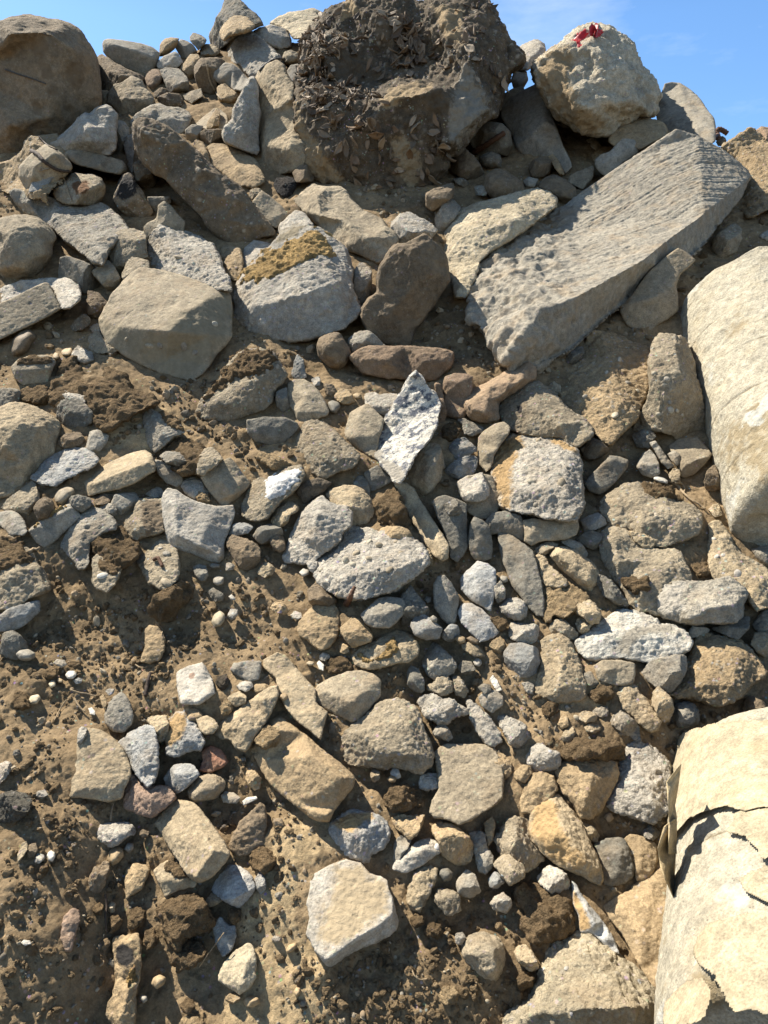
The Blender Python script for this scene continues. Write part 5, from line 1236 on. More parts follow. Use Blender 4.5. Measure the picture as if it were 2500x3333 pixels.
F|concrete_chunk|k|wb|a|.5,0|dim chunk with one lit facet against the upper pale column|1060,1200 1120,1150 1250,1140 1310,1180 1330,1240 1280,1310 1220,1370 1150,1395 1110,1350 1130,1290 1080,1240
F|stone|k|mg|a|.5,0|small grey stone right of the slender bar shaped shard|1055,1250 1090,1225 1130,1250 1142,1300 1110,1322 1080,1292
F|stone|c|wt|a|.8,.1|pale little stone under the slender shard, beside the oval white pebble|1060,1375 1090,1335 1130,1340 1132,1425 1090,1425
F|stone|s|bn|a|.2,0|dim brown stone in shade touching the upper pale column|1275,1410 1300,1340 1340,1310 1370,1390 1380,1465 1320,1475 1280,1455
I|concrete_chunk|c|wb|i|.7,.1|broad pebbly mound of conglomerate with earth on top beside the pale column|640,110 650,60 700,0 780,-40 880,-60 960,-50 1050,-10 1100,40 1150,60 1220,90 1265,140 1268,190 1235,255 1140,300 1080,320 1040,340 980,330 900,290 830,230 740,220 690,180|800,40,.15;900,80,.2;1050,120,.22;1150,170,.18;900,200,.2|so:880,-50 960,-50 1060,-10 1150,60 1000,40 920,10
F|pebble|p|wh|r|.8,.1|smooth white egg shaped pebble in the shaded pocket beside the pale column|970,1390 990,1377 1030,1390 1060,1410 1057,1428 1010,1422 975,1405
I|stone|c|wt|a|.9,.1|small pale stone at the tip of the dry stem|1300,110 1330,75 1370,70 1388,140 1340,155
I|concrete_chunk|c|wt|i|.75,.1|large pale rock at the edge under the lower end of the upper column|1300,200 1340,172 1380,185 1410,240 1440,310 1500,370 1580,420 1680,480 1720,650 1660,700 1590,720 1540,660 1530,600 1460,540 1400,530 1340,545 1305,480 1300,350|1380,350,.16;1480,450,.18;1600,560,.2
I|soil_clod|d|so|a|.6,0|brown clod between the triangular slab rock and the large pale edge rock|1205,465 1240,425 1290,425 1315,470 1300,515 1240,510
I|stone|s|mg|r|.4,0|rounded grey stone at the edge beneath the end of the upper column|1555,345 1620,330 1700,320 1700,440 1640,450 1600,415
I|boulder|s|wt|r|.5,0|log shaped tan stone half in shade right of the tall pitted tile|345,385 380,335 440,328 510,350 570,400 630,450 648,490 640,550 600,600 550,580 490,530 430,480 400,445
I|stone|c|wt|i|.7,.2|slim tan pebbly stone between pitted tile and log shaped stone|258,390 280,367 320,380 350,440 400,480 450,530 465,560 400,580 330,570 300,540 285,470|310,440,.15;370,520,.16
I|soil_clod|d|tn|a|.9,.0|bank of sandy earth below the slim tan pebbly stone|320,600 380,570 480,570 560,590 595,650 545,680 505,720 440,760 380,740 320,800 305,740
I|stone|c|wt|i|.5,0|slim stone lying on the head of the triangular slab rock|825,240 880,243 960,275 987,300 962,340 910,335 860,300|910,290,.15
I|concrete_chunk|c|wb|i|.65,.1|big triangular slab rock, grey pebbly with earth stains, narrowing downward|632,290 650,250 690,212 740,215 800,225 840,260 870,310 930,330 1000,345 1100,335 1140,370 1170,430 1205,500 1210,540 1180,620 1100,680 1020,740 960,735 880,720 830,685 800,625 750,555 700,485 660,405 640,345|740,290,.18;760,420,.2;900,420,.14;900,600,.18;1080,440,.16|so:760,520 850,500 950,520 960,600 850,620 790,570
E|stone|c|dg|a|.2,0|dim stone in the gap between striped kerb piece and beige boulder|1180,1560 1250,1520 1300,1560 1290,1610 1220,1620
H|boulder|x|lg|i|.85,.15|pebble studded pale boulder in the centre of the heap|405,480 430,410 490,350 540,290 590,220 640,207 730,220 790,240 880,240 960,260 1030,300 1060,320 1095,380 1100,430 1040,490 980,540 900,590 820,620 740,650 660,655 600,640 540,630 480,590 430,540|600,290,.16;750,320,.22;950,340,.18;900,470,.26;700,480,.26;560,530,.2;1020,420,.16
H|pebble|p|lg|r|.8,.1|white pebble at the left end of the pebble studded boulder|318,485 345,460 380,470 382,495 342,514
H|stone|c|lg|a|.7,.1|small grey stone between the white pebble and the pebble studded boulder|365,430 395,405 430,420 427,462 402,492 377,467
G|stone|s|bn|a|.3,0|shaded brown lump under the left end of the pebble studded boulder|1835,580 1860,545 1910,540 1980,590 2020,650 2010,700 1930,680 1860,680
I|concrete_slab|k|dg|i|.6,.15|tall pitted concrete tile standing on end, dark smooth face and pale edge|35,250 60,232 120,260 190,310 250,360 270,420 290,500 310,600 318,700 315,755 270,745 220,695 170,625 120,565 90,480 65,420 45,350|90,380,.12;190,580,.12;200,400,.08|
H|concrete_chunk|k|lb|i|.5,.15|bluish split chunk crossed by a shadow right of the leaning thin slab|1285,530 1310,490 1350,455 1390,415 1450,430 1500,470 1505,550 1490,640 1470,725 1420,690 1350,650 1290,590|1380,500,.16;1400,620,.18;1460,560,.12
H|stone|c|mg|a|.4,0|grey stone between the bluish split chunk and pitted tile|1490,570 1530,530 1562,590 1552,645 1510,675 1490,645
H|pebble|p|mg|r|.6,0|round pebble nestled above the grey stone beside the pitted tile|1515,525 1535,502 1572,510 1575,540 1545,552
H|concrete_slab|k|mg|i|.35,-.2|leaning thin slab with a lit right rim below the striped kerb piece|1125,560 1150,510 1190,500 1230,540 1280,630 1275,680 1260,780 1230,810 1180,770 1130,700|1200,560,.14;1235,650,.2;1225,760,.14
H|concrete_chunk|c|dg|a|.25,0|dim pitted chunk in shade under the right side of the pebble studded boulder|920,600 980,550 1030,590 1060,650 1115,710 1100,780 1000,830 930,810
H|pebble|p|mg|r|.5,0|small pebble beside the leaning thin slab in shade|1068,650 1085,627 1115,635 1115,662 1090,675
H|concrete_chunk|k|lb|i|.65,0|bluish rounded slab chunk below the split one|1270,720 1300,670 1350,668 1420,705 1480,770 1525,840 1500,870 1450,895 1400,905 1350,850 1290,790|1360,740,.16;1450,830,.16
H|stone|k|bg|a|.4,0|dark bluish stone in shade left of the bluish rounded slab chunk|985,800 1010,750 1060,730 1110,760 1180,820 1162,882 1080,892 1010,862
H|pebble|p|mg|r|.5,0|little grey pebble above the dark bluish stone|1105,755 1125,740 1150,760 1145,785 1115,780
H|stone|k|bg|a|.2,0|dim blue stone between dark bluish stone and the brown triangular piece|1165,830 1210,790 1270,800 1290,850 1240,910 1180,900
H|stone|s|wt|a|.4,0|brown triangular piece holding two round pebbles|1275,920 1340,900 1400,920 1445,960 1430,992 1370,988 1310,952
H|pebble|p|tn|r|.7,.1|tan oval pebble on the brown triangular piece|1248,880 1280,858 1317,875 1320,905 1285,917
H|pebble|p|bn|r|.6,.1|brown oval pebble under the bluish rounded slab chunk|1322,880 1350,865 1400,895 1395,920 1350,910
H|stone|s|tn|a|.4,0|tan stone with brown face right below the bluish rounded slab chunk|1455,920 1500,870 1530,860 1558,930 1535,982 1480,957
H|soil_clod|d|so|a|.5,0|brown crumb of earth above the tan faced stone|1460,760 1510,750 1570,780 1560,830 1520,840
I|concrete_chunk|c|lg|r|.8,.1|round grey knobbly stone at the foot of the tall pitted tile|40,690 90,645 150,635 200,660 218,700 210,750 170,780 110,760 60,730
I|concrete_chunk|c|lg|a|.8,.1|grey dented stone under the round knobbly one|75,810 130,778 200,795 260,790 295,820 290,880 240,920 160,905 95,870
I|stone|c|wt|a|.7,.1|pebbly beige stone uphill of the conglomerate cone|495,700 530,665 590,645 630,690 672,760 640,790 600,800 560,760 510,735
I|stone|c|wt|a|.8,.1|small beige stone under the pebbly one beside the white dark slab|500,790 520,755 580,765 602,800 580,840 540,858 510,820
I|stone|c|wb|a|.7,.1|cluster of cemented pebbles above the conglomerate cone|330,830 360,775 420,760 470,800 522,850 500,892 430,885 370,855 330,862
I|stone|k|bg|a|.45,0|blue grey rounded block under the grey dented stone|70,960 110,910 180,905 260,930 295,950 290,1020 260,1110 190,1118 110,1090 75,1030
I|concrete_chunk|c|mg|i|.6,.1|grey brown block with a smooth pale end and brown underside|995,630 1005,570 1060,548 1130,530 1200,535 1260,545 1340,530 1420,512 1480,540 1530,580 1540,620 1510,680 1505,750 1470,790 1380,795 1240,800 1130,785 1040,760 1000,720|1050,600,.14;1120,680,.2;1200,760,.22;1310,700,.24;1450,680,.2;1350,580,.14|lg:995,630 1005,570 1060,548 1130,530 1170,545 1140,620 1150,700 1080,760 1000,720
I|stone|k|dg|a|.3,0|dim stone under the grey brown block's right end|1300,820 1400,800 1500,760 1550,740 1545,820 1480,890 1400,860
I|stone|k|dg|a|.3,0|dim stone at the edge under the large pale edge rock|1555,800 1590,740 1660,700 1720,720 1720,820 1640,850 1580,835
I|stone|c|wt|a|.8,.1|pale crumbly stone at the edge above the big tan chunk's tip|1555,920 1580,850 1620,828 1700,840 1720,960 1660,1010 1610,980
I|stone|k|mg|a|.4,0|grey stone between white dark slab and big tan chunk|1175,850 1210,800 1270,800 1312,830 1290,860 1240,870 1200,880
I|boulder|s|mg|a|.2,0|dim rock in shade under the white dark slab|880,1100 950,1020 1100,980 1190,985 1170,1060 1140,1140 1070,1210 1000,1200 920,1170
I|concrete_slab|c|pl|i|.85,.1|white flat slab with a dark grey patch lying like a fish|495,900 540,860 590,830 640,790 700,740 790,708 860,715 940,740 1000,770 1010,795 1090,800 1150,825 1190,870 1212,905 1190,950 1120,980 1040,1020 960,1028 880,1015 780,1000 700,1000 640,1010 580,1005 520,970|760,840,.16;860,880,.18;1040,870,.12;640,900,.12|mg:720,950 790,850 860,815 1000,805 1080,805 1110,830 1000,850 880,870 840,940 830,985 760,970
I|boulder|x|tn|i|.9,.1|big tan rough chunk at the edge beneath the grey brown block|1035,1190 1090,1150 1140,1110 1150,1040 1190,990 1210,920 1240,850 1290,835 1330,860 1420,870 1500,890 1560,940 1600,1000 1640,1060 1660,1080 1640,1110 1590,1140 1550,1180 1500,1240 1440,1270 1380,1288 1300,1280 1220,1245 1130,1240 1060,1220|1220,1000,.12;1350,950,.18;1480,1000,.2;1280,1150,.22;1450,1160,.2;1150,1180,.12
I|concrete_chunk|c|wt|i|.6,.1|cone shaped conglomerate with pebbly sunlit front|300,900 330,860 400,855 450,880 490,930 520,1000 545,1080 565,1150 568,1230 540,1255 460,1265 380,1265 310,1240 255,1200 270,1120 295,1040 305,960|390,920,.16;420,1050,.24;400,1180,.22;500,1150,.18
I|stone|k|dg|a|.3,0|dim stone at the right foot of the conglomerate cone|550,1090 590,1065 630,1100 640,1155 600,1175 560,1145
I|paving_block|k|wb|i|.35,.0|brown paver in shade with one lit corner below the white dark slab|610,1045 660,1015 760,1010 860,1030 865,1100 850,1150 790,1165 700,1155 640,1135|690,1070,.16;760,1060,.08
I|soil_clod|d|so|a|.6,0|crumbly clod under the brown shaded paver|575,1220 600,1180 660,1155 720,1170 732,1230 680,1275 610,1265
I|stone|c|mg|f|.6,0|thin grey chip left of the conglomerate cone|178,1150 215,1138 257,1160 252,1217 210,1207
H|concrete_chunk|c|mg|a|.5,0|grey pitted stone below the dark bluish one in the central gully|1055,1020 1080,920 1130,895 1180,910 1220,960 1265,1040 1240,1095 1180,1115 1120,1145 1080,1095||
H|stone|k|dg|a|.35,0|dim grey stone right of the long tan flat stone in the central gully|945,1060 990,1015 1030,1050 1070,1130 1075,1195 1030,1230 970,1165
H|stone|s|dg|a|.3,0|dark stone beside the grey pitted one, above the lumpy pair|1268,1050 1300,1005 1350,1010 1382,1060 1352,1102 1300,1095
H|pebble|p|lg|r|.8,.1|pale round pebble in the gully right of the dark stone|1363,1020 1385,995 1412,1008 1418,1035 1400,1052 1375,1045
H|stone|c|wb|a|.7,.1|lumpy beige stone, left of a touching pair in the gully|1080,1160 1130,1150 1160,1105 1210,1100 1247,1140 1247,1202 1190,1228 1130,1205 1090,1195
H|stone|c|wb|a|.7,.1|lumpy beige stone, right of a touching pair in the gully|1230,1110 1280,1105 1310,1150 1337,1200 1312,1242 1260,1222 1245,1160
H|stone|k|mg|a|.5,0|grey rounded stone beside the upright white splinter|1370,1255 1430,1200 1500,1185 1547,1230 1542,1282 1480,1332 1420,1292
H|stone|c|wh|i|.7,.3|thin upright white splinter standing in the gully|1465,1130 1480,1100 1510,1130 1537,1190 1510,1203 1480,1162|1500,1150,.1
H|stone|k|dg|a|.4,0|dim stone left of the upright white splinter|1390,1175 1420,1150 1472,1160 1475,1205 1430,1215
H|concrete_chunk|x|lg|a|.75,.1|bright knobbly chunk lying crosswise in the central gully|1025,1260 1060,1220 1120,1210 1200,1245 1270,1265 1325,1300 1337,1330 1280,1347 1240,1362 1210,1392 1160,1402 1100,1362 1050,1322
H|concrete_chunk|c|lg|i|.7,.1|elongated grey chunk pointing down from the bright knobbly one|1320,1250 1340,1240 1390,1280 1440,1330 1490,1390 1532,1450 1537,1502 1490,1532 1430,1512 1390,1452 1350,1372 1335,1312|1400,1350,.18;1460,1440,.2
I|concrete_chunk|x|lg|a|.75,.1|bright warty chunk beside the elongated grey one|25,1360 45,1320 90,1345 150,1370 205,1410 242,1480 200,1522 150,1542 110,1502 60,1432||
H|stone|c|mg|a|.6,.1|small grey knob between big half shaded boulder and elongated chunk|1123,1450 1140,1405 1190,1395 1230,1440 1244,1480 1200,1512 1150,1492
H|stone|c|tn|a|.7,.1|round flat lump of earth stone below the shaded brown lump|140,700 170,660 220,665 268,715 250,742 180,725
H|stone|c|lg|a|.8,.1|small grey stone left of the hexagonal tan stone|268,740 290,715 335,725 337,755 300,772
H|boulder|s|tn|i|.7,.05|flat hexagonal tan stone facing the camera, gritty|305,820 320,780 370,720 430,680 500,645 530,665 560,720 565,800 550,870 500,940 450,957 410,930 370,890 320,870|400,740,.1;510,730,.1;480,880,.1;370,830,.1
H|soil_clod|s|tn|a|.6,.1|earthy tan lump between the hexagonal stone and the grey flat topped chunk|560,800 590,760 630,740 690,760 730,810 767,860 750,902 690,922 640,942 600,892 570,852
H|concrete_chunk|k|mg|i|.6,0|grey flat topped chunk under the pebble studded boulder|685,740 740,690 790,640 860,630 940,640 962,680 942,742 900,792 860,820 760,817 720,792|740,740,.16;850,730,.24;920,700,.14
H|boulder|s|wt|i|.8,.1|broad flat tan stone with a sandy sunlit top|630,990 680,940 760,900 830,860 900,830 960,840 1010,870 1042,930 1037,982 980,1022 900,1032 820,1057 720,1067 650,1042|740,960,.16;880,910,.2;960,940,.2;760,1030,.18|yl:640,1000 690,960 760,1000 820,960 850,890 900,870 930,950 860,1010 740,1040
H|soil_clod|d|so|a|.7,.1|round earth clod resting above the soil covered paver|465,1040 500,1000 560,990 620,1010 642,1060 592,1097 500,1092
H|pebble|p|wh|f|.8,.2|white shell shaped pebble beside the round earth clod|425,1030 440,1012 472,1040 467,1077 440,1067
H|pebble|p|wt|r|.8,.1|small cream pebble left of the white shell shaped one|360,1030 380,1015 412,1022 410,1042 380,1047
H|pebble|p|tn|r|.8,.1|tan pebble lying on the long half buried slab's left rim|195,1232 215,1205 248,1215 252,1240 225,1257
H|stone|s|tn|a|.5,.1|small brown stone between hexagonal stone and round clod|548,930 575,905 615,925 620,960 590,975 555,960
H|stone|c|lg|a|.8,.1|light grey stones' larger one above the white shell shaped pebble|435,990 460,965 500,975 505,1000 470,1015 440,1010
H|paving_block|k|wb|i|.5,.1|thick paver corner toward the camera, its top heaped with earth|415,1190 430,1160 500,1120 600,1080 700,1075 770,1095 812,1130 805,1230 740,1310 680,1370 640,1385 570,1355 480,1310 420,1270|630,1265,.3;470,1200,.16;740,1180,.18;610,1160,.2
H|boulder|c|wb|i|.55,.1|big half shaded boulder with a pale pebbled left side below the earth heaped paver|570,1520 590,1430 650,1380 720,1340 780,1280 850,1245 950,1250 1020,1290 1060,1370 1080,1440 1110,1500 1130,1580 1120,1640 1060,1700 1000,1690 900,1650 820,1660 700,1650 610,1650 575,1600|700,1450,.2;850,1380,.22;980,1420,.22;800,1570,.24;1020,1580,.2
H|paving_block|k|tn|i|.65,.15|long sunlit sandy paver lying diagonally in front of the half shaded boulder|30,1560 90,1440 150,1365 200,1345 270,1390 350,1450 450,1540 560,1625 640,1690 660,1720 640,1780 590,1840 530,1910 500,1980 440,1980 390,1960 290,1880 190,1795 120,1725 75,1640|185,1425,.2;400,1585,.24;575,1720,.26;480,1940,.14;120,1620,.1
H|soil_clod|d|tn|a|.7,.1|clod of sandy earth clinging to the top corner of the long sunlit paver|50,1500 70,1440 130,1395 190,1420 212,1480 180,1532 100,1542
I|concrete_chunk|c|wt|i|.7,.1|knobbly pair of fused stones right of the crumbly clod|750,1210 780,1160 830,1147 870,1165 890,1210 940,1250 960,1300 1000,1340 1022,1380 1000,1430 960,1445 900,1410 850,1350 790,1310 765,1260|820,1210,.2;870,1290,.15;940,1370,.2
I|concrete_chunk|c|mg|a|.6,.1|grey pitted stone sliding below the fused pair|690,1340 720,1310 770,1308 830,1350 880,1400 918,1460 915,1507 850,1492 780,1442 720,1402
I|stone|c|wt|a|.85,.1|sunlit flat stone, upper of two on the earth right of the gully|510,1360 540,1320 590,1312 637,1345 622,1380 560,1387
I|stone|c|wt|a|.85,.1|sunlit flat stone, lower of two on the earth right of the gully|555,1412 600,1388 650,1393 664,1427 620,1452 570,1442
I|stone|c|wt|a|.8,.1|tan teardrop shaped stone right of the fused pair|960,1250 970,1200 1000,1165 1040,1200 1080,1240 1097,1300 1082,1372 1040,1397 1000,1332 970,1292
I|stone|c|mg|r|.5,.1|round grey stone half shaded above the lower pale column|1085,1340 1100,1280 1150,1255 1210,1270 1247,1320 1242,1392 1180,1412 1110,1422
I|stone|c|mg|a|.6,0|small grey stone above the sunlit flat two|600,1320 640,1288 700,1295 705,1340 660,1360
I|stone|c|wt|a|.7,.1|small beige stone lowest on the earth bank by the bright warty chunk|415,1482 440,1430 490,1405 502,1460 472,1512 430,1522
I|stone|s|tn|a|.7,.1|small tan wedge stone on the earth bank right of the bright warty chunk|395,1395 425,1340 460,1345 462,1410 420,1425
I|soil_clod|d|so|a|.6,0|lumpy clod under the conglomerate cone|300,1290 340,1258 400,1270 412,1320 360,1350 310,1340
I|boulder|s|bn|a|.2,0|dim brown stone under the tip of the big tan rough chunk|1480,1320 1520,1240 1590,1215 1640,1270 1650,1330 1560,1350
J|stone|c|lg|a|.8,.1|pale stone cut by the edge above the blackish lump|-20,80 20,72 75,95 60,140 20,200 -20,230
J|asphalt_lump|b|dg|a|.5,.1|blackish pitted lump at the edge in the lower dirt|-20,300 40,265 120,250 160,280 200,310 180,370 140,420 90,450 20,455 -20,440
J|stone|c|lg|a|.8,.1|small dark and white chip beside the blackish pitted lump|203,285 230,262 270,255 288,280 260,300 225,310
J|brick|s|pk|i|.55,.2|pinkish broken brick under the tip of the pointed bluish chunk|748,200 770,158 800,160 850,215 880,240 940,230 1000,230 1050,280 1055,310 1010,350 950,400 910,425 860,410 750,370 745,290|790,200,.12;905,300,.25;905,410,.12;830,260,.2
J|stone|k|lb|a|.55,.1|smooth bluish stone with a dimple right of the pinkish brick|980,180 1010,140 1050,100 1120,95 1190,110 1200,150 1170,210 1120,240 1070,275 1030,265 990,230
J|stone|s|wb|r|.6,.1|round beige cobble next to the dimpled bluish stone|1125,270 1150,220 1200,170 1260,155 1320,170 1355,210 1345,260 1290,310 1230,325 1170,335 1135,310
J|stone|k|mg|a|.6,.1|flat grey stone downhill of the round beige cobble|1310,300 1350,262 1400,270 1445,300 1430,337 1340,332
J|stone|c|tn|a|.7,.1|tan knob of stone left of the long sunlit paver|1465,180 1480,135 1530,140 1582,200 1572,242 1530,257 1490,222
J|stone|k|wh|f|.9,.2|white chip with a flat bright face below the tan knob|1448,325 1480,300 1540,292 1547,307 1500,332 1460,347
J|paving_block|k|wt|i|.6,.0|lower paver under the pale block, earth lying on its top|920,740 960,700 1040,660 1120,700 1185,790 1175,835 1080,855 990,898 955,820|985,800,.15;1090,800,.2;1060,730,.15|so:960,705 1040,660 1120,710 1150,790 1040,790 980,740
J|paving_block|k|wt|i|.75,.25|pale smooth rectangular block tipped on its edge in the lower dirt|925,460 960,410 1000,360 1060,310 1110,320 1160,330 1200,370 1250,430 1300,500 1350,570 1380,640 1360,680 1310,740 1260,790 1200,815 1150,790 1100,730 1050,650 1000,570 960,500|1100,340,.12;1195,480,.2;1285,620,.24;1170,780,.16;1100,560,.16
J|stone|c|lg|a|.85,.1|pale flat stone like a half moon left of the tipped pale block|572,510 580,470 620,450 690,452 760,445 825,480 812,520 750,542 720,577 670,600 620,572 580,547
J|stone|p|tn|r|.7,.1|smooth tan cobble under the half moon stone|640,670 655,615 700,592 740,605 747,650 712,692 670,714
J|stone|c|bn|a|.6,.1|brown cracked stone leaning on the smooth tan cobble|525,800 560,720 610,685 655,680 662,720 637,790 622,850 580,887 535,862
J|stone|s|tn|i|.75,.1|tan flame shaped stone left of the tipped pale block|745,790 760,730 800,695 870,700 899,730 872,800 852,850 800,882 755,912 755,850|810,760,.18;800,840,.16
J|stone|p|mg|r|.6,0|small grey stone beside the half moon stone's right tip|742,610 765,570 800,575 805,610 775,635
J|stone|s|bn|a|.6,0|small brown stone right of the half moon stone|830,510 860,490 897,505 890,540 845,545
J|soil_clod|d|so|a|.6,.1|small clod above the dark ended post stone's left corner|645,1060 660,1010 710,1005 737,1040 702,1102 660,1117
J|soil_clod|d|so|a|.6,.1|knobbly clod above the post stone's right corner|765,1020 790,960 850,960 872,1010 852,1072 800,1102 775,1072
J|soil_clod|d|so|a|.6,.1|round clod right of the post stone's top|850,1150 880,1100 920,1085 957,1130 932,1192 880,1217
J|stone|c|wt|a|.7,.1|small pale stone beneath the brown cracked stone|642,960 665,920 692,935 690,985 655,1000
J|soil_clod|d|so|a|.6,.1|reddish clod left of the small pale stone under the brown cracked one|555,970 600,925 624,950 602,1002 570,1002
J|soil_clod|d|so|a|.6,.1|largest earth clod in the lower dirt, below the lower paver|930,1060 960,960 1000,910 1080,880 1160,870 1210,910 1240,980 1277,1040 1252,1102 1180,1132 1110,1152 1060,1217 1000,1172 940,1112
J|soil_clod|d|so|a|.5,0|second earth clod directly under the largest one|1022,1270 1060,1210 1110,1155 1190,1160 1247,1220 1202,1282 1140,1322 1060,1352
J|stone|k|lb|a|.6,0|five sided blue grey stone below the tipped pale block|1260,850 1290,790 1350,705 1420,700 1480,735 1520,780 1532,850 1500,902 1440,962 1390,947 1310,902
J|stone|c|lb|a|.7,0|pale blue flake right beside the five sided stone|1528,790 1560,735 1592,790 1602,840 1577,892 1540,852
J|stone|s|wt|a|.5,.2|half lit small stone left of the five sided stone|1232,920 1270,868 1330,900 1342,932 1280,952 1240,962
J|boulder|s|bn|i|.3,0|brown tilted slab half buried under the long sunlit paver|1370,600 1400,520 1440,450 1500,390 1560,330 1592,360 1602,470 1582,580 1500,642 1420,655|1480,500,.1;1540,440,.1
J|soil_clod|d|so|a|.7,.1|rough round clod below the brown tilted slab|1490,690 1510,620 1560,595 1620,620 1652,660 1642,722 1590,752 1530,737
J|boulder|s|tn|i|.6,.15|upright post shaped stone with a sooty top and yellow stain|672,1150 690,1135 760,1130 830,1118 850,1200 850,1300 835,1400 820,1500 815,1600 800,1700 700,1700 640,1620 645,1550 680,1480 700,1380 685,1260|785,1150,.12;790,1300,.16;770,1450,.18;740,1600,.2|bk:680,1190 740,1180 810,1200 815,1290 760,1320 700,1290 690,1240;yl:790,1300 815,1290 830,1400 770,1450 740,1410
J|stone|k|cr|i|.6,.2|cream pyramid shaped stone with a sharp ridge in the lower dirt|1308,1370 1330,1310 1400,1230 1490,1168 1520,1190 1538,1260 1535,1380 1500,1440 1440,1485 1390,1450 1310,1400|1475,1290,.22;1455,1420,.22
J|stone|k|bg|i|.4,.1|bluish stone half buried above the cream pyramid stone|1275,1080 1320,1010 1370,1060 1415,1070 1420,1140 1390,1220 1340,1260 1300,1190|1350,1120,.14
J|pebble|p|tn|r|.6,.1|large tan pebble right of the post shaped stone|905,1420 920,1380 960,1360 998,1380 987,1420 940,1452
J|pebble|p|mg|r|.6,.1|grey pebble at the right foot of the post shaped stone|835,1505 850,1482 882,1488 887,1518 860,1537
J|soil_clod|d|so|a|.6,.1|rounded clod near the bottom edge, left of the cream pyramid stone|1085,1540 1120,1500 1165,1510 1172,1560 1130,1602 1090,1582
J|soil_clod|d|tn|a|.6,.1|tan clod cut by the bottom edge under the rounded clod|1070,1665 1110,1610 1180,1585 1222,1610 1222,1690 1080,1690
J|pebble|p|wh|r|.9,.1|bright white pebble on the lower left earth mound|277,645 300,617 330,620 333,655 315,687 290,682
J|stone|c|wt|i|.8,.2|tan upright sliver on the lower left earth mound|103,645 130,580 160,562 167,610 142,652 110,687|140,610,.1
J|stone|s|bn|a|.5,0|dim brown stone right of the tan upright sliver|162,640 175,580 215,575 228,620 205,660 170,662
J|stone|c|lg|a|.8,.1|small white grey stone left of the bright white pebble|200,670 225,632 265,635 272,665 235,697 212,692
J|soil_clod|d|so|a|.7,.1|round clod under the white grey stone of the mound|235,725 250,690 285,688 292,735 270,768 240,760
J|stone|c|wh|f|.9,.1|little white flat chip on the earth mound near the left edge|125,1172 140,1155 180,1160 188,1180 150,1190
J|stone|s|pk|i|.5,0|pale pinkish stone half buried in the side of the earth mound|360,1150 380,1010 430,970 475,975 482,1040 452,1112 432,1222 395,1230 380,1180|420,1060,.1;410,1150,.08
J|soil_clod|d|so|a|.6,.1|round clod left of the bluish half buried stone|1360,1010 1385,965 1440,970 1448,1020 1410,1062 1370,1050
J|stone|c|tn|a|.7,.1|knobbly stone at the foot of the cream pyramid stone|1350,1505 1385,1465 1435,1475 1442,1515 1400,1535 1360,1530
J|stone|p|tn|a|.7,.1|oblong tan stone right of the knobbly one below the cream pyramid|1455,1520 1490,1490 1550,1500 1562,1540 1510,1562 1470,1552
K|stone|c|tn|a|.6,.1|tan rough stone jutting from beneath the pale square paver's right side|1480,0 1560,40 1600,110 1590,170 1545,200 1490,120
K|stone|s|tn|i|.6,.2|long brown stone leaning against the grey fin shaped stone|1428,450 1480,410 1499,460 1482,560 1450,602 1440,522|1465,500,.14
K|paving_block|k|wb|i|.85,.05|broad square pale paver face up with one rounded broken corner|1130,30 1180,-20 1300,-25 1440,-15 1500,20 1530,80 1545,180 1540,300 1500,345 1420,390 1350,440 1280,465 1200,430 1130,420 1100,390 1120,310 1160,250 1150,150|1300,200,.01;1350,420,.02;1480,280,.01
K|stone|c|lg|a|.8,.1|small pale cube of stone at the left edge of the square pale paver|1038,210 1045,170 1090,155 1150,150 1158,240 1090,264 1040,252
K|pebble|p|wh|a|.8,.1|white tooth shaped pebble under the half shaded boulder|865,150 890,110 915,118 934,180 905,192 875,177
K|pebble|p|tn|r|.8,.1|tan pebble touching the white tooth shaped one|848,190 870,165 905,178 900,210 865,212
K|stone|c|wt|a|.7,.1|pale slim stone left of the white tooth shaped pebble|740,160 765,120 800,140 807,190 775,212 750,200
K|soil_clod|d|so|a|.7,.1|heap of crumbly clods right of the long sunlit paver|830,300 870,240 960,230 1050,250 1077,290 1052,352 960,382 890,392 840,352
K|stone|c|tn|a|.7,.1|earth crusted stone under the heap of crumbly clods|870,420 940,400 1010,410 1080,400 1072,452 1030,522 980,552 920,502 880,472
K|stone|k|mg|a|.3,0|dim stone behind the long pale oval stone|885,700 888,560 930,525 1000,550 970,610 920,670
K|boulder|s|tn|a|.7,.05|tan rough chunk under the square pale paver|1120,470 1150,445 1230,450 1290,490 1340,540 1367,590 1370,652 1330,702 1290,737 1240,692 1165,650 1170,590 1150,560 1120,520
K|concrete_chunk|k|lg|i|.75,.1|long pale oval stone with a white tip|875,730 890,690 920,650 970,600 1040,560 1100,540 1150,565 1177,600 1167,632 1120,662 1070,702 1000,737 950,757|960,660,.18;1070,610,.2
K|concrete_chunk|c|lb|i|.65,.1|bluish white chunk with an orange top above the hexagonal slab|500,500 510,450 560,420 610,385 640,370 730,385 800,410 850,450 868,510 860,560 820,610 760,640 740,690 700,697 640,672 590,652 550,602 520,552|640,520,.26;780,460,.2;700,610,.18;560,480,.14|or:508,460 560,420 620,388 740,392 765,420 700,450 650,510 580,490
K|concrete_chunk|c|mg|i|.6,.1|grey fin shaped stone right of the tan rough chunk|1330,510 1400,497 1440,520 1447,600 1482,650 1492,700 1440,767 1400,742 1370,642 1360,572|1410,580,.18;1430,680,.16
K|concrete_chunk|c|wt|i|.75,.15|pale oblong stone standing on end right of the hexagonal slab|960,920 975,840 1000,760 1040,715 1110,705 1147,730 1147,790 1112,860 1082,920 1040,992 1000,967|1030,800,.2;1050,900,.18
K|stone|p|dg|r|.5,.1|dark round cobble above the cracked grey stone|1150,760 1170,725 1215,720 1247,755 1232,795 1190,808
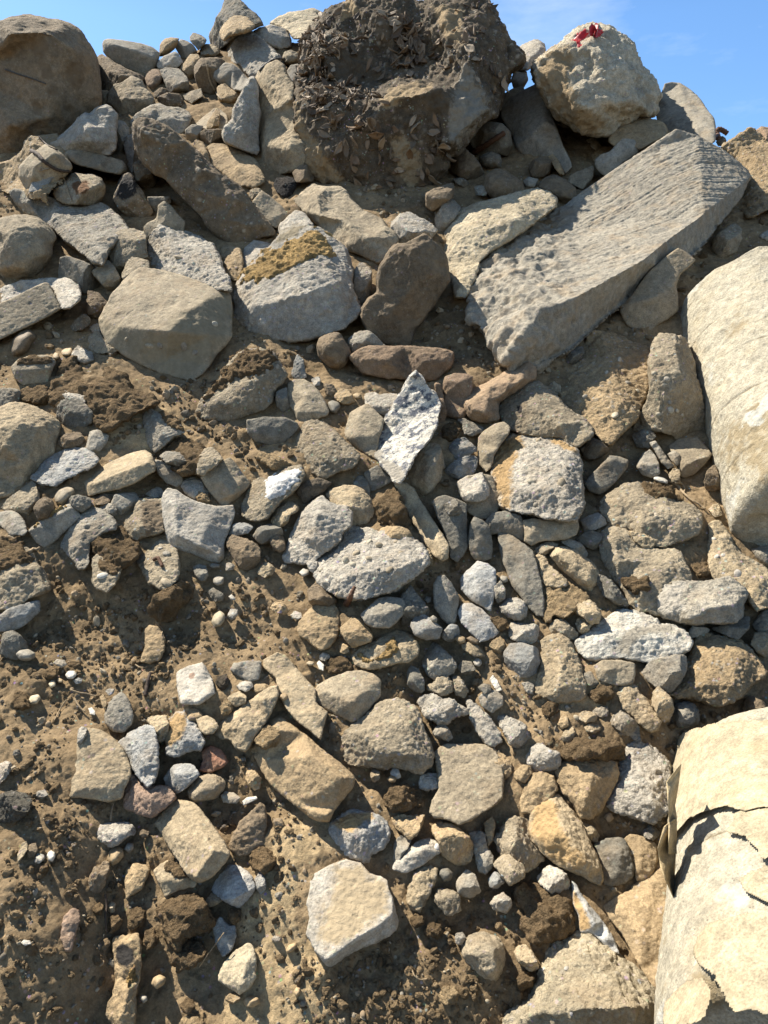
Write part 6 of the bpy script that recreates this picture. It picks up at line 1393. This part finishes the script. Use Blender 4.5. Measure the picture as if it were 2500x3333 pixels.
K|stone|k|mg|a|.7,.1|grey stone with a dark crack right of the dark round cobble|1250,830 1280,770 1330,730 1380,760 1402,830 1417,870 1370,907 1300,922
K|concrete_chunk|c|wb|a|.5,0|brownish crumbly lump under the dark round cobble|1110,880 1160,840 1230,850 1280,880 1294,960 1260,1022 1200,1002 1150,952
K|stone|c|lg|a|.75,.1|pale egg like stone right of the cracked grey one|1463,930 1490,890 1550,870 1592,910 1607,960 1570,997 1500,997
K|stone|c|wb|a|.4,0|small dim stone beside the grey fin shaped stone|1480,550 1505,505 1550,530 1555,580 1510,597
K|stone|k|bg|a|.4,0|dim bluish stone under the grey fin shaped stone|1450,790 1490,740 1545,760 1555,810 1510,850 1465,840
K|concrete_slab|k|lg|i|.85,.1|large hexagonal slab with a tan face and white broken rim lying on the sand|365,930,.12 380,860,.12 390,770,.12 440,740,.12 520,700,.12 600,672,.12 690,690,.12 740,750,.12 800,770,.12 850,800,.12 860,860,.12 880,900,.1 895,980,.06 912,1040 905,1090 860,1130 780,1170 700,1200 620,1240 550,1290 500,1320 470,1290,.08 420,1230,.12 390,1160,.12 365,1120,.12 385,1030,.12|490,1275,.12;560,1225,.13;640,1160,.13;770,1085,.13;880,1000,.12;600,900,.125;720,880,.12;480,1040,.12|wt:500,700 600,685 690,710 740,770 840,810 850,930 840,1000 750,1075 640,1145 560,1190 480,1200 430,1140 430,1020 530,880 540,790
K|boulder|s|wb|r|.7,.1|round topped beige stone half buried low in the dirt|1285,1230 1310,1150 1370,1110 1440,1105 1510,1130 1550,1190 1560,1260 1540,1340 1500,1410 1440,1390 1370,1340 1310,1280
K|stone|c|lg|a|.8,.1|small pale stone stuck to the round topped beige stone|1252,1150 1262,1112 1300,1105 1322,1140 1300,1185 1265,1182
K|pebble|p|tn|r|.8,.1|tan pebble on the sand below the hexagonal slab's left edge|240,1215 260,1180 300,1172 307,1195 275,1230 245,1234
K|stone|c|lg|a|.8,.1|small grey white stone on the sand left of the tan pebble|153,1150 175,1127 208,1140 200,1165 170,1168
K|pebble|p|tn|r|.8,.1|cream pebble low on the sand near the bottom edge|287,1470 300,1437 328,1442 330,1475 305,1502
K|soil_clod|d|tn|a|.8,.1|tan clod in the bottom dirt below the hexagonal slab's right end|1150,1490 1185,1435 1250,1432 1282,1480 1260,1535 1190,1545
K|soil_clod|d|so|a|.7,.1|earthy clod right of the hexagonal slab's corner|985,1030 1010,995 1060,1005 1070,1050 1030,1085 995,1070
K|soil_clod|d|so|a|.7,.1|brown earth clod under the brownish crumbly lump|1060,1095 1100,1050 1170,1060 1192,1110 1140,1145 1085,1135
L|boulder|s|tn|a|.6,.1|tan block behind the small pale stone above the orange topped rock|125,160 190,100 230,110 250,150 205,215 150,210
L|boulder|s|tn|i|.5,.2|brown stone with a lit left side behind the orange faced rock|170,330 190,250 240,160 300,145 370,170 405,250 360,300 280,370 235,405 180,390|260,240,.18;320,210,.12
I|concrete_chunk|c|lg|a|.75,.1|pale grey rough stone above the brown lit stone|208,1640 215,1570 250,1520 300,1508 350,1545 405,1570 420,1620 400,1667 330,1682 250,1692
I|soil_clod|d|so|a|.7,0|dark earth bank under the small beige stones on the right|300,1540 360,1470 440,1530 520,1480 600,1500 690,1480 780,1520 800,1600 700,1620 560,1600 440,1610 380,1580
L|boulder|s|tn|i|.65,.1|tan boulder with a rounded front left of the pale grey block|375,150 400,100 470,65 560,60 680,50 750,90 760,180 730,250 700,300 660,380 605,433 540,428 510,393 480,335 420,275 390,222|470,160,.2;600,180,.24;560,320,.22;690,180,.14
L|stone|c|wb|a|.4,0|grey stone half in shadow left of the orange faced rock|25,560 60,480 120,420 180,395 230,415 250,540 300,610 315,675 270,715 200,752 120,695 50,655
L|stone|c|wb|a|.6,0|beige knob below the half shadowed grey stone|10,700 40,650 90,640 150,680 200,720 195,782 110,822 60,772
L|stone|c|wt|a|.7,0|pale stone peeking out behind the orange faced rock|525,430 580,455 625,490 648,530 635,575 590,565 555,510
L|boulder|k|dg|i|.35,.1|dark rounded stone with a dim face in the gap right of the orange faced rock|615,580 680,550 760,537 800,550 830,620 855,720 850,780 800,820 720,838 670,820 640,730 625,650|680,640,.14;770,640,.18;760,760,.16
L|stone|k|tn|i|.6,0|pale brown flat stone between dark rounded stone and paper wrapped column|795,545 830,520 900,530 990,580 1000,665 965,770 920,795 870,805 850,720 825,620|900,620,.12;890,720,.12
L|stone|c|mg|a|.6,0|small grey stone above the pale brown flat one|903,490 930,460 1000,480 1012,520 970,557 920,542
L|stone|s|tn|a|.8,.1|small tan crumb of stone wedged at the paper wrapping|988,450 1010,415 1060,400 1065,455 1010,482
I|concrete_chunk|x|lg|i|.85,.15|pale grey block with a smooth left strip and warty face left of the wrapped column|765,1645 800,1560 825,1500 880,1495 960,1540 1030,1595 1075,1650 1080,1760 1065,1870 1075,1915 1010,1970 970,2000 900,1975 820,1945 740,1925 685,1885 690,1835 730,1745|850,1600,.14;830,1780,.18;950,1700,.18;960,1880,.18
L|boulder|s|wt|i|.7,.15|orange faced rock lying diagonally, its right flank pale|215,470 240,360 290,310 360,275 400,280 450,340 500,400 550,470 590,560 630,650 665,740 668,800 650,825 590,800 520,760 440,730 360,690 300,640 270,590 240,560|370,350,.2;450,510,.3;560,690,.26;320,560,.2|or:220,470 245,370 290,320 350,300 380,380 420,470 480,560 560,700 520,750 400,690 300,630 250,550
L|concrete_chunk|c|lg|a|.8,.1|pale grey stone under the orange faced rock|270,790 300,740 350,705 400,725 450,760 472,830 462,887 390,892 330,852 290,822
L|soil_clod|d|so|i|.75,.1|large lumpy earth mass left of the blue splinter rock|140,870 180,800 260,800 300,830 380,890 470,900 500,960 510,1080 430,1130 380,1170 300,1200 220,1180 190,1080 200,1000 150,950|220,880,.15;320,980,.22;430,990,.18;300,1110,.2
L|stone|c|wt|a|.7,.1|pale stone buried in the lower dirt left of the big cream boulder|130,1220 160,1170 210,1180 260,1250 285,1322 230,1342 160,1292
L|soil_clod|d|so|a|.6,0|brown clod above the left flank of the big cream boulder|140,1410 175,1350 230,1340 260,1385 225,1450 165,1460
L|concrete_slab|k|lb|i|.6,.25|thin blue splinter rock with an orange left face leaning by the sandy slab|480,795 510,820 545,890 590,950 650,1020 700,1090 740,1160 770,1240 720,1230 660,1170 610,1120 530,1110 520,1000 490,960|500,870,.12;570,970,.2;620,1060,.2;690,1150,.14|or:482,850 505,870 560,970 600,1080 530,1100 520,1000 492,960
L|concrete_slab|k|tn|i|.85,.1|sandy topped slab with a pale sawn edge between blue splinter and wrapped column|665,950 740,900 830,860 850,820 900,790 1000,735 1080,700 1110,1000 1110,1300 1090,1560 1040,1600 1010,1540 940,1400 860,1260 780,1120 700,1015|760,970,.08;960,860,.08;900,1150,.1;1010,1400,.1
L|boulder|x|cr|i|1.0,.25|big cream boulder rising from the bottom edge beside the wrapped column|60,1700 90,1600 200,1540 260,1450 290,1300 330,1220 360,1160 390,1180 450,1130 520,1095 590,1085 640,1120 700,1180 780,1270 850,1310 920,1380 980,1450 1030,1530 1000,1620 970,1740 500,1760 60,1740|560,1230,.2;700,1360,.26;850,1560,.3;400,1400,.22;500,1580,.28;250,1600,.2
"""
# ---------------------------------------------------------------- build
DETAIL = 1.0
slope = build_slope()
ZB0 = ZB.copy()
gm = bpy.data.materials.new('yard_ground'); t = NT(gm)
pos = t.n('ShaderNodeNewGeometry').outputs['Position']
col = t.mix(t.ramp(t.noise(pos, 1.5, 8.0, .65), .35, .65), rgba((.07, .052, .034)), rgba((.13, .10, .07)))
bs = t.n('ShaderNodeBsdfPrincipled', {'Base Color': col, 'Roughness': 1.0, 'Normal': t.n('ShaderNodeBump', {'Strength': .8, 'Distance': .03, 'Height': t.noise(pos, 40.0, 6.0)}).outputs[0]})
t.n('ShaderNodeOutputMaterial', {'Surface': bs.outputs[0]})
g = mesh_object('ground', [(-600, -600, 0), (600, -600, 0), (600, 600, 0), (-600, 600, 0)], [(0, 1, 2, 3)], gm, smooth=False)
g['kind'] = 'structure'; g['label'] = 'flat earth yard round the rubble heap'

for k, line in enumerate([x for x in DATA.strip().split('\n') if x.strip()]):
    make_rock(line, k)
finish_rocks()
BY = {R['o']['label']: R['o'] for R in ROCKS}

up = column('upper pale round column lying on the heap with thin spiral seams', (2432, 1018, 3.20), (2722, 1690, 2.20), .30, 2, .09, .06)
lo = column('lower pale round column in the near corner, wrapped in torn tan paper', (2640, 2665, 1.66), (2845, 3720, 1.02), .30, 5, .07, .0)


# ---------------------------------------------------------------- small things, found on the finished surfaces
bpy.context.view_layer.update()
DG = bpy.context.evaluated_depsgraph_get()


def hit(u, v):
    d = Vector(ray(u, v)).normalized()
    ok, loc, nrm, _, ob, _ = S.ray_cast(DG, Vector(CAM), d)
    return (loc, nrm, ob) if ok else (None, None, None)


def front_depth(u, v):
    loc, n, ob = hit(u, v)
    return 5.5 if loc is None else float((np.array(loc) - CAM) @ FWD)


PB, PF = ico(3)


def embedded(owner, tile, spots, tones):
    o = BY[owner]
    for (x, y, rx, ry) in spots:
        u, v = pts_of(tile, '%f,%f' % (x, y))[0]
        loc, n, ob = hit(u, v)
        if ob is not o:
            continue
        z = float((np.array(loc) - CAM) @ FWD); k = TS * z / FPX
        a = n.orthogonal().normalized(); a.rotate(Matrix.Rotation(random.uniform(0, 6.28), 3, n)); b = n.cross(a)
        R3 = np.array([a * (rx * k), b * (ry * k), n * (min(rx, ry) * k * .6)])
        V = (PB * (1 + .05 * perlin(PB * 1.5 + x)[:, None])) @ R3 + np.array(loc) + np.array(n) * (ry * k * -.05) - np.array(o.location)
        e = bpy.data.objects.new('embedded_pebble', fast_mesh('embedded_pebble', V, PF, MAT['p'])); COL.objects.link(e); e.parent = o
        c = random.choice(tones); e.color = (*c, 1)


TONES = [(.36, .31, .22), (.31, .25, .165), (.40, .36, .28), (.27, .235, .18)]
embedded('pebble studded pale boulder in the centre of the heap', 'H', [(660, 370, 30, 22), (600, 410, 20, 26), (740, 302, 26, 20), (645, 435, 22, 17), (860, 468, 28, 20), (485, 560, 20, 34), (800, 318, 24, 20), (545, 385, 24, 18), (450, 470, 16, 14), (690, 270, 18, 14), (795, 462, 15, 12), (900, 300, 18, 15), (930, 365, 17, 13), (545, 615, 18, 13), (520, 520, 14, 12), (740, 400, 16, 22)], TONES)
embedded('large pale boulder with an orange left side and grey pebbly front', 'F', [(280, 1165, 22, 18), (240, 1415, 28, 22), (420, 1420, 34, 24), (500, 1610, 24, 18), (265, 1550, 22, 18), (330, 1350, 20, 16)], TONES)
embedded('bright grey conglomerate with white pebbles right behind the flat topped boulder', 'D', [(1075, 70, 30, 20), (1050, 138, 20, 16), (1180, 150, 22, 17), (960, 90, 16, 14)], TONES)
embedded('dark pebbly conglomerate in shade along the edge of the upper pale column', 'F', [(1075, 985, 24, 20), (1000, 1012, 18, 14), (1070, 940, 16, 13), (1115, 990, 12, 18), (1050, 800, 22, 22), (975, 765, 16, 13), (1145, 1015, 11, 11)], TONES)
embedded('large pitted chunk with pebbles under the grooved beam, its upper corner shaded', 'F', [(770, 685, 17, 22), (820, 822, 24, 20), (740, 1015, 32, 22), (560, 905, 18, 14), (880, 870, 18, 15), (690, 760, 16, 11)], TONES)
embedded('large flat topped grey boulder with a pebbly shaded front', 'D', [(1105, 605, 30, 18), (960, 600, 22, 18), (1290, 470, 22, 18), (830, 720, 24, 15), (1170, 640, 20, 16), (900, 600, 30, 14), (760, 560, 18, 13)], TONES)
embedded('beige pebbly chunk with a rusty nail sticking out of its face', 'G', [(1000, 545, 44, 30), (1000, 372, 30, 24), (960, 340, 18, 14)], TONES)
embedded('long pale oval stone with a white tip', 'K', [(1150, 598, 22, 18)], [(.6, .57, .52)])
embedded('pebbly lump with an earth cap sticking out of the bank', 'G', [(615, 505, 34, 24)], [(.5, .46, .38)])
embedded('large pale rock at the edge under the lower end of the upper column', 'I', [(1350, 390, 18, 13), (1392, 382, 16, 14), (1480, 500, 34, 24), (1330, 285, 18, 14)], [(.42, .34, .24), (.45, .4, .33)])
embedded('broad pebbly mound of conglomerate with earth on top beside the pale column', 'I', [(960, 135, 24, 14), (1030, 225, 26, 16), (850, 210, 26, 18)], TONES)
embedded('big cream boulder rising from the bottom edge beside the wrapped column', 'L', [(450, 1325, 22, 14), (310, 1330, 10, 14), (480, 1600, 14, 10), (380, 1190, 24, 12)], [(.42, .38, .32), (.3, .28, .26)])

nail_owner = BY['beige pebbly chunk with a rusty nail sticking out of its face']
stick('nail', '', '', 'G', '918,412 935,402 950,398 962,425 974,450', 12, 'rust', .014, .1, parent=nail_owner)
ring_owner = BY['small slanted paving block with a faint moulded ring mark on its face']
stick('moulded_ring', '', '', 'A', '259,1013 254,1021 247,1024 240,1019 241,1011 248,1007 256,1010 262,1017 272,1012 280,1015 286,1009 293,1014', 4, 'gravel', .003, .0, parent=ring_owner)

stick('twig', 'dark crooked twig lying across the paving blocks below the giant boulder', 'twig', 'A', '190,905 230,930 262,965 310,1000 352,1020 400,1028 460,1025 540,1020', 14, 'wood', .012, .55, 'twigs, roots and wires in the rubble')
stick('twig', 'thin hanging side shoot under the dark crooked twig', 'twig', 'A', '352,1030 378,1065 395,1100 410,1150 432,1210', 5, 'straw', .01, .5, 'twigs, roots and wires in the rubble')
stick('twig', 'slim bare twig slanting on the rubbly tan mass above the crooked one', 'twig', 'A', '235,820 262,850 300,880 345,900', 6, 'wood', .01, .4, 'twigs, roots and wires in the rubble')
stick('wire', 'thin bent wire hanging over the dark brown square boulder near the summit', 'wire', 'A', '1243,390 1250,440 1262,490 1288,540 1310,575 1332,600', 7, 'straw', .012, .2, 'twigs, roots and wires in the rubble')
stick('wire', 'dark wire arching over the head of the upright tan kerb block', 'wire', 'B', '80,425 110,395 150,365 190,352 222,352', 7, 'wire', .012, .1, 'twigs, roots and wires in the rubble')
stick('wire', 'dark line of wire on the face of the giant stained boulder', 'wire', 'A', '30,415 110,445 190,470 275,502', 5, 'wire', .006, .3, 'twigs, roots and wires in the rubble')
stick('stick', 'reddish rotten stick across the dim lump beside the leafy mass', 'stick', 'B', '1372,912 1420,885 1480,845 1552,798', 20, 'rust', .02, .2, 'twigs, roots and wires in the rubble')
stick('rebar', 'bent rusty bar end curling up on the skyline right of the grey plate', 'rebar', 'C', '1365,835 1352,800 1362,776 1390,785 1416,803', 17, 'rust', .03, .1)
stick('dry_root', 'dry pale stem lying in the earth beside the white egg shaped pebble', 'root', 'F', '1062,1410 1110,1432 1148,1478 1200,1525 1245,1550 1282,1580', 9, 'straw', .012, .3, 'twigs, roots and wires in the rubble')
stick('dry_root', 'side stem forking off the dry pale one', 'root', 'F', '1100,1422 1135,1425 1158,1455 1150,1490', 6, 'straw', .012, .3, 'twigs, roots and wires in the rubble')
stick('dry_root', 'pale wavy root in the dirt right of the cream oval pebble', 'root', 'G', '425,1190 470,1205 520,1212 555,1222 600,1228', 6, 'straw', .01, .4, 'twigs, roots and wires in the rubble')
stick('dry_root', 'short curled root below the pale wavy one', 'root', 'G', '448,1245 470,1280 490,1305 512,1318', 7, 'straw', .01, .3, 'twigs, roots and wires in the rubble')
stick('dry_root', 'straight thin root slanting in the dark dirt by the cream oval pebble', 'root', 'G', '400,1250 370,1290 345,1335 325,1375', 5, 'straw', .01, .3, 'twigs, roots and wires in the rubble')
stick('dry_root', 'white rootlet under the tan upright slip of stone', 'root', 'G', '812,1038 835,1052 860,1056 885,1050', 5, 'straw', .01, .3, 'twigs, roots and wires in the rubble')
stick('dry_root', 'forked rootlets hanging under the large brown earth clod', 'root', 'G', '935,780 955,805 975,830 968,865 975,905', 4, 'straw', .012, .4, 'twigs, roots and wires in the rubble')
stick('stick', 'dull stick standing in the dirt left of the square pale paver', 'stick', 'G', '872,1225 880,1180 890,1130 903,1085', 14, 'wood', .012, .3, 'twigs, roots and wires in the rubble')
stick('dry_root', 'thin straw stalk pointing at the cream pyramid stone', 'root', 'J', '1195,1318 1240,1250 1290,1185 1345,1110', 5, 'straw', .02, .3, 'twigs, roots and wires in the rubble')
stick('twig', 'upright thin twig above the dark ended post stone', 'twig', 'J', '632,880 640,950 632,1020 642,1110', 7, 'wood', .015, .3, 'twigs, roots and wires in the rubble')
stick('twig', 'short twig in the shaded dirt above the half moon stone', 'twig', 'J', '665,440 668,395 682,335', 6, 'straw', .012, .3, 'twigs, roots and wires in the rubble')
stick('wood_splinter', 'reddish wood splinter under the pebble studded boulder', 'wood splinter', 'H', '602,678 625,640 640,600 655,570', 22, 'rust', .02, .5, 'twigs, roots and wires in the rubble')
stick('dry_root', 'curly root in the bottom dirt under the hexagonal slab', 'root', 'K', '1000,1340 1015,1372 1045,1392 1090,1388', 5, 'straw', .012, .3, 'twigs, roots and wires in the rubble')
stick('dry_root', 'knotty root lying on the straw covered slab at the edge', 'root', 'G', '175,362 200,345 220,348 240,335', 12, 'straw', .012, .3, 'twigs, roots and wires in the rubble')

# torn red plastic standing on the peaked boulder
def scrap():
    zc = front_depth(1935, 122) - .01
    vs = []; fs = []
    def petal(ps, bend):
        b = len(vs); m = len(ps)
        for s in (0, 1):
            for i, (u, v) in enumerate(ps):
                z = zc + bend * (i - m / 2) * .008 + s * .004
                vs.append(CAM + ray(u, v) * z)
        fs.append(tuple(range(b, b + m))); fs.append(tuple(range(b + 2 * m - 1, b + m - 1, -1)))
        for i in range(m):
            j = (i + 1) % m
            fs.append((b + j, b + i, b + m + i, b + m + j))
    petal([(1921, 118), (1918, 100), (1917, 88), (1923, 80), (1927, 72), (1930, 79), (1937, 84), (1938, 95), (1934, 107), (1930, 118)], 1.0)
    petal([(1930, 120), (1935, 105), (1938, 90), (1936, 78), (1941, 73), (1947, 78), (1948, 90), (1943, 104), (1938, 120)], -1.2)
    petal([(1938, 122), (1944, 106), (1948, 92), (1956, 98), (1966, 104), (1958, 112), (1950, 121)], .6)
    org = np.mean(vs, 0)
    o = mesh_object('plastic_scrap', [v - org for v in vs], fs, MAT['red'], smooth=False); o.location = org
    tag(o, 'torn red plastic scrap sticking up on the tip of the peaked boulder', 'plastic scrap')


scrap()

leaf_cloud(BY['huge dark clump of earth and concrete covered in dead leaves against the sky'],
           [('B', '350,230 470,160 600,230 560,330 520,480 680,520 640,640 400,620 330,520', .42, .085), ('B', '880,130 1060,150 1060,380 900,400', .12, .10),
            ('B', '400,100 1500,30 1540,600 1200,450 700,500', .16, .075), ('B', '330,560 760,560 1200,700 1240,1000 900,1250 700,1150 500,950', .24, .085)], 620,
           'dead_leaves', 'dry brown leaves clinging all over the dark earth clump')

# torn tan paper on the columns: degrees round the column, metres along it
GRAV = [(.28, .23, .155), (.24, .195, .13), (.34, .28, .19), (.2, .175, .135), (.29, .21, .125), (.17, .14, .1)]
EARTH = [(.24, .172, .098), (.2, .142, .08), (.29, .208, .118), (.22, .158, .09)]
scatter('gravel', 'small rounded gravel strewn over the earth between the stones', 1700, .003, .010, GRAV, 'gravel', .05, 11)
scatter('rubble_crumbs', 'broken crumbs of concrete and stone filling the gaps of the heap', 2400, .005, .016, GRAV, 'gravel', .16, 12, lambda u, v: np.clip(1.25 - np.abs(u - 1500) / 1500 - (v > 2600) * .4, .1, 1))
scatter('soil_crumbs', 'crumbs of dry earth strewn over the slope', 7500, .003, .016, EARTH, 'd', .14, 13)

PAPER = 'paper_wrap'


def col_coord(c, u, v):
    """degrees and metres on a column for a photo point on its face"""
    d = ray(u, v); d = d / np.linalg.norm(d)
    w = CAM - c['A']
    dp = d - (d @ c['ax']) * c['ax']; wp = w - (w @ c['ax']) * c['ax']
    a = dp @ dp; b = 2 * dp @ wp; e = wp @ wp - c['r'] ** 2
    disc = b * b - 4 * a * e
    tt = (-b - math.sqrt(max(disc, 0))) / (2 * a)
    p = CAM + d * tt - c['A']; l = p @ c['ax']; q = p - l * c['ax']
    return math.degrees(math.atan2(q @ c['e2'], q @ c['e1'])), l


def wrap_px(c, pts, seed, **kw):
    P = [col_coord(c, u, v) for u, v in pts]
    r0 = P[0][0]
    P = [((a - r0 + 180) % 360 - 180 + r0, l) for a, l in P]
    return wrap_patch(c, P, seed, **kw)


wrap_px(lo, [(2215, 2410), (2290, 2375), (2400, 2360), (2560, 2360), (2560, 2640), (2440, 2655), (2380, 2640), (2330, 2650), (2270, 2670), (2220, 2710), (2190, 2760), (2196, 2600)], 3, label='large torn sheet of tan paper round the upper end')
wrap_px(lo, [(2400, 2650), (2560, 2640), (2560, 2800), (2500, 2820), (2430, 2740), (2385, 2720)], 6)
wrap_px(lo, [(2410, 2880), (2500, 2830), (2560, 2850), (2560, 3000), (2500, 2960), (2440, 2920)], 8, curl=.006)
wrap_px(lo, [(2270, 3100), (2320, 3030), (2420, 2995), (2500, 2990), (2560, 3000), (2560, 3330), (2400, 3330), (2340, 3200), (2300, 3170)], 12)
wrap_px(lo, [(2180, 3270), (2240, 3220), (2300, 3190), (2330, 3240), (2320, 3330), (2200, 3390), (2175, 3340)], 15, tint=(.38, .31, .2))


def flap(pts, tint=(.36, .28, .16)):
    """a stiff strip of paper peeled away from the left side of the wrapped column"""
    ys = np.linspace(min(p[1] for p in pts) + 1, max(p[1] for p in pts) - 1, 40); nx = 10
    verts = []; faces = []; rows = 0
    for y in ys:
        xs = []
        for i in range(len(pts)):
            (x1, y1), (x2, y2) = pts[i], pts[(i + 1) % len(pts)]
            if (y1 > y) != (y2 > y):
                xs.append(x1 + (x2 - x1) * (y - y1) / (y2 - y1))
        pc = lo['A'] + lo['ax'] * np.clip((CAM + ray(2190, y) * 1.5 - lo['A']) @ lo['ax'], 0, lo['L'])
        zc = float((pc - CAM) @ FWD) + .0
        for k in range(nx):
            t = k / (nx - 1)
            z = zc - .05 * (1 - t) + .010 * math.sin(y * .05 + 4 * t)
            verts.append(CAM + ray(min(xs) + (max(xs) - min(xs)) * t, y) * z - lo['org'])
        rows += 1
    for r in range(rows - 1):
        for k in range(nx - 1):
            q = r * nx + k
            faces.append((q, q + 1, q + nx + 1, q + nx))
    o = mesh_object(PAPER, verts, faces, MAT['paper']); o.parent = lo['o']; o.color = (*tint, 1)
    so = o.modifiers.new('thickness', 'SOLIDIFY'); so.thickness = .002
    o['label'] = 'stiff brown paper strip peeled off the left side'


flap([(2168, 2545), (2215, 2485), (2205, 2560), (2195, 2620), (2200, 2660), (2200, 2780), (2175, 2780), (2176, 2640)])
flap([(2160, 2690), (2200, 2660), (2198, 2760), (2190, 2920), (2150, 2830), (2140, 2760)], (.33, .25, .14))
# ---------------------------------------------------------------- sun, sky, camera
SUN = np.array([-.5, .3, .81]); SUN /= np.linalg.norm(SUN)
w = bpy.data.worlds.new('World'); S.world = w; w.use_nodes = True
t = NT(w)
sky = t.n('ShaderNodeTexSky', sky_type='NISHITA', sun_disc=False, air_density=1.0, dust_density=.4, ozone_density=2.2)
sky.sun_elevation = math.asin(SUN[2]); sky.sun_rotation = math.atan2(SUN[0], SUN[1])
tc = t.n('ShaderNodeTexCoord').outputs['Generated']
mp = t.n('ShaderNodeMapping', {'Vector': tc, 'Scale': (2.2, 2.2, 7.0), 'Rotation': (0, 0, .5)})
wisp = t.math('MULTIPLY', t.ramp(t.noise(mp.outputs[0], 1.7, 7.0, .6), .5, .78), .30, True)
zz_ = t.n('ShaderNodeSeparateXYZ', {0: tc}).outputs[2]
hs_ = t.n('ShaderNodeHueSaturation', {'Saturation': 1.18, 'Value': t.ramp(zz_, .42, .75, 1.45, .6), 'Color': sky.outputs[0]})
colr = t.mix(wisp, hs_.outputs[0], (9.0, 9.3, 9.6, 1.0))
bg = t.n('ShaderNodeBackground', {'Color': colr, 'Strength': .075})
t.n('ShaderNodeOutputWorld', {'Surface': bg.outputs[0]})
L = bpy.data.lights.new('sun', 'SUN'); L.energy = 5.0; L.angle = math.radians(.53); L.color = (1.0, .94, .84)
lo_ = bpy.data.objects.new('sun', L); COL.objects.link(lo_)
lo_.rotation_euler = Vector(SUN).to_track_quat('Z', 'Y').to_euler()
cd = bpy.data.cameras.new('camera'); co = bpy.data.objects.new('camera', cd); COL.objects.link(co)
cd.sensor_fit = 'VERTICAL'; cd.sensor_height = 24.0; cd.lens = 24.0 * FPX / H
cd.clip_start = .05; cd.clip_end = 2000
co.location = CAM; co.rotation_euler = (math.pi / 2 - PITCH, 0, 0)
S.camera = co
S.view_settings.view_transform = 'Standard'; S.view_settings.look = 'None'; S.view_settings.exposure = 1.1; S.view_settings.gamma = 1.0
S.render.engine = 'CYCLES'
S.cycles.max_bounces = 5; S.cycles.diffuse_bounces = 3
